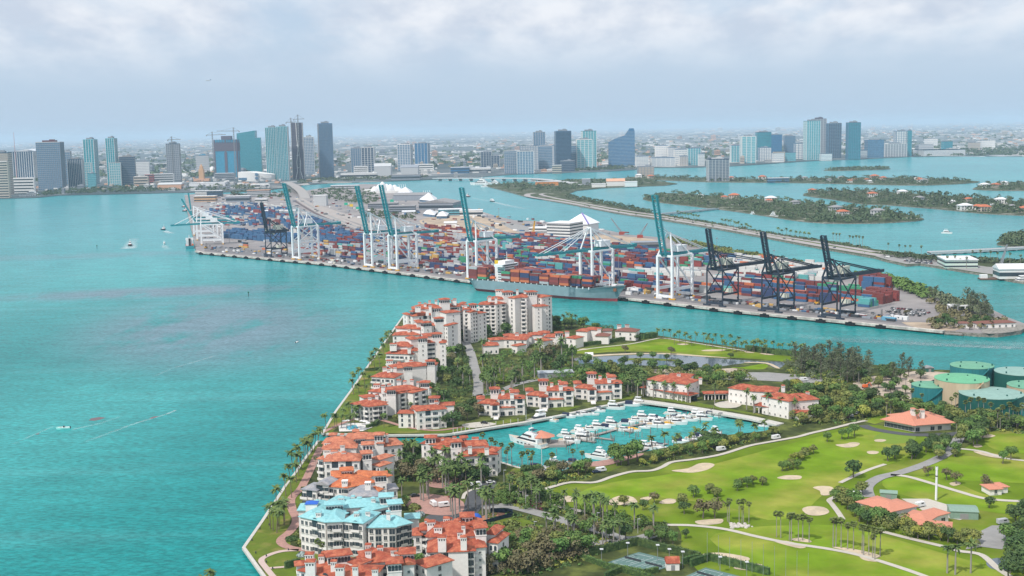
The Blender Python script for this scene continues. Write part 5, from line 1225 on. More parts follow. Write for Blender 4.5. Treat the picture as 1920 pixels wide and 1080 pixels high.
# --- C: salmon-roofed house
v = Villa('white apartment house with many salmon roof ridges at the canal mouth',(660,870),'salmon')
v.block(q(290,392),q(680,385),16,12,4.2,wf='wAwAw',ws='ww',floors=4);v.block(q(215,362),q(292,372),14,14,2.2,wf='b',ws='bbw',floors=4)
v.block(q(272,252),q(645,240),16.5,11,3.8,wf='',ws='ww');v.block(q(272,192),q(580,190),16.5,11,3.8,ws='ww');v.block(q(520,142),q(855,140),16.5,12,3.6,ws='ww');v.block(q(945,225),q(1165,200),13,14,3.0,ws='ww',wf='www')
v.block(q(630,250),q(720,242),14,8,kind='flat');v.block(q(680,330),q(730,335),13.5,12,kind='flat',wf='l')
v.tower(q(720,308),q(818,300),18.5,7,3,low='s');v.tower(q(718,205),q(832,200),19,7,3);v.tower(q(640,135),q(742,132),19.5,7,4);v.tower(q(850,96),q(945,94),19.5,6.5,3)
v.tower(q(352,96),q(414,94),18.5,4.5,3,rise=.8);v.tower(q(622,55),q(668,52),19,4,2,rise=.9)
v.block(q(820,355),q(912,375),13.5,10,2.2,wf='w',ws='w');v.block(q(832,430),q(915,448),11.5,8,2.0,wf='wa',ws='w');v.block(q(885,190),q(955,188),15,7,1.8)
for X,Y,h,w_ in ((328,215,2.2,3.0),(325,300,2.6,3.2),(402,320,2.8,3.2),(512,338,3.0,2.2),(495,258,3.4,2.2),(490,135,3.0,2.0),(993,130,2.6,1.4)): v.chim(*q(X,Y),17.5,h,w_)
# --- D: by the basin
q = Z(720,800,3.856);v = Villa('white apartment house with red roofs standing by the yacht basin palms',(850,875),'red')
v.block(q(270,122),q(382,132),14.5,13,2.4,wf='wb',ws='w',floors=4);v.block(q(382,132),q(485,135),14.5,13,2.6,wf='wb',ws='w',floors=4);v.block(q(555,218),q(818,200),11.5,16,4.0,wf='wgwgw',ws='gw',floors=3)
v.block(q(540,148),q(748,135),15,11,2.8,wf='ww',ws='ww');v.block(q(430,168),q(490,150),13.5,8,1.8);v.block(q(440,215),q(500,195),8,7,1.4);v.block(q(745,178),q(808,182),12.5,8,1.8,ws='w')
v.tower(q(300,82),q(372,80),18,6.5,3);v.tower(q(485,114),q(558,110),18,7,3,low='ss');v.tower(q(560,82),q(598,80),18,4,2,rise=.8)
for X,Y,h,w_ in ((425,108,2.0,1.5),(510,95,1.6,2.0),(661,112,2.8,3.4),(622,165,2.8,2.0),(743,172,2.2,2.2)): v.chim(*q(X,Y),15.8,h,w_)
# --- E: bottom
q = Z(540,920,6.75);v = Villa('white apartment house with dark red roofs cut by the bottom edge',(690,1100),'red')
v.block(q(140,1010),q(620,1120),13,20,5.2,wf='wlbAw',ws='Aw',floors=4);v.block(q(650,1090),q(1080,1110),13.5,13,3.8,wf='wwww',ws='w',floors=4)
v.block(q(790,900),q(1000,930),14.5,14,4.6);v.block(q(960,925),q(1380,880),14.5,14,4.4,wf='wwbw',ws='ww',floors=4);v.block(q(1030,948),q(1200,930),13.2,6,1.5,wf='sw',over=.4,floors=4)
A_,ux_,uy_,W_ = v.block(q(505,838),q(790,805),18.5,6,1.2,over=.9);ag = math.atan2(ux_.y,ux_.x)
for i in range(7): p = A_ + ux_ * (W_ * (i + .5) / 7);link('arch_opening',WM['a'][1],v.wl,(p.x,p.y,15.7),ag)
for i in range(3): p = A_ + ux_ * W_ + uy_ * (6 * (i + .5) / 3);link('arch_opening',WM['a'][1],v.wl,(p.x,p.y,15.7),ag + math.pi / 2)
v.tower(q(1425,802),q(1590,795),18.8,8,4,rise=2.0);v.tower(q(1262,928),q(1436,915),18,8,4,rise=2.0,low='ss')
v.block(q(1595,900),q(1755,975),13,12,3.0,wf='ww',ws='w',floors=4);v.block(q(1455,940),q(1595,930),16,8,2.0,kind='gable',wf='s');v.block(q(1590,1035),q(1660,1040),8,7,1.8,wf='w')
v.block(q(745,900),q(890,945),15.5,7,1.5,over=.4);v.block(q(950,1010),q(1100,1015),11,6,1.3,wf='ss');v.tower(q(110,950),q(215,940),14.5,5,0,rise=1.2)
for X,Y,h,w_ in ((290,1000,4.6,3.6),(430,910,3.6,2.2),(465,880,4.0,2.2),(1018,765,3.6,2.2),(1020,865,4.6,2.2),(1170,805,4.0,2.2),(1345,830,3.6,2.4),(1385,880,3.6,2.0),(583,985,4.0,2.2),(660,1045,3.6,3.2),(855,1062,4.4,2.0),(1105,1085,4.0,2.2),(277,890,4.0,3.2)): v.chim(*q(X,Y),16.0,h,w_)
# --- F
q = Z(760,940,7.715);v = Villa('white apartment house with bright red roofs and tall chimneys below the roundabout',(850,1065),'red')
v.block(q(320,515),q(500,512),14.5,15,4.2,ws='bw',wf='bw',floors=4);v.block(q(425,512),q(1022,495),14.6,17,6.2,wf='wwsw',ws='ww',floors=4);v.block(q(330,735),q(1000,715),12.5,15,5.2,wf='wwlwlg',ws='bw',floors=4);v.block(q(620,735),q(905,725),12.9,10,3.6,over=.5)
v.block(q(120,495),q(235,490),13.5,8,2.0,wf='w',ws='w',floors=4);v.block(q(225,420),q(335,415),15,8,2.0,wf='b');v.block(q(300,500),q(330,510),13,5,1.2,wf='b')
v.tower(q(1020,388),q(1168,378),18.8,8,3,low='s');v.tower(q(815,228),q(975,222),19,7,3);v.block(q(1172,470),q(1298,482),14.5,10,2.4,ws='w',wf='s');v.block(q(1205,590),q(1332,605),12,12,2.4,wf='aa',ws='w')
v.block(q(1000,672),q(1158,660),12.8,10,2.0,wf='s',ws='w',floors=4);v.block(q(905,350),q(1100,345),16.5,7,1.8,kind='gable')
for X,Y,h,w_ in ((378,415,5.0,3.2),(477,462,3.8,3.2),(600,330,3.6,2.6),(650,320,2.6,1.6),(752,372,4.0,2.6),(785,345,3.4,2.0),(843,470,5.0,1.5),(533,640,5.0,3.2),(795,540,3.8,2.2),(845,632,4.6,2.4),(310,350,3,1.6)): v.chim(*q(X,Y),16.0,h,w_)
# --- small white villas by the pool and north of the canal
q = Z(600,660,6.0)
v = Villa('low white villa with red hipped roof and open balconies facing the canal lawn',(800,795),'red',group=None)
v.block(q(1090,668),q(1420,640),11.5,12,3.0,wf='wAbw',ws='gw',floors=3);v.block(q(880,692),q(1045,692),9,8,2.0,wf='aw',ws='w',floors=3);v.block(q(1020,645),q(1110,645),10.5,9,1.6,wf='w');v.block(q(1340,605),q(1505,600),11,9,1.6,kind='hip',ws='w');v.block(q(930,745),q(1085,740),4,5,1.0)
v.tower(q(1232,520),q(1335,518),15.5,6,4);v.chim(*q(1310,600),13,3,2.2)
v = Villa('white house with broad red roof beside the bending brick path',(690,775),'red')
v.block(q(345,582),q(550,618),9.5,16,3.6,wf='wbwb',ws='bb',floors=3);v.block(q(545,618),q(755,592),9.5,15,3.6,wf='wbgw',ws='ww',floors=3);v.block(q(500,520),q(660,500),10,9,1.6)
for X,Y,h,w_ in ((563,545,3,2.2),(640,520,3,2.0)): v.chim(*q(X,Y),12,h,w_)
v = Villa('white terraced house with tall chimneys and a belvedere, second row back from the pool',(735,760),'red')
v.block(q(545,440),q(765,462),12.5,13,3.4,wf='www',ws='ww',floors=4);v.block(q(760,460),q(1115,415),13.5,13,3.6,ws='ww',floors=4);v.block(q(880,470),q(975,452),12.5,11,2.2,wf='b',ws='bw',floors=4);v.block(q(1045,462),q(1205,420),12.5,11,2.0,wf='bb',ws='w',floors=4);v.block(q(1190,410),q(1250,405),11,9,1.8)
v.tower(q(752,428),q(848,425),16.5,6,4);v.tower(q(1132,346),q(1225,344),17,6,4)
for X,Y,h,w_ in ((712,430,4,2.4),(780,405,3,2.4),(955,380,4,2.2),(1035,365,4,2.2),(890,350,2.6,2.8),(640,400,2.6,4),(1100,375,2.5,1.6)): v.chim(*q(X,Y),15,h,w_)
v = Villa('white terraced house with a bright red hip roof close to the sea lawn',(720,735),'red')
v.block(q(580,280),q(835,292),11.5,14,4.0,wf='bbwbw',ws='ww',floors=3);v.block(q(830,188),q(1195,155),14.5,13,3.6,ws='ww',floors=4);v.block(q(1060,180),q(1305,150),13.5,12,2.0,wf='wbbw',ws='w',floors=4);v.block(q(1020,210),q(1092,220),10,8,1.8);v.block(q(1235,150),q(1300,150),12,9,2)
v.tower(q(945,165),q(1036,160),17,6,4);v.tower(q(1200,108),q(1290,104),17.5,6,4)
for X,Y,h,w_ in ((730,220,4,2.8),(775,230,3.4,2.2),(846,215,4,2.2),(890,165,4,2.4),(1025,145,4,2.4),(785,120,2,4.5)): v.chim(*q(X,Y),14.5,h,w_)
# --- stepped tower row
q = Z(640,560,6.75)
v = Villa('white stepped apartment tower with two-storey balcony front facing the sea',(760,694),'red')
v.block(q(565,695),q(905,705),13,14,3.4,wf='bbbbww',ws='bw',floors=3);v.block(q(625,605),q(885,605),17.5,13,4.2,ws='w',floors=4);v.block(q(905,665),q(985,660),15,12,1.4,ws='s')
v.tower(q(972,505),q(1085,500),25,7,4,low='s');v.block(q(880,520),q(985,510),22,11,2.4);v.block(q(1085,560),q(1178,552),21,10,2.0,wf='ll',ws='w',floors=6);v.tower(q(1155,452),q(1268,446),27,8,4);v.block(q(1050,478),q(1160,472),25,12,1.6);v.block(q(1245,562),q(1320,560),21,12,1.6,wf='s',ws='s',floors=6)
v.chim(*q(660,620),18,4,5);v.chim(*q(860,655),17,3,2.4)
v = Villa('white stepped apartment tower with twin red hip roofs, second in the row',(770,668),'red')
v.block(q(650,465),q(985,462),18,13,3.2,wf='w.s.s',ws='ww',floors=5);v.block(q(702,375),q(1000,390),22,12,4.0,ws='w',floors=6);v.block(q(700,375),q(760,372),20,8,1.4)
v.tower(q(1040,310),q(1142,300),28,7,5,low='s');v.block(q(958,305),q(1045,300),27,13,1.4);v.block(q(1140,345),q(1228,340),24,11,1.6,wf='w',floors=7);v.block(q(1285,340),q(1345,345),24,14,1.6,wf='ss',ws='w',floors=7);v.tower(q(1195,255),q(1295,248),30,7,5)
v.chim(*q(778,405),20,4,4.5);v.chim(*q(858,430),20,4,2.4);v.chim(*q(940,315),26,3,2.4)
v = Villa('white stepped apartment tower with several chimneys, third in the row by the sea',(790,640),'red')
v.block(q(835,208),q(900,202),26,10,1.6,wf='w',ws='w',floors=7);v.block(q(900,225),q(1155,205),25.5,13,4.0,wf='.wAw',ws='w',floors=7);v.block(q(900,135),q(1260,122),30,13,5.0,ws='w');v.tower(q(902,165),q(942,160),29,5,3,rise=.8)
v.tower(q(1255,15),q(1372,8),37,8,5);v.tower(q(1155,125),q(1258,118),32,7,4)
v.block(q(1240,160),q(1325,185),29,13,2,ws='s')
for X,Y,h,w_ in ((992,95,4,2.6),(1062,105,4,2.2),(1118,75,4,2.2),(1200,65,4,2.2),(1125,140,5,2.4),(1088,180,4,2.4),(970,135,3.6,4.5)): v.chim(*q(X,Y),32,h,w_)
q = Z(600,530,6.0)
v.block(q(1440,272),q(1575,268),30,13,3.4,wf='wblw',ws='w',floors=9);v.block(q(1560,245),q(1615,245),30,12,1.6,ws='s',wf='s',floors=9);v.chim(*q(1515,225),34,4,3);v.chim(*q(1490,235),33,3,2)
v = Villa('white apartment tower with balcony columns joining the row to the tallest block',(870,628),'red')
v.block(q(1612,302),q(1690,300),28,12,2.0,wf='b',ws='w',floors=8);v.tower(q(1688,250),q(1762,246),31,6,3);v.block(q(1690,335),q(1770,325),26,11,2.4,kind='gable',wf='sww',ws='w',floors=8);v.block(q(1775,350),q(1872,335),24,11,2,wf='sw',ws='w',floors=7);v.chim(*q(1640,280),30,3,2.4)
q = Z(880,530,6.0)
v = Villa('tallest white apartment tower with rows of balconies and red hip roofs at the north tip',(960,618),'red')
v.block(q(100,248),q(300,248),27,14,4.0,wf='bbb',ws='bb',floors=8);v.block(q(295,245),q(412,232),27.5,13,3.0,wf='wb',ws='w',floors=8);v.block(q(210,190),q(390,185),31,10,3.0,ws='s',floors=8);v.tower(q(385,110),q(488,105),37,8,4);v.block(q(440,170),q(512,178),33,13,2.4,wf='w',floors=9);v.block(q(505,165),q(640,168),33,13,3.6,wf='wb',ws='sw',floors=9);v.tower(q(662,108),q(762,102),37,8,4);v.block(q(640,150),q(720,155),32,12,1.6,ws='s')
v.block(q(720,155),q(812,168),32,12,2.6,ws='sw',wf='sw',floors=9);v.block(q(740,272),q(815,268),26,10,1.8,wf='s',floors=8);v.block(q(815,268),q(890,262),25,11,1.8,ws='ss',wf='.s',floors=8)
for X,Y,h,w_ in ((228,185,3,3),(300,205,4,2.2),(340,130,5,7),(540,118,4,2.2),(630,132,4,3)): v.chim(*q(X,Y),33,h,w_)
# --- low village by the north golf hole
v = Villa('white one-storey villa with red roof and arched doors at the road bend',(920,666),'red',cat='villa',name='villa')
v.block(q(160,712),q(330,705),7,13,3.2,wf='aaa',ws='w',floors=1)
v.block(q(240,650),q(420,640),7,10,2.4)
v = Villa('rambling white villa with several red roofs, left of two in the village',(968,655),'red',cat='villa',name='villa')
v.block(q(390,642),q(640,645),7,13,3.0,wf='www',ws='w',floors=2);v.block(q(400,605),q(520,600),8,10,2.4);v.block(q(475,705),q(540,715),6,10,2.0,wf='w');v.block(q(565,612),q(700,605),7,11,2.4);v.block(q(735,640),q(830,660),6,10,2.6);v.block(q(665,590),q(820,588),7.5,11,2.6);v.block(q(780,570),q(900,568),8,10,2.2);v.chim(*q(535,600),9,3,3)
v = Villa('rambling white villa with a belvedere turret, right of two in the village',(1040,652),'red',cat='villa',name='villa')
v.block(q(842,612),q(1070,618),7,13,3.2,wf='ww',ws='w',floors=2);v.tower(q(970,568),q(1050,566),11,6,3);v.block(q(1090,620),q(1195,632),8,11,2.6,tile='red',wf='w');v.chim(*q(1100,590),10,4,3.4)
v = Villa('bright white plain-walled villa with red roofs beside the green',(1110,640),'red',cat='villa',name='villa')
v.block(q(1200,545),q(1325,552),9,13,2.4);v.block(q(1300,530),q(1445,535),9.5,12,2.4);v.block(q(1420,602),q(1565,605),6.5,12,3.0,tile='brown');v.block(q(1500,545),q(1600,545),8,10,2.0,tile='brown');v.chim(*q(1460,540),10,2.4,3)
v = Villa('white villa with dark brown roof at the left end of the palm row',(1175,634),'brown',cat='villa',name='villa')
v.block(q(1640,545),q(1870,555),7.5,13,3.6,wf='ww',ws='w',floors=2);v.chim(*q(1685,500),10,2.4,3.4);v.chim(*q(1775,500),10,2.4,3.4)
# --- three alike harbour villas
q = Z(880,660,6.0)
def harbour_villa(label,fx):
    v = Villa(label,fx(360,705),'red',cat='villa',name='villa',group='three look-alike harbour villas')
    f = lambda a,b_: fx(a,b_)
    v.tower(f(240,418),f(332,415),14.5,6,3);v.block(f(330,530),f(520,528),10.5,13,3.4,wf='gwg',ws='w',floors=3);v.block(f(515,528),f(622,525),10.5,9,2.2,wf='A',ws='w',floors=3);v.block(f(100,578),f(245,585),7.5,11,2.6,wf='lw',ws='w',floors=2);v.block(f(238,602),f(336,600),7.8,6,1.6,kind='gable',wf='A',floors=2,over=.2)
    v.block(f(330,632),f(505,622),5.2,4,.9,wf='gg',floors=1);v.block(f(92,530),f(165,528),9,8,1.6);v.block(f(475,455),f(555,452),13,7,1.4)
    for X,Y,h,w_ in ((378,485,3.4,2.0),(465,450,2.6,2.0),(480,505,3.4,2.4)): v.chim(*f(X,Y),12.5,h,w_)
    p = G(*f(300,742),ZF) - v.o;MB().box((p.x,p.y,0),(3,9,.5)).build('stair',STUC,v.t)
harbour_villa('white harbour villa with square belvedere, nearest the black parked car',lambda X,Y: q(X,Y))
harbour_villa('white harbour villa with square belvedere, middle one of three',lambda X,Y: q(X + 549,Y - 91))
harbour_villa('white harbour villa with square belvedere, farthest by the basin corner',lambda X,Y: q(X + 1093,Y - 172))
# --- club houses
q = Z(1160,590,4.8)
def arcade(v,p1,p2,z,d,n,rise=1.6):
    A,ux,uy,W = v.block(p1,p2,z,d,rise,kind='hip',zb=z - .8,over=1.0);me = MB().box((0,0,0),(.55,.55,z - .8)).mesh('column',STUC)
    for i in range(n + 1):
        p = A + ux * (W * i / n) + uy * .4;link('column',me,v.t,(p.x,p.y,0),math.atan2(ux.y,ux.x))
    mb = MB();c = A + ux * W / 2 + uy * (d - .3);mb.box((c.x,c.y,0),(W,.3,z - .8),math.atan2(ux.y,ux.x));mb.build('wall',WINDOW,v.t)
v = Villa('long white two-storey clubhouse with red arcade roof along the basin',(1255,738),'red',cat='clubhouse',name='clubhouse')
v.block(q(250,585),q(612,630),11,17,4.2,wf='sssssss',ws='sss',floors=2);v.block(q(440,560),q(640,570),12,12,2.6);arcade(v,q(205,655),q(640,728),4.8,8,12);v.chim(*q(540,555),14,2.4,2.2);v.chim(*q(735,595),12,2.4,2)
v = Villa('low red-roofed gallery linking the two clubhouses',(1345,742),'red',cat='gallery',name='gallery');arcade(v,q(775,712),q(1000,708),4.2,6,7)
v = Villa('rambling white clubhouse with several red roofs and dormers, right of the long one',(1420,755),'red',cat='clubhouse',name='clubhouse')
v.block(q(990,660),q(1215,692),9.5,14,3.8,wf='sssss',ws='ss',floors=2);v.block(q(1210,690),q(1420,700),10.5,14,4.0,ws='s',wf='ssss',floors=2);v.block(q(1290,735),q(1530,782),11,14,4.0,wf='sssss',ws='s',floors=2);v.block(q(1530,782),q(1800,762),10.5,16,4.4,wf='sssss',ws='ss',floors=2)
arcade(v,q(985,705),q(1285,740),4.6,7,8);arcade(v,q(1225,815),q(1590,865),4.8,8,10)
v.block(q(1590,885),q(1750,892),4,8,1.4);v.chim(*q(1480,665),13,2.4,2);v.chim(*q(1700,725),12,2.4,2)
# --- golf clubhouse and golf stores
q = Z(1520,630,4.8);v = Villa('low golf clubhouse under one wide pale pink hip roof',(1710,800),'pink',cat='clubhouse',name='clubhouse')
v.block(q(668,752),q(935,802),4.2,28,7.5,wf='gggggggg',ws='gg',floors=1,over=2.0);v.block(q(930,802),q(1262,778),4.2,26,6.8,wf='g.gg.',ws='gg',floors=1,over=2.0)
for X,Y in ((920,695),(1002,705)): v.chim(*q(X,Y),9.5,3.6,2.4)
q = Z(1440,800,3.856)
v = Villa('long golf store with coral red roof among shrubs',(1670,970),'pink',cat='store building',name='store_building')
v.block(q(645,545),q(885,618),4.6,14,3.4,ws='ww',wf='w',floors=1);v.block(q(880,618),q(1075,575),4.6,12,2.6,wf='ww',floors=1)
v = Villa('l-shaped golf store with coral red roof and open cart bays',(1740,990),'pink',cat='store building',name='store_building')
v.block(q(975,655),q(1150,690),4.2,12,2.8,wf='ww');v.block(q(1050,705),q(1320,730),4.0,7,1.6,wf='g.g');v.block(q(1150,665),q(1305,625),4.2,8,2.0,wf='gg')
v = Villa('small snack hut with coral roof by the cart path at right edge',(1870,922),'pink',cat='hut',name='hut');v.block(q(1605,455),q(1690,450),3,8,1.5,wf='w');v.block(q(1680,440),q(1735,435),3,7,1.4)
GREENM = cm('green corrugated roof',(.22,.32,.26),.6,var=.08,vscale=.3)
def shed(label,px0,px1,yb,h,d,m,rm,rz=0.0,kind='flat',cat='shed',name='shed'):
    c = G((px0 + px1) / 2,yb,ZF);w = (px1 - px0) / ppm(c);o = thing(name,c,label,cat,rz);MB().box((0,d / 2,0),(w,d,h)).build('wall',m,o)
    MB().hip((-w / 2,0,h),Vector((1,0,0)),Vector((0,1,0)),w,d,h + .2,.8 if kind == 'flat' else 2,.3,kind='gable').build('roof',rm,o);mb = MB();mb.box((0,-.04,.05),(w * .3,.12,h * .75));mb.build('door',DKROOF,o);return o
shed('long green metal shed behind the golf stores',1783,1833,974,3.5,10,GREENM,GREENM,-.2)
shed('green shipping-style storage box beside the golf yard',1651,1681,936,2.8,5,GREENM,GREENM,-.3)
shed('small white tent at the left end of the golf store',1595,1616,940,2.2,5,STEELW,STEELW,0,'g','tent','tent')
shed('small dark green kiosk on the beach lawn left of the tanks',1736,1751,698,3,6,cm('dark green paint',(.03,.12,.1),.6),DKROOF)
shed('grey long low service building with solar-like roof beside the lake',1087,1158,693,4.5,14,GREYC,GBLUE,0)
shed('grey low service building in the middle of the island trees',1010,1075,708,3.5,10,GREYC,cm('pale blue metal roof',(.40,.43,.46),.5),.1)
shed('small pink-roofed pergola hut by the tennis courts',1250,1274,1070,3,5,STUC,TILE['red'],0,'g','hut','hut')
shed('small white gatehouse among the village trees',1098,1112,674,3,5,STUC,WROOF,0,'g','hut','hut')
q = Z(880,760,6.0);v = Villa('harbour pavilion with octagonal coral roof standing on a dock behind the largest yacht',(1018,838),'pink',cat='pavilion',name='pavilion',z0=1.0)
p = G(*q(812,425),1.0) - v.o
def octa(r,ang=.39): return [(p.x + r * math.cos(ang + i * math.pi / 4),p.y + .8 * r * math.sin(ang + i * math.pi / 4)) for i in range(8)]
mb = MB();mb.prism(octa(5.6),.3,4.4);mb.build('wall',BEIGE,v.t);mb = MB();e_ = [(x,y,4.3) for x,y in octa(8.2)];mb.add(e_ + [(p.x,p.y,7.6)],[(i,(i + 1) % 8,8) for i in range(8)] + [tuple(reversed(range(8)))]);mb.build('roof',TILE['pink'],v.t)
mb = MB();mb.box((p.x + 2,p.y,-1.6),(24,13,1.9));mb.build('deck',cm('grey dock boards',(.30,.27,.25),.9,var=.1,vscale=.6),v.t)
for i in range(8):
    a = .39 + i * math.pi / 4;link('window',WM['g'][1],v.t,(p.x + 5.65 * math.cos(a + .39) * .94,p.y + .8 * 5.65 * math.sin(a + .39) * .94,.9),a + .39 + math.pi / 2)
v = Villa('white pilot house with dark red hip roof at the very tip of the port',(1875,613),'brown',cat='house',name='house',z0=ZP);q = Z(1740,460,6.0);v.block(q(560,885),q(985,870),4.2,11,2.6,wf='wwwwww',ws='w',floors=1,tile='brown');v.block(q(350,880),q(470,880),4,9,1.8,wf='w',floors=1,tile='brown')
# --- storage tanks
TKS = [('cream storage tank with mint lid, streaked with rust, in the middle of the tank group',1803.5,98,709.5,15,'cream','mint'),('dark green storage tank with pale domed lid, widest and nearest',1858.5,115,737,10.5,'dgreen','pale'),('ribbed teal storage tank with streaked sides, smallest at left',1743.5,66,721.5,10.5,'teal','lgreen'),('teal storage tank with green lid at the back left',1822.6,78,685,14,'teal','lgreen'),('dark green storage tank with pale lid at the back right',1911,88,696.5,13,'dgreen','pale'),('cream storage tank with green lid half out of frame at right',1934,86,722,11,'cream','lgreen'),('low pale green tank at the right frame edge below the widest tank',1952,82,758,6,'teal','pale')]
TMC = {'cream': mat('cream tank paint',(.52,.42,.29),.7,.08,.15,(.42,.30,.19),c2lo=.5,c2hi=.8,stretch=(1,1,.2)),'dgreen': mat('dark green tank paint',(.012,.10,.085),.6,.12,.15,stretch=(1,1,.15)),'teal': mat('teal tank paint',(.025,.19,.21),.65,.15,.4,(.16,.33,.33),c2lo=.55,c2hi=.78,stretch=(1,1,.06)),'mint': mat('mint tank lid',(.135,.40,.23),.7,.10,.1),'pale': mat('pale tank lid',(.24,.38,.335),.7,.10,.1),'lgreen': mat('green tank lid',(.14,.345,.23),.7,.12,.1)}
for lab,xc,wpx,yc,hT,wm,lm in TKS:
    c = G(xc,yc,ZF + hT);r = wpx / ppm(c) / 2;c.z = ZF
    o = thing('storage_tank',c,lab,'tank')
    MB().lathe([(r,0),(r,hT)],48,cap=False).build('shell',TMC[wm],o);MB().lathe([(r + .12,hT),(r + .12,hT + .25),(r * .6,hT + r * .05),(r * .12,hT + r * .08),(.05,hT + r * .085)],48).build('lid',TMC[lm],o)
    mb = MB();n = 14
    for i in range(n):
        a0 = -2.2 + 1.1 * i / n;a1 = -2.2 + 1.1 * (i + 1) / n;z0,z1 = hT * i / n,hT * (i + 1) / n
        mb.beam(((r + .6) * math.cos(a0),(r + .6) * math.sin(a0),z0 + .3),((r + .6) * math.cos(a1),(r + .6) * math.sin(a1),z1 + .3),.9,.3);mb.beam(((r + 1) * math.cos(a0),(r + 1) * math.sin(a0),z0 + 1.3),((r + 1) * math.cos(a1),(r + 1) * math.sin(a1),z1 + 1.3),.12)
    mb.build('stair',TMC[wm],o)
    mb = MB()
    for i,a in enumerate((.6,-1.2,2.2,-2.6,-.3)): rr = r * (.35,.7,.6,.85,.9)[i];mb.tube((rr * math.cos(a),rr * math.sin(a),hT + .2),(rr * math.cos(a),rr * math.sin(a),hT + 1.6),.5,n=8)
    mb.build('vent',TMC['dgreen'],o)
    MB().beam((r * .35,-r * .94 - .2,.2),(r * .35,-r * .94 - .2,hT),.6).build('pipe',cm('rust pipe',(.36,.16,.07),.8) if wm == 'cream' else TMC['dgreen'],o)
# ================================================================ TREES
def leafm(name,c,c2): return mat(name,tuple(x * 1.5 for x in c),0.75,0.22,0.55,tuple(x * 1.55 for x in c2),spec=.18,rnd=.16,c2lo=.42,c2hi=.60)
LF = {'dark': leafm('dark leaves',(.034,.062,.022),(.062,.098,.03)),'mid': leafm('mid green leaves',(.055,.105,.026),(.10,.155,.04)),'olive': leafm('olive leaves',(.085,.105,.030),(.145,.155,.045)),'yel': leafm('yellow green leaves',(.135,.155,.028),(.20,.20,.045)),
      'brown': leafm('brownish leaves',(.085,.080,.042),(.135,.115,.06)),'needle': leafm('grey green needles',(.070,.088,.052),(.110,.122,.07)),'palm': leafm('palm fronds',(.050,.085,.026),(.095,.130,.04)),'fan': leafm('fan palm leaves',(.085,.115,.032),(.13,.145,.05)),'silver': leafm('silver palm leaves',(.19,.23,.23),(.25,.29,.28)),'far': leafm('far wood leaves',(.036,.058,.030),(.070,.088,.042)),'purple': leafm('purple hedge leaves',(.13,.02,.05),(.18,.035,.07))}
BARK = mat('grey brown bark',(.16,.135,.115),.9,.15,1.0);PBARK = mat('pale palm trunk',(.30,.275,.25),.9,.12,1.5);DBARK = mat('brown palm trunk',(.19,.15,.115),.9,.15,1.5)
def quad(mb,c,n,s,rg,asp=.7,mi=0):
    n = Vector(n);n = n.normalized() if n.length > 1e-6 else Vector((0,0,1));a = n.cross(Vector((rg.uniform(-1,1),rg.uniform(-1,1),rg.uniform(-1,1))));
    if a.length < 1e-3: a = n.cross(Vector((1,.3,.2)))
    a.normalize();b = n.cross(a);a = a * s / 2;b = b * s * asp / 2
    mb.add([c - a - b * .6,c + a * .9 - b,c + a + b * .7,c - a * .8 + b],[(0,1,2,3)],mi)
def sph(rg):
    while True:
        v = Vector((rg.uniform(-1,1),rg.uniform(-1,1),rg.uniform(-1,1)))
        if .1 < v.length < 1: return v.normalized()
def broad(seed,lm,H=9.0,Rr=4.6,n=620,flat=.62):
    rg = random.Random(seed);tr = MB();ht = H * .38
    tr.path([(0,0,-.3),(.15,.1,ht * .6),(.1,.3,ht)],[.38,.30,.24],6)
    lobes = []
    for i in range(11):
        a = rg.uniform(0,6.28);r = Rr * .62 * math.sqrt(rg.random());z = H * rg.uniform(.48,.82) - r * .12
        lobes.append((Vector((r * math.cos(a),r * math.sin(a),z)),Rr * rg.uniform(.30,.50)))
    lobes.append((Vector((0,0,H * .72)),Rr * .5))
    for c,r in lobes[:7]: tr.tube((.1,.3,ht),c - Vector((0,0,r * .3)),.15,.06,5)
    cr = MB()
    for _ in range(n):
        c,r = rg.choice(lobes);d = sph(rg)
        if d.z < -.45 and rg.random() < .7: d.z = -d.z
        p = c + Vector((d.x,d.y,d.z * flat * 1.25)) * r * rg.uniform(.72,1.06);nn = d + sph(rg) * .55;nn.z += .35
        quad(cr,p,nn,rg.uniform(.55,1.15),rg)
    return tr.mesh('trunk',BARK),cr.mesh('crown',LF[lm])
def casuarina(seed,H=15.0):
    rg = random.Random(seed);tr = MB();tr.path([(0,0,-.3),(.2,0,H * .5),(.1,.2,H * .92)],[.36,.22,.06],6);cr = MB()
    for i in range(46):
        z = H * rg.uniform(.16,.95);L_ = (H * .30) * (1.05 - z / H) + 1.2;a = rg.uniform(0,6.28);d = Vector((math.cos(a),math.sin(a),rg.uniform(.35,.9))).normalized();b = Vector((0,0,z));e = b + d * L_
        tr.tube(b,e,.06,.02,4,cap=False)
        for k in range(11):
            p = b.lerp(e,rg.uniform(.3,1.1)) + sph(rg) * .6;quad(cr,p,sph(rg) + Vector((0,0,.3)),rg.uniform(.7,1.2),rg,.35)
    return tr.mesh('trunk',BARK),cr.mesh('crown',LF['needle'])
def frond(mb,base,az,el,L_,wd,droop,rg,seg=4,mi=0):
    d = Vector((math.cos(az),math.sin(az),0));side = Vector((-d.y,d.x,0));pts = [];p = base.copy();e = el
    for i in range(seg + 1):
        pts.append(p.copy());p = p + (d * math.cos(e) + Vector((0,0,math.sin(e)))) * L_ / seg;e -= droop / seg
    for i in range(seg):
        w0 = wd * (.45,1,.95,.7,.1)[i] if seg == 4 else wd;w1 = wd * (.45,1,.95,.7,.1)[i + 1]
        for s in (-1,1):
            q0,q1 = pts[i] + side * s * w0 - Vector((0,0,w0 * .55)),pts[i + 1] + side * s * w1 - Vector((0,0,w1 * .55))
            mb.add([pts[i],pts[i + 1],q1,q0] if s > 0 else [pts[i],q0,q1,pts[i + 1]],[(0,1,2,3)],mi)
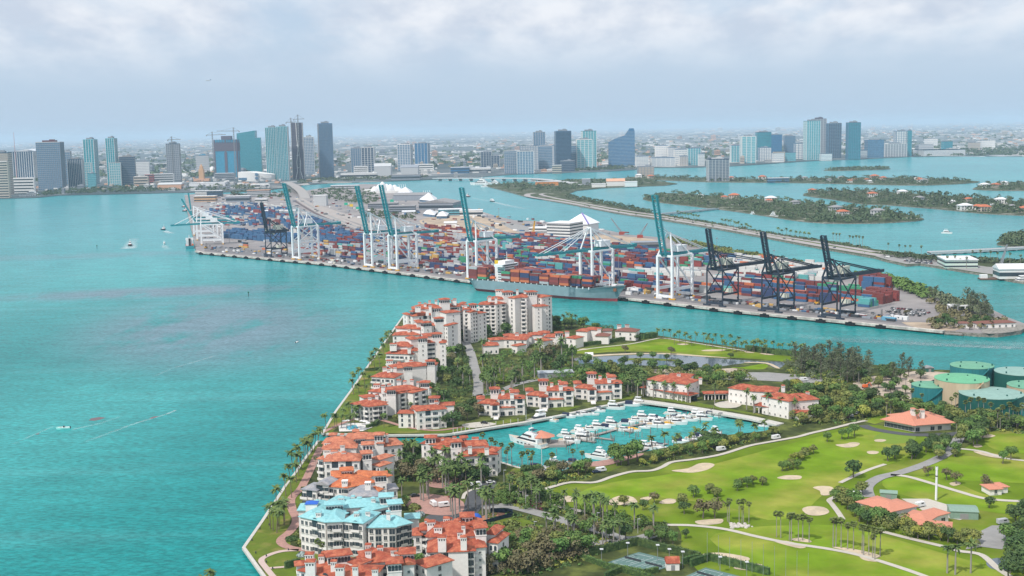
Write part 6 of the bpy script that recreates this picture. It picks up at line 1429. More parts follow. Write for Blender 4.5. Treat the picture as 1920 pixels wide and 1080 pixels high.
def palm(seed,kind):
    rg = random.Random(seed);tr = MB();cr = MB()
    if kind == 'royal': H = 12.0;tr.path([(0,0,-.3),(0,0,H * .4),(.05,0,H * .8),(.05,0,H)],[.42,.36,.28,.2],8);tm = PBARK;nf,L_,wd = 16,3.7,.62
    elif kind == 'coconut':
        H = 9.5;lean = rg.uniform(.5,2.2);a = rg.uniform(0,6.28);q = Vector((math.cos(a),math.sin(a),0));tr.path([Vector((0,0,-.3)),q * lean * .25 + Vector((0,0,H * .4)),q * lean * .6 + Vector((0,0,H * .75)),q * lean + Vector((0,0,H))],[.26,.2,.17,.14],6);tm = DBARK;nf,L_,wd = 20,3.6,.60
    else: H = 12.0;tr.path([(0,0,-.3),(.1,0,H * .5),(.15,.05,H)],[.27,.2,.17],6);tm = PBARK;nf,L_,wd = 0,0,0
    top = Vector(tr.v[-1]) if False else None
    top = {'royal': Vector((.05,0,H)),'fan': Vector((.15,.05,H))}.get(kind) or (q * lean + Vector((0,0,H)))
    if kind == 'fan':
        for i in range(34):
            d = sph(rg);d.z = d.z * .75 + .25;d.normalize();b = top + d * rg.uniform(.6,1.0);side = d.cross(Vector((0,0,1)));
            if side.length < .05: side = Vector((1,0,0))
            side.normalize();upn = side.cross(d);r = rg.uniform(.85,1.15);vs = [b]
            for k in range(6): t = -1.15 + 2.3 * k / 5;vs.append(b + (d * math.cos(t) + side * math.sin(t)) * r + upn * (-.22 * (k % 2)) - Vector((0,0,.15)))
            cr.add(vs,[(0,k,k + 1) for k in range(1,6)])
        for i in range(10): a = rg.uniform(0,6.28);quad(cr,top + Vector((math.cos(a) * .5,math.sin(a) * .5,-rg.uniform(.4,1.2))),(math.cos(a),math.sin(a),.2),.9,rg,1,1)
        mats = [LF['fan'],DBARK]
    else:
        for i in range(nf):
            el = rg.uniform(-.35,1.2);frond(cr,top,i * 2.399 + rg.uniform(-.2,.2),el,L_ * rg.uniform(.85,1.1),wd,1.5 + rg.uniform(-.3,.3),rg)
        mats = [LF['palm']]
        if kind == 'royal':
            cs = MB();tr.tube((.05,0,H - 1.2),(.05,0,H + .2),.24,.12,8)
    return tr.mesh('trunk',tm),cr.mesh('crown',mats)
TP = {'dark': [broad(i,'dark',9,4.6) for i in (1,2,3)],'mid': [broad(i,'mid',9,4.5) for i in (4,5,6)],'olive': [broad(i,'olive',8,4.4) for i in (7,8)],'yel': [broad(i,'yel',7,4.4) for i in (9,10)],'brown': [broad(i,'brown',9,5.0,420) for i in (11,12)],
      'cas': [casuarina(i) for i in (21,22,23)],'royal': [palm(i,'royal') for i in (31,32,33)],'coco': [palm(i,'coconut') for i in (41,42,43,44)],'fan': [palm(i,'fan') for i in (51,52)]}
TNAME = {'dark': ('broadleaf_tree','dark green broadleaf tree'),'mid': ('broadleaf_tree','fresh green broadleaf tree'),'olive': ('broadleaf_tree','olive green broadleaf tree'),'yel': ('broadleaf_tree','yellow-green broadleaf tree'),'brown': ('broadleaf_tree','thin brownish broadleaf tree'),'cas': ('casuarina_tree','feathery grey-green casuarina'),'royal': ('royal_palm','tall royal palm'),'coco': ('coconut_palm','coconut palm'),'fan': ('fan_palm','slim fan palm')}
trg = random.Random(99);TCOUNT = {}
def tree(x,y,kind,where,s=None,z=ZF,top=None,grp=None):
    i = trg.randrange(len(TP[kind]));p = G(x,y,z);tr,cr = TP[kind][i];nm,lb = TNAME[kind];s = s or trg.uniform(.8,1.2)
    if nm == 'broadleaf_tree' and s < .82: nm = 'large_shrub';lb = lb.replace('broadleaf tree','bushy shrub')
    if top: s = hgt(p,top) / {'royal': 14.5,'coco': 11.5,'fan': 13.2}.get(kind,9.5)
    o = thing(nm,p,f'{lb} {where}','palm' if 'palm' in nm else 'shrub' if 'shrub' in nm else 'tree',trg.uniform(0,6.28),f'{lb.split(" with ")[0]}s {grp or where}');o.scale = (s,s,s * trg.uniform(.92,1.1))
    link('trunk',tr,o);link('crown',cr,o);TCOUNT[nm] = TCOUNT.get(nm,0) + 1
    return o
def row(pts,kind,where,s=(.8,1.0),z=ZF):
    """palms in reading order, each told by its place in the row"""
    for i,p in enumerate(sorted(pts)): tree(p[0],p[1],kind,f'{where}, {nth(i + 1)} from left',trg.uniform(*s),z,p[2] if len(p) > 2 else None,where)
KEEP = []          # footprints trees stay out of
def grow(poly,n,kinds,where,s=(.8,1.2),mind=3.2,z=ZF):
    xs_ = [p[0] for p in poly];ys_ = [p[1] for p in poly];got = [];pk = [];tries = 0
    while len(got) < n and tries < n * 60:
        tries += 1;x = trg.uniform(min(xs_),max(xs_));y = trg.uniform(min(ys_),max(ys_))
        if not inpoly(x,y,poly): continue
        if any(inpoly(x,y,k) for k in KEEP): continue
        p = G(x,y,z)
        if any((p.x - g.x) ** 2 + (p.y - g.y) ** 2 < mind ** 2 for g in got): continue
        got.append(p);pk.append((x,y,trg.choice(kinds),trg.uniform(*s)))
    cn = {}
    for x,y,k,sc in sorted(pk):
        key = (k,k in 'dark mid olive yel brown' and sc < .82);cn[key] = cn.get(key,0) + 1;nw = f'{where}, {nth(cn[key])} from left'
        tree(x,y,k,nw if len((TNAME[k][1] + ' ' + nw).split()) < 17 else where,sc,z,None,where)
KEEP += [[(868,660),(905,660),(905,745),(888,745)],[(762,925),(880,925),(890,975),(770,965)],[(935,945),(1080,972),(1170,1000),(1160,1012),(1060,985),(935,955)]]
D,M_,O,Y_,B_,C_,R_,K_,F_ = 'dark','mid','olive','yel','brown','cas','royal','coco','fan'
grow([(845,650),(850,632),(905,622),(1030,606),(1160,622),(1150,628),(1075,618),(1000,624),(930,636),(900,646)],26,[D,D,D,M_],'round the foot of the tallest tower',(.9,1.4))
grow([(842,655),(900,662),(945,672),(1060,664),(1090,690),(1130,700),(1060,705),(985,715),(930,722),(905,745),(850,745),(838,700)],40,[D,D,M_,O,B_,D,R_],'in the wood at the island centre',(.95,1.45))
grow([(1085,690),(1150,698),(1205,705),(1208,735),(1165,742),(1185,712),(1120,715),(1090,735),(1070,740),(1075,712)],20,[D,M_,D,O],'between the harbour villas and the long clubhouse',(.9,1.3))
grow([(1155,690),(1230,688),(1340,700),(1350,712),(1330,722),(1230,702)],18,[D,M_,D,O],'behind the long clubhouse',(.8,1.1))
grow([(1320,715),(1370,712),(1430,716),(1420,726),(1370,730),(1330,738)],10,[O,Y_,M_],'between the two clubhouses',(.9,1.3))
grow([(1465,688),(1500,676),(1590,684),(1640,696),(1655,706),(1610,722),(1560,716),(1490,706)],34,[C_,C_,C_,D],'in the tall wood by the channel',(.95,1.35),3.5)
grow([(1650,700),(1690,698),(1735,706),(1730,714),(1690,718),(1655,714)],12,[C_,D,D],'by the sandy clearing',(.8,1.15))
grow([(1600,722),(1650,735),(1700,748),(1745,748),(1740,738),(1660,722),(1620,716)],14,[D,O,M_,F_],'on the sandy ground left of the tanks',(.75,1.0),4)
grow([(1470,730),(1540,738),(1560,730),(1640,748),(1690,758),(1700,772),(1650,778),(1620,785),(1560,792),(1500,800),(1480,795),(1530,770)],46,[Y_,O,O,M_,D],'in the wood left of the golf clubhouse',(.85,1.3))
grow([(1640,772),(1690,765),(1750,775),(1760,785),(1700,782),(1660,780)],8,[M_,O],'behind the golf clubhouse',(.8,1.1))
grow([(1745,770),(1800,782),(1920,800),(1920,812),(1820,798),(1760,788)],16,[O,M_,D],'in front of the storage tanks',(.8,1.1))
grow([(1800,812),(1850,804),(1865,820),(1840,838),(1805,838),(1795,825)],12,[M_,D,O],'right of the golf clubhouse',(.9,1.2))
grow([(1660,866),(1688,848),(1722,848),(1718,862),(1680,872)],9,[D],'in the dark clump by the golf road fork',(.7,1.0),2.5)
grow([(1728,852),(1752,832),(1782,832),(1770,850)],7,[D],'in the dark clump above the golf road',(.7,.95),2.5)
grow([(1755,850),(1780,842),(1800,845),(1790,862),(1760,868)],7,[O,M_],'beside the golf road',(.6,.9),2.5)
grow([(1296,933),(1318,924),(1366,925),(1364,934),(1305,937)],7,[M_,O],'in the shrub clump on the fairway, left of two',(.5,.7),1.5)
grow([(1366,921),(1380,912),(1430,906),(1430,914),(1385,922)],7,[O,M_],'in the shrub clump on the fairway, right of two',(.5,.7),1.5)
grow([(1443,886),(1470,876),(1497,872),(1498,880),(1455,888)],6,[M_,O],'in the lower fairway shrub row',(.5,.75),1.5)
grow([(1484,868),(1510,854),(1540,842),(1540,850),(1510,864)],7,[Y_,O],'in the upper fairway shrub row',(.5,.75),1.5)
grow([(1195,880),(1235,866),(1260,858),(1350,846),(1440,824),(1470,814),(1455,808),(1380,830),(1300,842),(1205,868)],32,[Y_,O,M_],'between the basin and the golf path',(.55,.8),2.4)
grow([(1290,838),(1320,832),(1370,826),(1372,838),(1300,846)],6,[D],'in the dark clump on the basin shore',(.8,1.0))
grow([(1140,868),(1175,862),(1196,858),(1198,870),(1150,876)],6,[M_],'in the green clump beside the three-deck yacht',(1.0,1.35),2.2)
grow([(960,896),(1030,892),(1100,880),(1120,892),(1050,905),(1010,915),(960,912)],18,[M_,D,B_,O],'on the south shore of the basin',(.65,1.0))
grow([(890,630),(960,616),(1030,607),(1045,613),(965,627),(905,635)],16,[D,M_,D],'in front of the tallest tower',(.85,1.2),3)
grow([(748,850),(792,852),(800,882),(860,895),(905,885),(928,902),(870,912),(800,905),(750,905)],24,[D,M_,B_,D],'in the garden wood between the condominiums',(.8,1.2))
grow([(735,945),(770,940),(775,960),(745,958)],5,[M_,O],'right of the turquoise-roofed house',(.5,.8))
grow([(680,1020),(700,1012),(720,1022),(690,1030)],4,[D,M_],'in the court below the turquoise-roofed house',(.7,.9))
grow([(930,1000),(985,1010),(1060,1022),(1130,1030),(1080,1050),(1010,1078),(930,1078),(905,1060),(925,1030)],34,[O,M_,B_,B_,O],'in the light wood left of the tennis courts',(.85,1.25),3)
grow([(925,920),(1010,932),(1060,952),(1040,962),(960,945),(920,938)],16,[D,M_,O],'along the resort road',(.5,.8))
grow([(1060,985),(1130,1000),(1180,1008),(1250,1005),(1270,1015),(1260,1025),(1200,1018),(1100,1010)],14,[D,B_,M_],'where the resort road bends',(.6,.9))
grow([(1560,935),(1590,918),(1620,920),(1625,940),(1600,960),(1570,955)],10,[M_,O],'left of the golf stores',(.6,.95))
grow([(1590,965),(1640,968),(1690,985),(1690,998),(1640,988),(1600,978)],12,[D,M_,O],'in front of the long golf store',(.6,.9))
grow([(1690,992),(1760,1005),(1830,1015),(1825,1030),(1760,1024),(1700,1008)],12,[O,Y_,D],'in front of the l-shaped golf store',(.6,.9))
grow([(1870,1000),(1925,950),(1930,1090),(1880,1095),(1905,1040),(1880,1020)],16,[D,D,M_],'in the corner at the lower right',(.8,1.2))
grow([(770,1030),(800,1045),(830,1060),(900,1062),(930,1075),(850,1090),(770,1070)],14,[M_,O,B_],'at the foot of the red-roofed house by the roundabout',(.6,.95))
for x,y,k,s,w_ in ((1551,829,M_,.7,'standing alone on the fairway slope'),(1578,824,M_,.75,'left one of a trio on the fairway edge'),(1590,823,M_,.8,'middle one of a trio on the fairway edge'),(1602,819,M_,.85,'right one of a trio on the fairway edge'),(1600,896,D,1.15,'large beside the cart path loop'),(1849,917,B_,.8,'beside the snack hut'),(1855,953,D,.7,'alone below the snack hut'),(1740,893,B_,.6,'left of the white pole'),(1775,900,B_,.75,'right of the white pole'),(1793,908,B_,.75,'behind the small bunker'),(1170,950,O,.75,'in front of the twin bunkers'),(1206,957,D,.6,'below the small round bunker'),(1227,945,B_,.75,'beside the small round bunker'),(1277,950,O,.85,'tall narrow at the bunker end'),(1283,964,D,.75,'below the tall narrow one'),(1318,972,B_,1.0,'wide-crowned above the ragged bunker, left'),(1340,972,B_,1.05,'wide-crowned above the ragged bunker, right'),(1105,943,M_,.55,'by the putting green'),(1286,1010,D,.5,'alone on the lower fairway'),(1195,640,D,.7,'beside the brown-roofed villa'),(1172,662,B_,.75,'on the north fairway edge, left'),(1258,665,B_,.75,'on the north fairway edge, right'),(1200,676,M_,.8,'on the pond islet, left'),(1225,677,M_,.9,'on the pond islet, middle'),(1250,677,D,.7,'on the pond islet, right'),(1370,673,D,.6,'by the pond edge'),(835,800,D,1.1,'dark and broad beside the low white villa, left'),(850,802,D,1.2,'dark and broad beside the low white villa, right'),(1880,870,M_,.8,'in a row on the right fairway, left'),(1895,862,M_,.9,'in a row on the right fairway, right'),(723,1030,D,1.3,'large and round behind the teal-roofed wing'),(728,1022,D,1.1,'large and round near the teal-roofed wing')): tree(x,y,k,w_,s)
SEAW = 'on the seawall lawn left of the turquoise-roofed house'
row(((512,995),(519,999),(523,993),(533,984),(534,977),(518,956),(507,992),(521,985)),'coco',SEAW,(.9,1.1))
row(((536,930),(547,934),(545,906),(556,905),(549,884),(556,874),(563,868),(570,863),(577,858),(584,852),(590,845),(596,838),(574,850),(586,846),(566,880),(578,866),(560,892)),'coco','along the promenade behind the salmon-roofed house',(.9,1.15))
row(((724,646),(733,640),(727,652),(705,672),(697,684),(709,676),(692,696),(703,693),(712,688),(673,716),(660,727),(684,722),(694,730),(675,748),(663,740),(684,745),(716,660),(720,668)),'coco','on the narrow lawn west of the stepped towers',(.85,1.1))
row(((650,806),(658,805),(666,808),(640,802),(628,806),(612,805),(645,790),(657,786),(663,793),(720,802),(682,784),(676,790),(632,800)),'coco','round the small swimming pool',(.75,1.0))
row(((789,938),(794,940),(801,930),(804,936),(836,925),(841,922),(845,960),(849,968),(854,972),(862,965),(878,958),(892,955),(905,966),(911,972),(913,978),(925,972),(918,966),(830,915),(820,905)),'royal','round the pink paved drive',(.9,1.1))
grow([(640,890),(700,905),(760,935),(735,940),(690,925),(640,905)],4,[R_],'behind the turquoise-roofed house',(.6,.8))
grow([(750,856),(800,858),(880,890),(930,900),(880,915),(800,905),(750,890)],26,[R_,K_],'in the garden wood between the condominiums',(.85,1.1))
grow([(930,920),(1000,935),(1080,962),(1190,985),(1250,992),(1255,1000),(1160,992),(1050,968),(960,945)],26,[R_],'lining the resort road',(.75,.95))
grow([(990,1000),(1060,1005),(1120,1015),(1180,1018),(1150,1028),(1040,1022)],10,[R_],'round the lawn bend of the road',(.75,.95))
grow([(846,700),(900,690),(985,700),(985,735),(900,740)],34,[R_],'in the palm grove beside the inner road',(.7,.95))
grow([(1165,735),(1205,722),(1215,742),(1190,750)],14,[R_],'in the grove left of the long clubhouse',(.9,1.1),2)
row(((1245,748),(1262,750),(1290,755),(1413,775),(1441,778),(1465,782),(1490,784),(1500,780),(1340,757),(1400,768),(1225,746),(1280,744)),'royal','in front of the clubhouses',(.85,1.05))
row(((906,856),(912,858),(922,860),(930,862),(941,868),(952,870),(949,878),(960,874),(980,882),(990,884),(999,886),(1036,884),(1034,890),(1075,880),(1092,884),(978,892),(995,894)),'fan','along the basin wall below the red-roofed house',(.75,.95))
row(((1300,834),(1322,822),(1320,838),(1296,842),(1245,848),(1268,842),(1384,826),(1416,828),(1433,818),(1345,836),(1390,818),(1225,852),(1262,846)),'coco','on the basin shore by the parked boats',(.75,1.0))
row(((1695,776),(1701,776),(1709,768),(1728,768),(1662,784),(1670,782),(1719,806),(1743,798),(1810,786),(1819,787),(1834,784),(1870,803),(1875,808),(1879,799),(1784,778),(1791,778),(1892,797),(1899,799),(1904,797),(1909,800),(1915,797),(1920,801),(1793,818),(1844,786),(1856,790),(1887,806)),'fan','by the storage tanks and golf clubhouse',(.8,1.0))
row(((1456,1008,962),(1464,1009,963),(1480,1014,964),(1484,1015,958),(1497,1015,963),(1505,1014,960),(1517,1017,965)),'fan','in the left clump on the lower fairway sand strip')
row(((1562,1026,968),(1567,1026,974),(1577,1028,972),(1589,1030,977),(1600,1032,980),(1616,1038,983),(1619,1041,980),(1629,1042,990),(1636,1047,1000),(1640,1050,990),(1650,1043,985)),'fan','in the right clump on the lower fairway sand strip')
row(((1367,980,935),(1386,981,938),(1391,982,950),(1394,980,936),(1404,981,942),(1364,978,940)),'fan','in the clump on the rock pile')
for x,y in ((1776,1075),(1791,1078),(1820,1075)): tree(x,y,'royal','in the trio at the lower right corner',.95)
row([(1160 + X / 4.8,590 + Y / 4.8 + 17) for X,Y in ((355,140),(400,145),(470,140),(500,190),(600,190),(690,175),(765,170),(790,215),(845,230),(880,180),(930,180),(1000,195),(930,250),(970,250),(1080,220),(1060,255),(1110,255),(1150,255),(1205,250),(1240,235),(1320,235),(1290,265),(1330,275),(1400,250),(1440,265),(1480,275),(1545,280),(1580,275),(1635,295),(1670,270),(1785,305),(1855,285),(550,165),(655,200),(820,190),(1030,260),(1220,255),(1265,245))],'coco','in the row along the channel shore',(.75,.95))
for x,y in ((1024,592),(1057,602),(1063,600),(1072,603),(1080,604)): tree(x,y + 6,'coco','beside the tallest tower at the north shore',.9)
tree(598,1061,'fan','left one of two at the bottom lawn',.8);tree(605,1062,'fan','right one of two at the bottom lawn',.8)
row(((574,1028),(580,1015),(590,1012),(625,1015),(633,1025),(654,1030),(664,1032),(668,1028),(716,1020),(745,985),(700,985),(571,990)),'fan','close to the walls of the turquoise-roofed house',(.45,.75))
row(((593,885),(606,893),(620,897),(634,925),(644,945),(660,948),(676,945),(684,950),(570,948),(610,950)),'fan','by the half stripped house',(.5,.75))
for x,y in ((395,1092),(386,1096)): pass
row([(1270 + i * 5.2,407 + i * 1.0) for i in range(9)],'coco','in the left row along the causeway',(.9,1.2),CZ)
row([(1354 + i * 5.4,423 + i * 1.15) for i in range(11)],'coco','in the middle row along the causeway',(1.0,1.3),CZ)
row([(1459 + i * 8,441 + i * 1.3) for i in range(8)],'coco','in the right row along the causeway',(1.0,1.3),CZ)
row([(1562 + i * 6,455 + i * 1) for i in range(3)],'fan','in a tight trio beyond the causeway',(1.1,1.2),CZ)
row([(1593 + i * 6,460 + i * 1) for i in range(5)],'fan','in a tight row of five beyond the causeway',(1.1,1.2),CZ)
row(((1665,473),(1686,477),(1697,477),(1706,478),(1727,481),(1857,492),(1870,493),(1893,496),(1913,497),(1823,489),(1838,490),(1776,500),(1790,501),(1800,502),(1812,503)),'fan','round the coastguard station',(.9,1.1),CZ)
for x,y,s in ((1790,588,1.1),(1812,585,1.5),(1822,588,1.4),(1845,594,1.4),(1832,590,1.5),(1838,600,1.0),(1745,562,1.0),(1755,566,1.1),(1856,604,.8)): tree(x,y,'cas','at the port tip behind the white pavilion',s,ZP)
for x,y,s in ((1700,592,.7),(1752,608,.8),(1758,612,.9),(1772,604,.9),(1830,606,1.0),(1850,608,.9),(1768,596,.7),(1766,614,.9),(1778,612,1.0),(1788,615,.9),(1800,612,.8),(1826,612,1.0),(1818,618,.7),(1840,612,.9)): tree(x,y,'brown' if s < .85 else 'dark','beside the pilot house at the port tip',s,ZP)
def hedge(label,pts,h,wd,lm='mid',z=ZF,dens=7.0):
    P = [Vector((p.x,p.y,0)) for p in Gs(pts,z)];c = P[0].copy();mb = MB();core = MB();L_ = 0
    for a,b in zip(P,P[1:]):
        d = b - a;ln = d.length;d.normalize();nn = Vector((-d.y,d.x,0));m = (a + b) / 2 - c;core.box((m.x,m.y,0),(ln + wd * .8,wd * .8,h * .92),math.atan2(d.y,d.x))
        for _ in range(int(ln * (h * 2 + wd) * dens / 3)):
            t = trg.uniform(0,ln);r = trg.random() * (2 * h + wd);p = a - c + d * t
            if r < h: q,n_ = nn * wd / 2 + Vector((0,0,r)),nn
            elif r < 2 * h: q,n_ = -nn * wd / 2 + Vector((0,0,r - h)),-nn
            else: q,n_ = nn * (r - 2 * h - wd / 2) + Vector((0,0,h)),Vector((0,0,1))
            quad(mb,p + q + sph(trg) * .12,n_ + sph(trg) * .6,trg.uniform(.3,.65),trg)
    o = thing('hedge',Vector((c.x,c.y,z)),label,'hedge');core.build('hedge_core',LF['dark'],o);mb.build('foliage',LF[lm],o);return o
hedge('tall clipped dark hedge behind the larger tennis court',[(1090,1046),(1196,1022),(1310,1050)],3.6,1.6,'dark')
hedge('tall clipped dark hedge around the second tennis court',[(1297,1062),(1330,1051),(1440,1078)],3.4,1.6,'dark')
hedge('clipped hedge in front of the larger tennis court',[(1092,1048),(1140,1066),(1210,1078),(1232,1073)],2.4,1.4,'mid')
hedge('clipped hedge at the bottom edge before the tennis courts',[(1136,1084),(1166,1072),(1225,1090)],2.6,1.4,'mid')
hedge('short hedge between the two tennis courts',[(1281,1058),(1312,1050)],3.0,1.4,'mid')
hedge('long dark hedge at the end of the channel palm row',[(1403,656),(1450,663),(1512,669)],4,5,'dark')
hedge('rounded hedge beside the brown-roofed villa',[(1188,634),(1205,635),(1226,632)],4.5,6,'dark')
hedge('long green hedge along the village edge of the north fairway',[(1025,655),(1080,650),(1140,643),(1175,637)],3,3,'dark')
hedge('purple-leaved hedge along the resort road',[(972,942),(990,948),(1022,957)],2.2,3.5,'purple')
hedge('low hedge along the narrow west lawn',[(687,696),(700,695),(716,693)],2.2,3,'dark')
hedge('low hedge in front of the low white villa',[(790,802),(820,800),(855,794)],1.6,2.5,'dark')
hedge('clipped hedge behind the swimming pool terrace',[(690,802),(702,798),(708,792)],2,2.5,'dark')
hedge('dark screen hedge beside the bottom lawn',[(537,1066),(560,1060)],3.2,1.6,'dark')
def bush(x,y,r,lm,label):
    p = G(x,y,ZF);mb = MB()
    for _ in range(160): d = sph(trg);d.z = abs(d.z);quad(mb,Vector((d.x,d.y,d.z * .9)) * r * trg.uniform(.8,1.05),d + sph(trg) * .5,r * .38,trg)
    return link('shrub',mb.mesh('shrub',LF[lm]),None,p,0,label,'shrub')
bush(566,1043,2.2,'silver','silvery round palm shrub by the bottom hedge');bush(787,967,2.4,'silver','silvery round palm shrub by the pink drive');bush(543,1013,2.2,'dark','dark round shrub in the promenade bend, left');bush(551,1012,2.2,'dark','dark round shrub in the promenade bend, right');bush(777,955,3.2,'olive','olive round shrub above the silvery one');bush(645,1022,2.6,'dark','dark rounded shrub at the teal-roofed house front');bush(605,1028,1.8,'dark','low dark shrub before the teal-roofed house')
row(((393,1112,1064),(384,1116,1076)),'coco','at the bottom frame edge over the water')
grow([(745,742),(790,742),(835,720),(845,780),(800,765),(760,768)],12,[D,M_],'between the terraced houses',(.6,.9),3)
grow([(800,695),(840,680),(850,760),(835,770),(815,740)],10,[D,M_,O],'right of the terraced houses',(.8,1.2),3)
grow([(735,745),(830,735),(835,762),(760,775),(735,770)],18,[R_,K_],'among the terraced houses',(.55,.8),3)
grow([(705,712),(760,716),(800,715),(830,702),(835,715),(790,728),(720,730)],14,[R_,K_],'in front of the upper terraced house',(.5,.75),3)
grow([(665,775),(740,780),(745,792),(690,788)],8,[M_,O],'along the brick path',(.5,.7),3)
grow([(855,775),(900,765),(905,785),(870,792),(850,790)],6,[D,B_],'right of the low white villa',(.9,1.2),4)
grow([(925,770),(985,766),(990,772),(930,780)],6,[M_,O],'in front of the harbour villas',(.45,.6),2)
def woods(label,poly,z,n,h=(5,10),r=(3,6),lm='far',q=20,name='woodland',s=.62):
    rg = random.Random(len(label) * 7 + n);mb = MB();xs_ = [p[0] for p in poly];ys_ = [p[1] for p in poly];k = 0;t = 0
    while k < n and t < n * 30:
        t += 1;x = rg.uniform(min(xs_),max(xs_));y = rg.uniform(min(ys_),max(ys_))
        if not inpoly(x,y,poly): continue
        k += 1;p = G(x,y,z);hh = rg.uniform(*h);rr = rg.uniform(*r)
        for _ in range(q):
            d = sph(rg);d.z = abs(d.z) * .9 - .15;c = p + Vector((d.x * rr,d.y * rr,hh * .45 + d.z * hh * .55)) * 1.0;quad(mb,c,d + sph(rg) * .6 + Vector((0,0,.3)),rr * s * rg.uniform(.6,1.2),rg,.8)
    return mb.build(name,LF[lm],kind='stuff',label=label)
woods('dense dark trees covering the front wooded island',ISL['star'],ZI,620,(6,14),(3.5,7),'far',20)
woods('dense dark trees covering the long wooded island at right',ISL['palm'],ZI,620,(6,14),(4,7),'far',18)
woods('trees along the far wooded island strip',ISL['hib'],ZI,480,(5,13),(4,8),'far',14)
woods('trees on the wooded islet at the right edge',ISL['side'],ZI,130,(6,14),(4,8),'far',16)
woods('mangroves on the flat islet in the upper bay',ISL['islet'],ZI,140,(5,12),(6,10),'far',14)
woods('trees on the near wooded island at the right edge',ISL['near'],ZI,240,(7,14),(4,6),'far',22)
woods('trees across the museum island',[(925,347),(960,345),(1000,342),(1130,338),(1200,337),(1260,344),(1200,347),(1130,350),(1085,355),(1060,362),(1000,358),(975,360),(935,352)],CZ,330,(5,13),(4,8),'far',16)
woods('shrubs along the bay side of the causeway',[(1065,366),(1180,388),(1225,398),(1215,401),(1130,384),(1060,371)],CZ,150,(3,9),(3,6),'far',16)
woods('low shrubs on the causeway verge',[(1235,401),(1335,417.5),(1440,436.5),(1600,460),(1640,468),(1640,470),(1440,439),(1235,404)],CZ,160,(2,4),(2,5),'far',12)
woods('trees round the coastguard station',[(1655,478),(1700,481),(1770,489),(1765,493),(1700,486),(1660,481)],CZ,70,(5,9),(3,5),'far',22)
woods('shrubs behind the coastguard station',[(1815,487),(1870,490),(1925,493),(1925,497),(1860,494),(1815,490)],CZ,40,(4,8),(3,5),'far',22)
woods('shrub belt along the north shore of the port',[(1255,447),(1300,456),(1370,473),(1430,483),(1500,496),(1560,505),(1560,509),(1500,502),(1430,490),(1370,480),(1300,463),(1255,453)],ZP,220,(4,8),(4,6),'olive',18)
woods('tall hedge-like trees along the right part of the port shore',[(1640,521),(1690,531),(1745,553),(1755,562),(1735,562),(1700,547),(1650,530),(1600,519)],ZP,170,(6,11),(4,6),'mid',22)
woods('shrubs and small trees over the port tip',[(1742,566),(1775,570),(1790,590),(1850,600),(1885,604),(1870,614),(1830,618),(1760,618),(1740,610),(1765,598),(1750,580)],ZP,75,(3,8),(2,4.5),'brown',40)
woods('dark tree belt behind the white pavilion',[(1760,566),(1800,572),(1850,584),(1860,594),(1810,588),(1768,578)],ZP,45,(7,14),(3,5),'needle',50)
woods('trees between the port highway and the cruise terminals',[(575,362),(640,352),(700,356),(712,375),(690,385),(620,375),(590,370)],ZP,190,(5,11),(4,7),'far',16)
woods('trees beside the port garages',[(670,396),(700,393),(735,401),(780,402),(775,412),(720,414),(680,405)],ZP,70,(4,9),(3,6),'far',18)
woods('trees at the port entrance behind the yards',[(430,362),(480,356),(545,358),(550,370),(510,372),(440,370)],ZP,90,(5,11),(4,7),'far',16)
woods('bay front park trees below the left towers',[(70,369),(110,365),(200,363),(280,361),(300,354),(250,351),(160,354),(90,360)],ZM,240,(6,14),(5,9),'far',16)
woods('trees along the middle bay front',[(280,360),(420,358),(480,356),(480,350),(380,347),(290,350)],ZM,120,(5,12),(5,8),'far',14)
woods('palms and trees along the museum park beach',[(560,345),(620,341),(720,338),(800,335),(800,331),(700,333),(600,336),(560,340)],ZM,200,(6,13),(5,8),'far',14)
woods('trees on the bay shore left of the sail-shaped tower',[(1075,322),(1125,321),(1190,317),(1190,312),(1125,314),(1075,317)],ZM,130,(8,16),(6,10),'far',14)
woods('tree belt along the right-hand mainland shore',[(1700,293),(1920,292),(1960,290),(1960,276),(1860,274),(1800,280),(1740,284),(1700,288)],ZM,420,(8,18),(8,16),'far',14)
woods('distant tree cover between the city blocks',[(0,345),(330,335),(640,318),(900,312),(1080,306),(1440,295),(1920,278),(1920,240),(1440,252),(900,264),(330,275),(0,282)],ZM,1300,(8,14),(12,30),'far',9,'distant_woodland',.9)
for nm_,pl_,n_,lm_ in (('island centre',[(842,655),(868,655),(880,690),(885,745),(845,750),(836,700)],60,'dark'),('island centre',[(905,668),(1060,664),(1200,702),(1205,735),(1085,738),(1000,716),(930,722),(907,730)],150,'mid'),('tower foot',[(850,640),(905,624),(1030,606),(1160,622),(1075,619),(1000,626),(930,637)],60,'dark'),('clubhouse rear',[(1150,690),(1350,702),(1420,718),(1330,728),(1200,706)],60,'olive'),('channel wood',[(1468,690),(1500,674),(1600,682),(1650,704),(1610,722),(1490,708)],60,'needle'),('golf wood',[(1470,735),(1540,735),(1640,746),(1695,762),(1690,776),(1620,788),(1490,800)],110,'olive'),('resort road',[(900,925),(1010,932),(1060,952),(1250,995),(1250,1004),(1060,966),(910,946)],60,'mid'),('court wood',[(925,1005),(1060,1020),(1130,1032),(1080,1052),(1010,1080),(905,1085)],60,'brown'),('golf stores',[(1590,965),(1690,985),(1830,1012),(1830,1030),(1690,1004),(1600,980)],40,'olive'),('tank belt',[(1745,772),(1920,800),(1920,814),(1760,792)],40,'dark')):
    woods('close-set smaller trees filling the ' + nm_ + ' planting',pl_,ZF,n_,(3.5,7.5),(1.6,3.2),lm_,90,'thicket',.30)
under = MB();urg = random.Random(4)
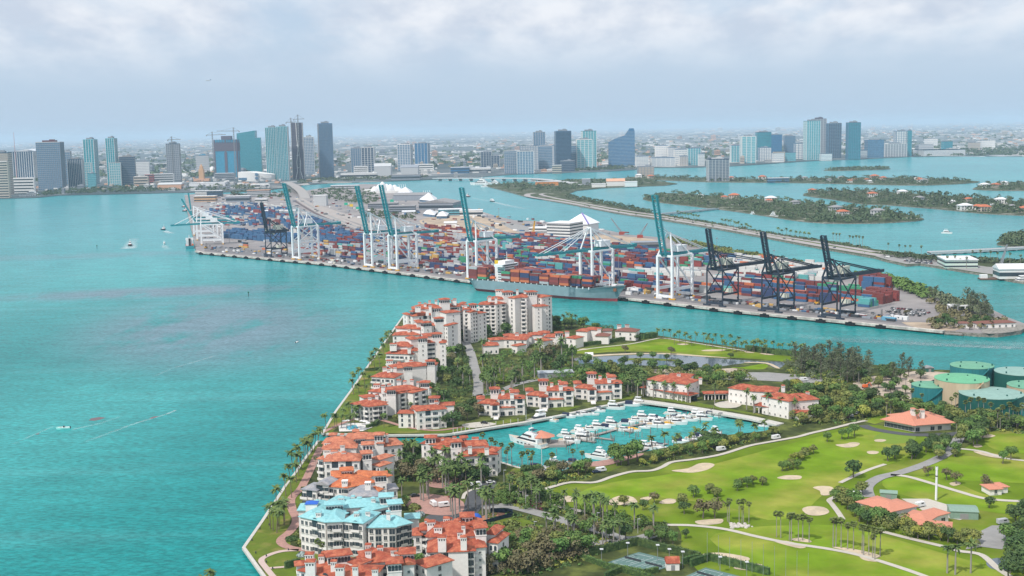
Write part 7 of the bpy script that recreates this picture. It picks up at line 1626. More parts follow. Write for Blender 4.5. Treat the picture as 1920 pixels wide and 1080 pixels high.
UZ = [[(842,655),(1060,664),(1205,705),(1200,740),(1000,720),(905,760),(840,760)],[(745,838),(930,900),(890,920),(750,900)],[(920,965),(1060,970),(1160,1010),(1100,1060),(930,1090),(900,1010)],[(1470,690),(1640,700),(1600,720),(1480,706)],[(1470,735),(1690,765),(1620,790),(1490,802)],[(1195,875),(1350,846),(1470,812),(1455,806),(1300,836),(1200,862)],[(1750,772),(1920,800),(1920,815),(1760,795)],[(950,905),(1110,880),(1110,895),(980,920)],[(560,1000),(780,1020),(770,1035),(640,1036),(560,1024)],[(900,925),(1060,952),(1250,995),(1250,1004),(1060,965),(910,945)]]
for zpoly in UZ:
    xs_ = [p[0] for p in zpoly];ys_ = [p[1] for p in zpoly];n = 0
    while n < 420:
        x = urg.uniform(min(xs_),max(xs_));y = urg.uniform(min(ys_),max(ys_));n += 1
        if not inpoly(x,y,zpoly) or any(inpoly(x,y,k) for k in KEEP): continue
        p = G(x,y,ZF);r = urg.uniform(.8,2.0);mi = urg.randrange(4)
        for _ in range(14): d = sph(urg);d.z = abs(d.z);quad(under,p + Vector((d.x * r,d.y * r,d.z * r * .8)),d + sph(urg) * .6,r * .6,urg,.8,mi)
under.build('undergrowth',[LF['mid'],LF['dark'],LF['olive'],LF['yel']],kind='stuff',label='low shrubs and undergrowth between the island trees')
# ================================================================ BOATS, CARS, SMALL THINGS
GELW = cm('white gelcoat',(.78,.78,.77),.3,spec=.5);NAVY = cm('navy canvas',(.02,.03,.07),.6);DECK = cm('pale teak deck',(.50,.44,.36),.8);BLKG = cm('tinted boat glass',(.02,.025,.03),.15,spec=.5);CYAN = cm('pale aqua boat paint',(.35,.75,.70),.4);TAN = cm('tan canvas',(.5,.38,.25),.7);YCV = cm('yellow cover',(.72,.40,.04),.6);BLKH = cm('black hull paint',(.02,.02,.024),.4)
def boat_hull(L,B,fb,sheer=.5,nst=9):
    """pointed bow at +x, transom at -x"""
    rows = []
    for i in range(nst + 1):
        f = i / nst;x = -L / 2 + L * f;wd = 1.0 if f < .45 else max(.02,1 - ((f - .45) / .55) ** 2.2);wl = wd * (.86 if f < .8 else .86 - .5 * (f - .8) / .2);z = fb * (1 + sheer * f * f)
        rows.append([(x - (L * .05 * (f > .9)),wl * B / 2,-.25),(x,wd * B / 2,z)])
    mb = MB()
    for s in (-1,1):
        for a,b in zip(rows,rows[1:]):
            q = [(a[0][0],s * a[0][1],a[0][2]),(b[0][0],s * b[0][1],b[0][2]),(b[1][0],s * b[1][1],b[1][2]),(a[1][0],s * a[1][1],a[1][2])];mb.add(q if s < 0 else q[::-1],[(0,1,2,3)])
    r = rows[0];mb.add([(r[0][0],-r[0][1],r[0][2]),(r[0][0],r[0][1],r[0][2]),(r[1][0],r[1][1],r[1][2]),(r[1][0],-r[1][1],r[1][2])],[(3,2,1,0)])
    dk = MB()
    for a,b in zip(rows,rows[1:]): dk.add([(a[1][0],-a[1][1] * .97,a[1][2] - .08),(b[1][0],-b[1][1] * .97,b[1][2] - .08),(b[1][0],b[1][1] * .97,b[1][2] - .08),(a[1][0],a[1][1] * .97,a[1][2] - .08)],[(0,1,2,3)])
    return mb,dk
def wedge(mb,x0,x1,w0,w1,z0,z1,rf=.5,rb=.15,mi=0):
    """cabin with raked front (bow at +x)"""
    h = z1 - z0;vs = [(x0,-w0 / 2,z0),(x1,-w1 / 2,z0),(x1,w1 / 2,z0),(x0,w0 / 2,z0),(x0 + h * rb,-w0 * .44,z1),(x1 - h * rf - .01,-w1 * .40,z1),(x1 - h * rf - .01,w1 * .40,z1),(x0 + h * rb,w0 * .44,z1)]
    return mb.add(vs,[(3,2,1,0),(4,5,6,7),(0,1,5,4),(1,2,6,5),(2,3,7,6),(3,0,4,7)],mi)
BP = {}
def boat_parts(kind):
    if kind in BP: return BP[kind]
    P = []
    if kind == 'yacht': # flybridge motor yacht 14 m
        h,d = boat_hull(14,4.3,1.5);P = [('hull',h.mesh('hull',GELW)),('deck',d.mesh('deck',DECK))];P += [('cabin',wedge(MB(),-4.2,3.6,3.6,2.6,1.5,3.3,1.3,.1).mesh('cabin',GELW)),('window_band',wedge(MB(),-3.6,3.35,3.66,2.7,2.15,2.9,1.3,.1).mesh('window_band',BLKG)),('flybridge',wedge(MB(),-4.4,.8,3.5,2.9,3.3,4.1,.5,0).mesh('flybridge',GELW)),('hardtop',MB().box((-1.8,0,5.4),(4,3,.18)).mesh('hardtop',GELW))]
        mb = MB()
        for x in (-3.5,-.2):
            for y in (-1.3,1.3): mb.beam((x,y,4.0),(x,y,5.4),.14)
        P += [('hardtop_post',mb.mesh('hardtop_post',GELW)),('swim_platform',MB().box((-7.4,0,.3),(1.2,3.6,.2)).mesh('swim_platform',DECK))]
    elif kind == 'express':
        h,d = boat_hull(12,3.8,1.35);P = [('hull',h.mesh('hull',GELW)),('deck',d.mesh('deck',GELW)),('cabin',wedge(MB(),-2.8,3.0,3.0,2.0,1.3,2.6,1.9,0).mesh('cabin',GELW)),('windscreen',wedge(MB(),-2.2,2.4,3.05,2.15,1.9,2.45,1.9,0).mesh('windscreen',BLKG)),('cockpit',MB().box((-4.3,0,1.25),(2.6,2.8,.25)).mesh('cockpit',TAN)),('radar_arch',MB().box((-2.6,0,2.6),(.5,3.0,.7)).mesh('radar_arch',GELW))]
    elif kind == 'canvas':
        h,d = boat_hull(10,3.4,1.2);P = [('hull',h.mesh('hull',GELW)),('deck',d.mesh('deck',GELW)),('cabin',wedge(MB(),-1.0,3.0,2.6,1.8,1.2,2.1,1.5,0).mesh('cabin',GELW)),('canvas_top',wedge(MB(),-4.0,1.0,3.0,2.6,1.2,3.0,.5,.1).mesh('canvas_top',NAVY))]
    elif kind == 'covered':
        h,d = boat_hull(8,2.7,1.0);P = [('hull',h.mesh('hull',GELW)),('boat_cover',wedge(MB(),-3.9,3.4,2.5,1.0,.9,1.8,3,.6).mesh('boat_cover',YCV))]
    elif kind == 'open':
        h,d = boat_hull(9,2.8,1.0);P = [('hull',h.mesh('hull',GELW)),('deck',d.mesh('deck',GELW)),('console',wedge(MB(),-.6,1.0,1.2,1.0,.95,2.0,.6,0).mesh('console',GELW)),('t_top',MB().box((.1,0,2.9),(2.6,2.1,.14)).mesh('t_top',NAVY)),('outboard',MB().box((-4.5,0,.3),(.7,1.4,1.3)).mesh('outboard',BLKH))]
        mb = MB();[mb.beam((x,y,1),(x,y,2.9),.08) for x in (-.8,1.0) for y in (-.8,.8)];P.append(('t_top_post',mb.mesh('t_top_post',GELW)))
    elif kind == 'three_deck':
        h,d = boat_hull(20,5.4,1.9);P = [('hull',h.mesh('hull',GELW)),('deck',d.mesh('deck',DECK)),('main_cabin',wedge(MB(),-7.5,5.0,4.8,3.6,1.9,4.2,1.0,.1).mesh('main_cabin',GELW)),('window_band',wedge(MB(),-6.8,4.6,4.86,3.7,2.7,3.6,1.0,.1).mesh('window_band',BLKG)),('upper_cabin',wedge(MB(),-5.5,2.4,4.2,3.2,4.2,6.2,.9,.1).mesh('upper_cabin',GELW)),('upper_window',wedge(MB(),-4.0,2.1,4.26,3.3,4.9,5.7,.9,.1).mesh('upper_window',BLKG)),('sun_deck',wedge(MB(),-4.0,.8,3.6,3.0,6.2,6.9,.6,0).mesh('sun_deck',GELW)),('hardtop',MB().box((-1.6,0,8.2),(3.6,3,.2)).mesh('hardtop',GELW))]
        mb = MB();[mb.beam((x,y,6.8),(x,y,8.2),.14) for x in (-3,-.2) for y in (-1.2,1.2)];mb.tube((-1.6,0,8.3),(-1.6,0,10),.12,.05);P.append(('mast',mb.mesh('mast',GELW)))
    elif kind == 'superyacht':
        h,d = boat_hull(28,6.2,2.4,.55,12);P = [('hull',h.mesh('hull',GELW)),('deck',d.mesh('deck',DECK)),('main_cabin',wedge(MB(),-11,6.5,5.2,3.8,2.4,4.9,1.6,.1).mesh('main_cabin',GELW)),('upper_cabin',wedge(MB(),-8.5,2.5,4.6,3.4,4.9,7.0,1.2,.2).mesh('upper_cabin',GELW)),('sun_deck',wedge(MB(),-7,-.5,4.0,3.2,7.0,7.8,.8,.2).mesh('sun_deck',GELW))]
        mb = MB();wedge(mb,-9.5,6.0,5.26,3.9,3.3,4.3,1.6,.1);wedge(mb,-6.0,2.2,4.66,3.5,5.6,6.5,1.2,.2);P.append(('window_band',mb.mesh('window_band',BLKG)))
        mb = MB();[mb.box((x,s * (3.05 if x < 5 else 2.0),1.2),(1.4,.12,.5)) for x in (-5,-2,1,4) for s in (-1,1)];P.append(('porthole',mb.mesh('porthole',BLKG)))
        mb = MB();mb.beam((-3,-1.4,7.6),(-4,-1.2,10),.4);mb.beam((-3,1.4,7.6),(-4,1.2,10),.4);mb.box((-4,0,10),(1.6,3,.25));mb.tube((-4,0,10),(-4,0,13),.12,.05);P.append(('radar_arch',mb.mesh('radar_arch',GELW)));P.append(('bimini',MB().box((-6,0,9.4),(3,3.2,.15)).mesh('bimini',NAVY)));P.append(('swim_platform',MB().box((-14.6,0,.4),(1.8,5,.3)).mesh('swim_platform',DECK)))
    elif kind == 'sail':
        h,d = boat_hull(13,3.8,1.2);P = [('hull',h.mesh('hull',GELW)),('deck',d.mesh('deck',DECK)),('cabin',wedge(MB(),-2,3.2,2.4,1.4,1.2,1.9,1.5,.2).mesh('cabin',GELW)),('sail_cover',MB().tube((1.0,0,2.6),(-4.5,0,2.5),.35,.25,8).mesh('sail_cover',NAVY))]
        mb = MB();mb.tube((1.2,0,1),(1.2,0,18),.16,.09,8);[mb.beam((1.2,-1.1,z),(1.2,1.1,z),.1) for z in (7,12)];P.append(('mast',mb.mesh('mast',STEELW)))
        mb = MB();[mb.beam(a,(1.2,0,17.8),.04) for a in ((6.3,0,1.6),(-6.2,0,1.2),(1,-1.8,1.2),(1,1.8,1.2))];P.append(('rigging',mb.mesh('rigging',STEELD)))
    elif kind == 'tug':
        h,d = boat_hull(22,8,2.4,.7);P = [('hull',h.mesh('hull',BLKH)),('deck',d.mesh('deck',REDB)),('deckhouse',wedge(MB(),-4,6,5.4,4.6,2.4,5.2,.3,0).mesh('deckhouse',STEELW)),('wheelhouse',wedge(MB(),0,4.6,4,3.6,5.2,8,.2,.1).mesh('wheelhouse',STEELW)),('wheelhouse_window',wedge(MB(),.2,4.65,4.05,3.66,6.3,7.4,.2,.1).mesh('wheelhouse_window',BLKG)),('mast',MB().tube((1.5,0,8),(1.5,0,13),.25,.1).mesh('mast',STEELW)),('funnel',MB().box((-2.5,0,5.2),(1.6,1.6,3)).mesh('funnel',BLKH))]
    elif kind == 'ferry':
        h,d = boat_hull(26,8,2.2,.25);P = [('hull',h.mesh('hull',BLKH)),('deck',d.mesh('deck',PALE)),('cabin',wedge(MB(),-11,8,7,6,2.2,5.0,.4,0).mesh('cabin',STEELW)),('window_band',wedge(MB(),-10.5,7.8,7.05,6.1,3.2,4.3,.4,0).mesh('window_band',BLKG)),('upper_deck',wedge(MB(),-8,5,6.4,5.4,5.0,7.6,.4,0).mesh('upper_deck',STEELW)),('upper_window',wedge(MB(),-7.5,4.8,6.45,5.5,5.9,6.9,.4,0).mesh('upper_window',BLKG))]
    elif kind == 'skiff':
        h,d = boat_hull(8,2.4,.9);P = [('hull',h.mesh('hull',CYAN)),('deck',d.mesh('deck',GELW)),('console',MB().box((-.6,0,.8),(.8,.8,1.0)).mesh('console',BLKH)),('outboard',MB().box((-4.1,0,.2),(.5,.6,1.2)).mesh('outboard',BLKH)),('cushion',MB().box((1.6,0,.85),(1.6,1.2,.2)).mesh('cushion',TAN))]
    BP[kind] = P;return P
BL = {'yacht': 14,'express': 12,'canvas': 10,'covered': 8,'open': 9,'three_deck': 20,'superyacht': 28,'sail': 13,'tug': 22,'ferry': 26,'skiff': 8}
BNM = {'yacht': 'motor_yacht','express': 'motor_boat','canvas': 'motor_boat','covered': 'motor_boat','open': 'motor_boat','three_deck': 'motor_yacht','superyacht': 'motor_yacht','sail': 'sailing_boat','tug': 'tug_boat','ferry': 'ferry','skiff': 'skiff'}
def boat(x,y,kind,L,head,label,group=None,z=0.0):
    p = G(x,y,z);s = L / BL[kind];o = thing(BNM[kind],p,label,'boat',head,group);o.scale = (s,s,s)
    for nm,me in boat_parts(kind): link(nm,me,o)
    return o
def head_px(x0,y0,x1,y1):
    a,b = G(x0,y0),G(x1,y1);return math.atan2(b.y - a.y,b.x - a.x)
GM = 'boats in the yacht basin'
hz = -.42
boat(987,833,'superyacht',28,head_px(1028,842,943,823),'largest white yacht with two window rows moored at the round-roofed pavilion',GM)
boat(1008,790,'yacht',17,head_px(1030,786,985,796),'white yacht with dark navy top along the quay below the harbour villas',GM)
MAR = [(1032,789,'express',11,hz + 2.9,'low white boat tucked beside the navy-topped yacht'),(1066,783,'canvas',10,hz + .1,'white boat with dark cover right of the navy-topped yacht'),(1083,780,'open',8,hz + .1,'small open boat at the quay stair'),(1096,778,'express',10,hz + .1,'low white boat at the quay, left of a pair'),(1112,778,'open',8.5,hz + .1,'low white boat at the quay, right of a pair'),(1122,772,'open',10,hz + .1,'open fishing boat close under the quay wall'),(1153,767,'yacht',14,hz + .05,'broad white yacht alone near the basin corner'),(1185,761,'canvas',11,hz,'dark-topped boat in the basin corner, left of two'),(1201,759,'yacht',13,hz,'white yacht in the basin corner, right of two'),
 (1207,786,'yacht',13,hz + .05,'white yacht at the upper end of the middle pier'),(1192,790,'express',11,hz,'white boat left of the upper pier yacht'),(1232,787,'canvas',10,hz,'boat with navy canvas among white yachts'),(1228,794,'yacht',14,hz,'white yacht in the thick of the middle pier, upper'),(1236,801,'express',16,hz,'long white cruiser in front of the middle pier'),(1262,777,'yacht',11,hz,'white yacht apart above the middle pier'),(1263,789,'open',11,hz,'open boat behind the orange-covered one'),(1269,795,'express',14,hz,'white cruiser right of the orange-covered boat'),(1256,797,'covered',8,hz,'small boat with orange-yellow cover, right one of two'),(1209,803,'open',8,hz,'small open boat left of the long white cruiser'),(1189,808,'covered',9,hz,'small boat with orange-yellow cover, left one of two'),(1170,808,'express',12,hz,'white cruiser left of the yellow-covered boat'),(1177,795,'canvas',10,hz,'boat with blue canvas near the pier middle'),(1283,782,'open',10,hz,'open boat beside the eastern yachts'),(1293,789,'express',11,hz,'white cruiser at the eastern end, front'),(1318,787,'yacht',13,hz,'white yacht at the eastern end pointing to the shore'),(1308,781,'yacht',12,hz,'white yacht at the eastern end, rear'),(1335,779,'canvas',9,hz,'dark-topped boat under the east wall'),(1351,782,'open',8,hz,'small white boat under the east wall'),
 (1122,803,'yacht',12,hz,'white yacht at the pier left part, rear'),(1106,807,'express',11,hz,'white cruiser at the pier left part'),(1089,812,'yacht',12,hz,'white yacht at the pier left part, front'),(1098,816,'express',11,hz,'low white cruiser ahead of the pier-left yacht'),(1148,798,'yacht',13,hz,'white yacht with tall flybridge at the pier centre'),(1140,804,'canvas',10,hz,'boat with dark canvas at the pier centre'),(1068,830,'express',14,hz,'white cruiser nearest the pavilion dock'),(1094,825,'yacht',15,hz,'white yacht second from the pavilion dock'),(1063,819,'yacht',11,hz,'fishing yacht with tall tower behind the pavilion dock'),
 (1007,879,'canvas',10,hz + .2,'boat with blue canvas at the south wall'),(1023,882,'open',9,hz + .2,'pale boat under the sailing mast'),(1043,873,'yacht',12,hz + .2,'white yacht half behind the shore palms'),(1048,880,'express',9,hz + .2,'white boat below the half hidden yacht'),(1079,870,'canvas',10,hz + .2,'boat with white canopy at the south wall'),(1120,860,'three_deck',16,head_px(1137,858,1102,853),'three-decked white yacht beside the green shore clump'),
 (1212,842,'yacht',12,hz,'white yacht in the southern berths, left'),(1228,836,'express',11,hz,'white cruiser in the southern berths, upper'),(1238,842,'open',10,hz,'open boat in the southern berths, right'),(1277,830,'canvas',10,hz,'tan-sided boat at the wooded south shore'),(1302,825,'express',11,hz,'white boat beside the tan-sided one'),(1310,821,'canvas',10,hz,'blue-topped boat by the wooded shore'),(1343,812,'yacht',10,-.9,'white yacht seen end on near the basin end'),(1432,800,'open',7,hz,'tiny boat alone at the basin end'),(1262,783,'express',9,hz,'low cruiser between pier and apart yacht'),(1215,795,'express',11,hz,'low cruiser in the middle of the pier')]
for x,y,k,L,h,lab in MAR: boat(x,y,k,L,h + trg.uniform(-.06,.06),lab,GM)
boat(1012,880,'sail',13,hz + .2,'sailing boat with furled blue sail at the south wall',GM);boat(984,797,'sail',10,.3,'small sailing boat at the quay left of the navy-topped yacht',GM)
boat(244,461,'tug',20,head_px(244,456,245,470),'black tug heading toward the camera through white spray');boat(307,431,'tug',18,head_px(300,430,313,432),'dark tug with a white wake near the far-left cranes');boat(308,458,'yacht',13,head_px(308,452,308.3,460),'small white motor yacht right of the black tug')
boat(118,804,'skiff',8.5,head_px(134,803,102,805),'pale aqua skiff on the open water at lower left');boat(557,642,'open',5,1.2,'tiny white boat in the middle of the open water')
boat(877,369,'tug',22,head_px(885,370,868,368),'dark tug in the channel beyond the port');boat(922,378,'ferry',24,head_px(930,379,914,377),'dark-hulled ferry with white decks leaving a wake beyond the port')
boat(1776,438,'yacht',18,head_px(1767,438,1787,439),'white motor yacht alone in the bay at right');boat(1452,407,'superyacht',30,head_px(1440,406,1466,409),'white superyacht moored off the front wooded island');boat(1412,402,'yacht',17,head_px(1405,401,1419,403),'white yacht left of the moored superyacht')
boat(899,347,'superyacht',70,head_px(911,347,886,347),'huge white superyacht beside the museum island');boat(925,345,'superyacht',45,head_px(935,345,916,345),'second white superyacht right of the huge one');boat(55,369,'superyacht',66,head_px(75,368,33,370),'white superyacht along the bay front at far left');boat(908,351,'yacht',24,3,'white yacht in front of the huge superyacht')
boat(1918,529,'ferry',26,3.3,'white-topped vessel at the right-hand wharf');boat(1662,486,'yacht',14,2.6,'pale boat moored at the causeway point')
boat(1808,623,'covered',8,-.2,'orange pilot boat at the port tip landing');boat(1838,628,'covered',12,-.1,'low orange pilot boat by the rock shore')
boat(348,396,'tug',20,1.3,'dark tug moored at the far-left quay, front one');boat(346,388,'tug',18,1.3,'dark tug moored at the far-left quay, rear one')
c = G(352,466,0);o = thing('freighter',c + Vector((-2,20,0)),'small freighter with teal stern and white deckhouse at the far-left quay','ship',math.atan2(WU.y,WU.x) + math.pi)
h,d = boat_hull(62,13,5.0,.2,12);h.build('hull',CTEAL,o);d.build('deck',REDB,o);MB().box((-22,0,5),(9,11,9)).build('deckhouse',STEELW,o);MB().box((-22,0,14),(7,12,3)).build('bridge_deck',STEELW,o);MB().box((-27,0,5),(3,3,12)).build('funnel',BLKH,o);MB().box((-29.5,-4.5,6),(3.5,2.5,2.2)).build('lifeboat',MATS['lifeboat orange'],o)
mb = MB();[mb.tube((x,0,5),(x,0,19),.5,.3) for x in (-8,8,22)];mb.build('cargo_mast',STEELW,o);mb = MB();[mb.box((x,0,5),(11,9,3)) for x in (-5,8,21)];mb.build('cargo_hatch',REDB,o)
def foam_mat():
    m = bpy.data.materials.new('foam');m.use_nodes = True;nt = m.node_tree;b = nt.nodes['Principled BSDF'];N = nt.nodes.new;L = nt.links.new;b.inputs['Base Color'].default_value = (.75,.82,.83,1);b.inputs['Roughness'].default_value = .8
    g = N('ShaderNodeNewGeometry');t = N('ShaderNodeTexNoise');t.inputs['Scale'].default_value = .22;t.inputs['Detail'].default_value = 5;t.inputs['Roughness'].default_value = .7;L(g.outputs['Position'],t.inputs[0])
    u = N('ShaderNodeAttribute');u.attribute_name = 'edge';r = N('ShaderNodeMapRange');r.inputs[1].default_value = .35;r.inputs[2].default_value = .75;L(t.outputs[0],r.inputs[0]);mm = N('ShaderNodeMath');mm.operation = 'MULTIPLY';L(r.outputs[0],mm.inputs[0]);L(u.outputs['Fac'],mm.inputs[1]);L(mm.outputs[0],b.inputs['Alpha']);return m
FOAM = foam_mat()
def wake(label,pts,w0,w1,a0=.8,a1=.2,name='wake'):
    P = smooth(Gs(pts,.05),6);n = len(P);mb = MB();vs = [];at = []
    for i,p in enumerate(P):
        d = P[min(i + 1,n - 1)] - P[max(i - 1,0)];d.z = 0;d.normalize();q = Vector((-d.y,d.x,0));f = i / (n - 1);wd = w0 + (w1 - w0) * f
        for s,e in ((-1,0),(-.4,1),(.4,1),(1,0)): vs.append(p + q * s * wd / 2);at.append(e * (a0 + (a1 - a0) * f))
    for i in range(n - 1):
        for k in range(3): mb.add([],[])
    mb.v = [tuple(v) for v in vs];mb.f = [(i * 4 + k,i * 4 + k + 1,(i + 1) * 4 + k + 1,(i + 1) * 4 + k) for i in range(n - 1) for k in range(3)];mb.m = [0] * len(mb.f)
    me = mb.mesh(name,FOAM);a = me.attributes.new('edge','FLOAT','POINT');a.data.foreach_set('value',at)
    return link(name,me,None,None,0,label,None,None,'stuff')
wake('white spray round the black tug',[(240,466),(244,462),(246,455),(252,447)],30,20,1.2,.2);wake('wake behind the dark tug near the far-left cranes',[(309,433),(317,436),(325,438)],14,22,1.2,.2);wake('foam round the small white motor yacht',[(308,460),(310,464),(316,468)],12,18,.8,.1)
wake('wake of the ferry beyond the port',[(926,379),(940,382),(960,387),(985,391)],14,30,.9,.2);wake('wake of the tug beyond the port',[(886,371),(900,374),(920,377)],10,20,.6,.2)
wake('long pale ship wake across the right-hand channel',[(1480,628),(1580,637),(1680,642),(1800,648),(1940,654)],26,16,.10,.42);wake('second pale streak in the right-hand channel',[(1560,634),(1700,640),(1940,648)],40,40,.08,.22)
wake('foam line drifting toward the lower left',[(330,769),(310,777),(280,786),(250,795),(215,808),(160,828)],2.5,4,.7,.15);wake('thin foam line across the open bay',[(400,668),(360,680),(320,692),(285,708)],2.5,3,.5,.1);wake('foam trail of the aqua skiff',[(136,805),(160,800),(190,793),(230,780)],3,5,.5,.05);wake('faint foam line below the aqua skiff',[(100,800),(70,812),(20,835)],2.5,3,.35,.1)
WEED = mat('floating weed',(.16,.12,.13),.9,.2,.5,world=True)
for i,pts in enumerate(([(166,788),(172,784),(186,782),(198,783),(190,786),(176,789)],[(280,784),(288,781),(297,780),(294,782),(284,785)],[(67,814),(74,812),(73,814),(68,815)])): sheet('floating_weed',pts,.06,WEED,kind='stuff',label=['largest brown raft of floating weed behind the skiff','small brown weed patch at the foam line','tiny brown weed patch left of the skiff'][i])
for x,y,lab in ((182,466,0),(466,556,0)):
    p = G(x,y,0);o = thing('channel_marker',p,'thin channel marker post in the open bay, ' + ('far left' if x < 300 else 'nearer the island'),'marker');MB().tube((0,0,-1),(0,0,5),.35,.35).build('post',STEELD,o);MB().box((0,0,4),(1.6,.3,1.6)).build('sign_board',cm('marker green',(.02,.2,.1),.6),o)
DOCK = MATS['grey dock boards']
def dock(label,pts,wd,z=.9):
    P = Gs(pts,z);c = P[0].copy();c.z = 0;o = thing('dock',c,label,'dock');pile = MB().tube((0,0,-1),(0,0,3.0),.2,.2,6).mesh('pile',DARKCONC);mb = MB()
    for a,b in zip(P,P[1:]):
        d = b - a;ln = d.length;dn = d.normalized();m = (a + b) / 2 - c;mb.box((m.x,m.y,z - .35),(ln + .2,wd,.35),math.atan2(d.y,d.x));nn = Vector((-dn.y,dn.x,0));k = max(1,int(ln / 9))
        for i in range(k + 1):
            for s in (-1,1): q = a + d * i / k - c + nn * s * (wd / 2 + .3);link('pile',pile,o,(q.x,q.y,0))
    mb.build('deck',DOCK,o);return o
dock('main floating pier through the middle of the yacht basin',[(1062,833),(1105,818),(1160,803),(1230,789),(1290,778),(1330,772)],2.6);dock('side finger of the main pier pointing toward the golf course',[(1105,818),(1150,824)],1.8);dock('finger pier beside the white cruisers',[(1085,824),(1116,828)],1.8);dock('finger pier at the pier centre',[(1160,803),(1185,810)],1.8);dock('short jetty in the southern berths',[(1200,846),(1225,836),(1250,831)],2.2);dock('dock by the wooded shore',[(1290,826),(1325,817),(1350,812)],2.2);dock('boat dock along the south wall',[(970,878),(1015,884),(1060,876)],2.0);dock('landing stage at the port tip',[(1772,624),(1805,626)],3,2)
prg = random.Random(8);pme = MB().tube((0,0,-1.2),(0,0,3.6),.2,.2,6).mesh('mooring_pile',DARKCONC)
for i_,x in enumerate(sorted(prg.uniform(1040,1350) for _ in range(70))):
    y = 842 - (x - 1040) * .21 + prg.uniform(-10,14);p = G(x,y,0)
    link('mooring_pile',pme,None,p,0,f'grey mooring pile in the yacht basin, {nth(i_ + 1)} from left' if i_ < 60 else 'grey mooring pile at the eastern end of the yacht basin','pile','mooring piles in the yacht basin')
bm_ = MB().tube((0,0,0),(0,0,2.6),.22,.22,6).mesh('quay_post',CONC);cw = Gs([(850,811),(880,806),(930,798),(985,790)],ZF)
for a,b in zip(cw,cw[1:]):
    for i in range(4): p = a.lerp(b,i / 4);link('quay_post',bm_,None,p,0,'pale post on the canal quay edge','post','posts along the canal quay')
# ---- cars
def car_meshes(kind,m):
    if kind == 'car':
        b = MB();vs = [(-2.2,.45),(-2.2,.95),(-1.3,1.0),(1.1,.98),(2.2,.78),(2.25,.4)]
        n = len(vs);b.add([(x,-.9,z) for x,z in vs] + [(x,.9,z) for x,z in vs],[tuple(range(n))[::-1],tuple(range(n,2 * n))] + [(i,(i + 1) % n,n + (i + 1) % n,n + i) for i in range(n)]);g = wedge(MB(),-1.7,1.2,1.66,1.6,.97,1.5,1.4,.8)
        r = MB().box((-.35,0,1.5),(1.5,1.25,.05))
    else:
        b = MB().box((-.3,0,.45),(4.8,2.0,1.9));b.box((2.4,0,.45),(.7,1.95,.9));g = MB().box((1.95,0,1.35),(.35,1.85,.8));g.box((.6,0,1.5),(1.6,2.04,.6));r = MB().box((-.3,0,2.35),(4.6,1.9,.06))
    ty = cm('tyre',(.02,.02,.02),.9)
    return [('body',b.mesh('body',m)),('window_glass',g.mesh('window_glass',BLKG)),('roof_panel',r.mesh('roof_panel',m))] + [('wheel',MB().tube((x,s * .82,.36),(x,s * .98,.36),.36,.36,8).mesh('wheel',ty)) for x in (-1.4,1.4) for s in (-1,1)]
CARC = {'white': (.75,.75,.75),'black': (.025,.025,.03),'silver': (.42,.43,.45),'dark blue': (.03,.05,.12),'dark red': (.22,.025,.03),'grey': (.15,.155,.165)}
CARM = {k: cm('car paint ' + k,v,.3,spec=.5) for k,v in CARC.items()};CARP = {}
def car(x,y,col,rz,where,z=ZF,kind='car',group=None,s=1.0):
    if (kind,col) not in CARP: CARP[(kind,col)] = car_meshes(kind,CARM[col])
    o = thing('parked_car' if kind == 'car' else 'van',G(x,y,z + .3),f'{col} {"car" if kind == "car" else "van"} {where}','car' if kind == 'car' else 'van',rz,group);o.scale = (s,) * 3
    for nm,me in CARP[(kind,col)]: link(nm,me,o)
    return o
car(908,794,'black',-.2,'parked on the pale turning circle by the canal');car(813,948,'white',2.0,'on the pink drive, left of two',kind='van');car(833,950,'white',.3,'on the pink drive, right of two, towing a flat load',kind='van');car(778,931,'black',.3,'parked under the palms behind the turquoise-roofed house');car(893,912,'white',.4,'on the dark road by the garden wood',kind='van');car(920,906,'white',.3,'on the dark road, farther one');car(848,932,'dark red',.5,'at the planted edge of the pink drive');car(1118,886,'dark blue',.4,'behind the south shore trees');car(1127,884,'white',.4,'behind the south shore trees',kind='van');car(1352,845,'white',.5,'under the shrubs by the golf path, left',kind='van');car(1455,823,'white',.5,'under the shrubs by the golf path, right',kind='van')
for i,(x,y,c_) in enumerate(((1582,786,'white'),(1591,783,'dark red'),(1598,781,'silver'),(1606,776,'white'),(1612,774,'grey'))): car(x,y,c_,1.2,['first','second','third','fourth','last'][i] + ' in the short row left of the golf clubhouse')
car(1725,950,'white',.5,'parked in the golf yard',kind='van');car(1757,975,'white',.4,'in the open cart bay');car(1880,982,'silver',.3,'in the yard at right, upper',kind='van');car(1893,1008,'white',.2,'in the yard at right, lower');car(1753,716,'black',.2,'on the track beside the cream tank');car(1495,714,'dark red',.2,'in the service car park, left');car(1507,714,'white',.2,'in the service car park, right',kind='van');car(1651,720,'dark red',.6,'at the edge of the sandy clearing')
for x,y,lab in ((1622,728,'orange digger parked on the sandy clearing'),):
    o = thing('excavator',G(x,y,ZF + .2),lab,'excavator',.3);MB().box((0,0,.9),(3,2.4,1.6)).build('body',MATS['lifeboat orange'],o);mb = MB();mb.box((0,-1,0),(3.4,.6,.9));mb.box((0,1,0),(3.4,.6,.9));mb.build('track',STEELD,o);mb = MB();mb.beam((1.2,0,2),(3.4,0,4),.4);mb.beam((3.4,0,4),(5,0,1),.35);mb.build('arm',MATS['lifeboat orange'],o)
crg = random.Random(31);cols = list(CARC)
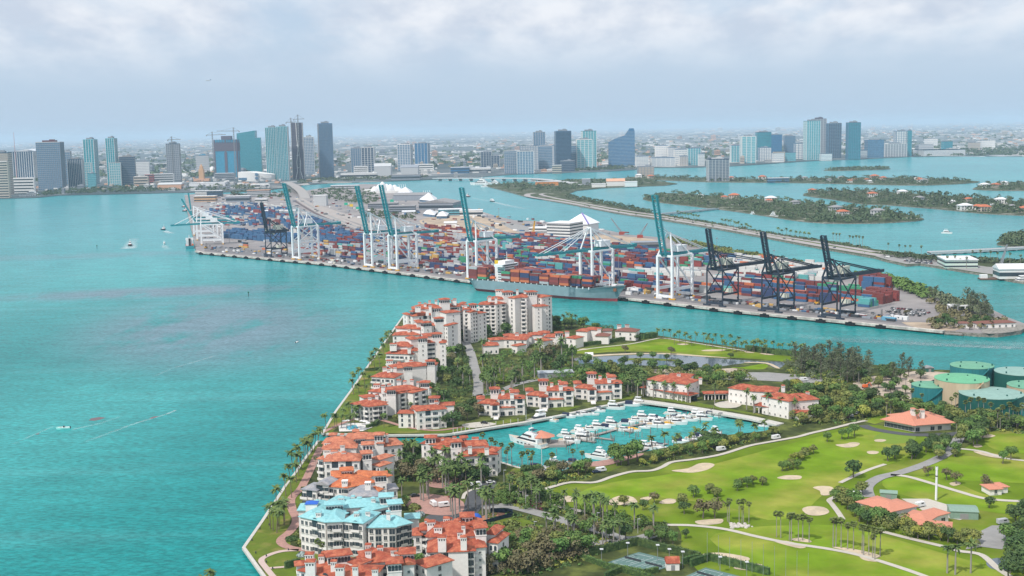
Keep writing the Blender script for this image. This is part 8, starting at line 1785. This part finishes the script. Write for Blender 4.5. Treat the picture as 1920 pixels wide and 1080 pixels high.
def lot(poly,rows,where,group,z,n=40):
    P = Gs(poly,z);k = 0
    for r in range(rows):
        a = P[0].lerp(P[3],(r + .5) / rows);b = P[1].lerp(P[2],(r + .5) / rows);m = int((b - a).length / 2.9)
        for i in range(m):
            if k >= n or crg.random() < .25: continue
            p = a.lerp(b,(i + .5) / m);c_ = crg.choices(cols,(6,3,3,1,1,3))[0]
            if ('car',c_) not in CARP: CARP[('car',c_)] = car_meshes('car',CARM[c_])
            o = thing('parked_car',(p.x,p.y,z + .12),f'{c_} car {where}','car',QA + math.pi / 2 + crg.choice((0,math.pi)),f'{c_} cars {where}');k += 1
            for nm,me in CARP[('car',c_)]: link(nm,me,o)
lot([(1652,590),(1738,596),(1748,583),(1672,577)],4,'in the port-tip car park','',ZP,60)
lot([(1340,709),(1400,711),(1400,703),(1345,701)],2,'in the walled car park behind the clubhouses','',ZF,14)
lot([(1700,493),(1760,497),(1745,488),(1690,487)],3,'at the coastguard car park','',CZ + .1,26)
for i in range(26):
    t = crg.random();x = 1060 + t * 580;base = [(1060,379),(1160,397.5),(1235,408),(1335,424),(1440,442.5),(1540,460.5),(1640,477)]
    for (a,b),(c,d) in zip(base,base[1:]):
        if a <= x <= c: y = b + (d - b) * (x - a) / (c - a)
    p = G(x,y - crg.uniform(-.6,.8),CZ + .1);c_ = crg.choice(cols)
    if ('car',c_) not in CARP: CARP[('car',c_)] = car_meshes('car',CARM[c_])
    o = thing('car',p,f'{c_} car driving on the causeway','car',-.75 if crg.random() < .5 else 2.4,f'{c_} cars on the causeway')
    for nm,me in CARP[('car',c_)]: link(nm,me,o)
def forklift(x,y,lab):
    o = thing('forklift',G(x,y,ZP),lab,'forklift',QA);MB().box((0,0,.8),(4.5,3,2)).build('body',CYEL,o);mb = MB();mb.beam((2.6,-.9,.3),(2.6,-.9,9),.35);mb.beam((2.6,.9,.3),(2.6,.9,9),.35);mb.build('lift_mast',STEELD,o);MB().box((0,0,2.8),(1.8,2,1.6)).build('cab',BLKG,o);mb = MB();[mb.tube((x_,s * 1.5,.8),(x_,s * 1.9,.8),.8,.8,8) for x_ in (-1.5,1.6) for s in (-1,1)];mb.build('wheel',STEELD,o)
forklift(1648,598,'yellow container forklift on the apron near the port tip');forklift(386,466,'yellow forklift near the far-left quay corner');forklift(1532,571,'yellow reach truck behind the rightmost black crane')
car(1396,570,'white',QA,'on the apron behind the first black crane',ZP);car(1637,588,'grey',QA,'on the apron left of the car park',ZP);car(757,503,'white',QA,'on the quay right of the twin white cranes',ZP)
for i,(x,y) in enumerate(((426,471),(440,472),(449,472))): car(x,y,'white',QA,['left','middle','right'][i] + ' one of three on the far-left apron',ZP,'van',s=1.3)
for i,(x,y,c_) in enumerate(((1667,601,'light blue'),(1690,599,'white'))):
    o = thing('site_container',G(x,y,ZP),f'{c_} site container at the port tip','container',QA);MB().box((0,0,0),(13,3.4,3.2)).build('body',cm('light blue paint',(.13,.35,.5),.6) if i == 0 else STEELW,o);MB().box((2,-1.75,.2),(1.2,.1,2.1)).build('door',GREYC,o);MB().box((-2,-1.75,1.2),(1.4,.1,1)).build('window',WINDOW,o)
for i,(x,y,t) in enumerate(((1090,452,390),(935,412,391),(1344,478,447),(1451,496,470),(905,503,455),(820,480,440),(1160,520,470),(700,480,440),(430,455,425),(640,455,425))):
    p = G(x,y,ZP);h = hgt(p,t);o = thing('light_mast',p,['thin light mast behind the lowered crane','tall light mast at the north quay edge','light mast behind the first black crane','light mast between the black cranes','light mast behind the container ship stern','light mast in the middle yard','light mast in front of the deep red stacks','light mast beside the twin white cranes','light mast before the blue wall of containers','light mast by the port highway'][i],'light mast');MB().tube((0,0,0),(0,0,h),.35,.2,6).build('pole',TGREY,o);MB().box((0,0,h),(3,1,.8)).build('lamp_head',TGREY,o)
for i,(x,y,c_) in enumerate(((649,390,'green'),(659,393,'yellow'),(671,398,'green'),(735,384,'green'))):
    p = G(x,y,ZP);o = thing('road_sign',p,['green overhead road sign, left one of the highway group','yellow overhead road sign in the middle of the highway group','green overhead road sign, right one of the highway group','green road sign apart by the cruise garages'][i],'sign');k = ppm(p);MB().box((0,0,7),(6.5 / k,.6,4.5 / k)).build('sign_board',cm('sign ' + c_,(.02,.42,.26) if c_ == 'green' else (.75,.5,.03),.6),o);mb = MB();mb.beam((-2.4 / k,0.6,0),(-2.4 / k,.6,9),.5);mb.beam((2.4 / k,.6,0),(2.4 / k,.6,9),.5);mb.build('post',TGREY,o)
p = G(1755,938,ZF);h = hgt(p,875);o = thing('monopole',p,'thick white antenna pole with a dark ring standing on the golf course','pole');MB().tube((0,0,0),(0,0,h),.55,.5,12).build('pole',STEELW,o);MB().tube((0,0,h * .71),(0,0,h * .74),.62,.62,12).build('ring',STEELD,o);MB().tube((0,0,h * .9),(0,0,h),.62,.62,12).build('cap',STEELW,o)
COURT = cm('green hard court',(.11,.19,.175),.8,var=.10,vscale=.15)
def court(label,pts,lines):
    o = sheet('tennis_court',pts,ZF + .2,COURT);P = [Vector((q.x,q.y,0)) for q in Gs(pts,ZF + .2)];tag(o,label,'tennis court')
    L_ = lambda u,v: P[0].lerp(P[1],u).lerp(P[3].lerp(P[2],u),v);mb = MB();wl = .12
    for k in range(lines):
        a,b = (k + .14) / lines,(k + .86) / lines
        for s in (((.12,a),(.88,a)),((.12,b),(.88,b)),((.12,a),(.12,b)),((.88,a),(.88,b)),((.3,(a * .8 + b * .2)),(.7,a * .8 + b * .2)),((.3,(a * .2 + b * .8)),(.7,a * .2 + b * .8)),((.3,(a + b) / 2),(.7,(a + b) / 2))):
            q0,q1 = L_(*s[0]),L_(*s[1]);mb.beam((q0.x,q0.y,ZF + .205),(q1.x,q1.y,ZF + .205),wl,.01)
    mb.build('court_line',STEELW,o);mb = MB()
    for k in range(lines): q0,q1 = L_(.5,(k + .1) / lines),L_(.5,(k + .9) / lines);mb.beam((q0.x,q0.y,ZF + .65),(q1.x,q1.y,ZF + .65),.06,.9)
    mb.build('net',STEELD,o);return o
court('larger grey-green tennis court enclosed by clipped hedges',[(1136,1055),(1198,1035),(1281,1055),(1209,1076)],2);court('second tennis court cut by the bottom edge',[(1281,1082),(1323,1064),(1410,1086),(1370,1110)],2)
for i,(x,y) in enumerate(((1128,1060),(1177,1048),(1233,1052),(1255,1060),(1280,1065),(1350,1075),(1400,1085))):
    p = G(x,y,ZF);o = thing('floodlight',p,['tennis floodlight at the left hedge corner','tennis floodlight behind the hedge top','tennis floodlight right of the hedge top','tennis floodlight on the right hedge','tennis floodlight between the courts','tennis floodlight over the second court, left','tennis floodlight over the second court, right'][i],'floodlight');MB().tube((0,0,0),(0,0,7),.12,.1,6).build('post',TGREY,o);MB().box((0,-.5,7),(1.4,1.6,.2)).build('lamp_head',PALE,o)
npm = MB().tube((0,0,0),(0,0,13),.07,.06,6).mesh('net_pole',GREYC)
for i in range(10):
    x = 1326 + i * 21;y = 1056 + i * 4.6;link('net_pole',npm,None,G(x,y,ZF),0,'thin grey pole of the ball net on the lower fairway','pole','ball net poles on the lower fairway')
rk = []
for i in range(3):
    mb = MB();q = random.Random(i);vs = []
    for z,r in ((0,.8),(.35,.7),(.6,.25)): vs += [(r * q.uniform(.7,1.2) * math.cos(a * 1.257),r * q.uniform(.7,1.2) * math.sin(a * 1.257),z) for a in range(5)]
    mb.add(vs,[(k * 5 + a,k * 5 + (a + 1) % 5,(k + 1) * 5 + (a + 1) % 5,(k + 1) * 5 + a) for k in range(2) for a in range(5)] + [tuple(range(10,15))]);rk.append(mb.mesh('boulder',cm('pale limestone',(.50,.46,.42),.9,var=.1)))
for i in range(46):
    x = 1386 + crg.gauss(0,9);y = 986 + crg.gauss(0,2.2);o = link('boulder',rk[i % 3],None,G(x,y,ZF),crg.uniform(0,6),'pale boulder in the rock pile under the palm clump','boulder','boulders of the rock pile');s = crg.uniform(.6,1.5);o.scale = (s,s,s)
o = thing('site_fence',G(885,980,ZF),'dark screened site fence round a brick-filled enclosure by the road','fence');mb = MB();P = [p - G(885,980,ZF) for p in Gs([(880,982),(905,984),(962,968),(960,962),(920,960)],ZF)]
for a,b in zip(P,P[1:]): m = (a + b) / 2;d = b - a;mb.box((m.x,m.y,0),(d.length,.1,2),math.atan2(d.y,d.x))
mb.build('screen',cm('dark screen cloth',(.015,.03,.05),.9),o)
st('bare_ground',[(884,978),(905,981),(958,966),(955,963),(922,962)],.24,mat('terracotta rubble',(.40,.19,.12),.9,.2,.4,world=True));
o = thing('covered_heap',G(891,972,ZF),'heap under a blue tarpaulin beside the site fence','heap');MB().lathe([(3.2,0),(2.9,1.0),(1.8,2.0),(.05,2.4)],12).build('tarpaulin',MATS['blue tarpaulin'],o)
blm = MB().tube((0,0,0),(0,0,1.0),.22,.3,8).mesh('bollard_lamp',STEELD)
for X,Y in ((365,437),(388,512),(285,556),(195,685),(238,828),(357,865),(357,930),(605,795),(428,1005)): link('bollard_lamp',blm,None,G(440 + X / 6,900 + Y / 6,ZF),0,'small dark bollard lamp on the seawall lawn','bollard','bollard lamps on the seawall lawn')
lpm = MB().tube((0,0,0),(0,0,6.5),.12,.08,6).mesh('pole',PALE);lhm = MB().box((.5,0,6.5),(1.3,.4,.15)).mesh('lamp_head',PALE)
for i,(x,y) in enumerate(((1002,1005),(1060,1000),(1196,1000),(986,955),(1120,988),(945,905),(1165,872))):
    o = thing('street_lamp',G(x,y,ZF),['street lamp on the lawn left of the road bend','street lamp inside the road bend','street lamp at the outer road bend','street lamp near the purple hedge','street lamp half way along the resort road','street lamp by the south shore lawn','street lamp on the pink plaza'][i],'street lamp');link('pole',lpm,o);link('lamp_head',lhm,o)
um = MB().lathe([(1.5,2.3),(.05,2.9)],8).mesh('canopy',STEELW);up_ = MB().tube((0,0,0),(0,0,2.6),.05,.05).mesh('pole',PALE)
for i,(x,y) in enumerate(((645,796),(652,795),(678,796),(684,797),(690,799))): o = thing('parasol',G(x,y,ZF + .2),'white parasol beside the small swimming pool','parasol',0,'white pool parasols');link('canopy',um,o);link('pole',up_,o)
d_ = ray(390,151);p = CAM + d_ * (2900 / d_.length);o = thing('aeroplane',p,'small twin-engined jet high in the sky above the left skyline','aeroplane',2.75);mb = MB();mb.path([(7.0,0,0),(5.8,0,0),(2,0,0),(-4,0,.1),(-7,0,.6)],[.15,.7,.9,.8,.2],10);mb.build('fuselage',PALE,o)
mb = MB();[mb.add([(1.5,s * .6,-.3),(-1.2,s * .6,-.3),(-2.6,s * 7,.3),(-1.6,s * 7,.3),(1.5,s * .6,-.1),(-1.2,s * .6,-.1),(-2.6,s * 7,.38),(-1.6,s * 7,.38)],[(0,1,2,3),(7,6,5,4),(0,3,7,4),(1,0,4,5),(2,1,5,6),(3,2,6,7)]) for s in (-1,1)];mb.build('wing',PALE,o)
mb = MB();mb.add([(-5,-.08,.6),(-7.2,-.08,.6),(-7.8,-.08,3.2),(-6.8,-.08,3.2),(-5,.08,.6),(-7.2,.08,.6),(-7.8,.08,3.2),(-6.8,.08,3.2)],[(0,1,2,3),(7,6,5,4),(0,3,7,4),(1,0,4,5),(2,1,5,6),(3,2,6,7)]);mb.box((-6.6,0,.7),(1.4,5,.12));mb.build('tail_fin',GBLUE,o);mb = MB();[mb.tube((1.4,s * 2.6,-.7),(-.6,s * 2.6,-.7),.45,.4,10) for s in (-1,1)];mb.build('engine',GREYC,o)
# ================================================================ HAZE
def haze():
    mb = MB();mb.box((0,0,-1.5),(2 * E0 + 4000,2 * E0 + 4000,336.5));m = bpy.data.materials.new('haze');m.use_nodes = True;nt = m.node_tree;nt.nodes.clear();out = nt.nodes.new('ShaderNodeOutputMaterial');v = nt.nodes.new('ShaderNodeVolumePrincipled')
    v.inputs['Color'].default_value = (.64,.83,1.0,1);v.inputs['Density'].default_value = HAZE;v.inputs['Anisotropy'].default_value = .0;nt.links.new(v.outputs[0],out.inputs['Volume'])
    o = mb.build('haze',m,kind='stuff',label='pale blue sea haze over the bay');return o
haze()
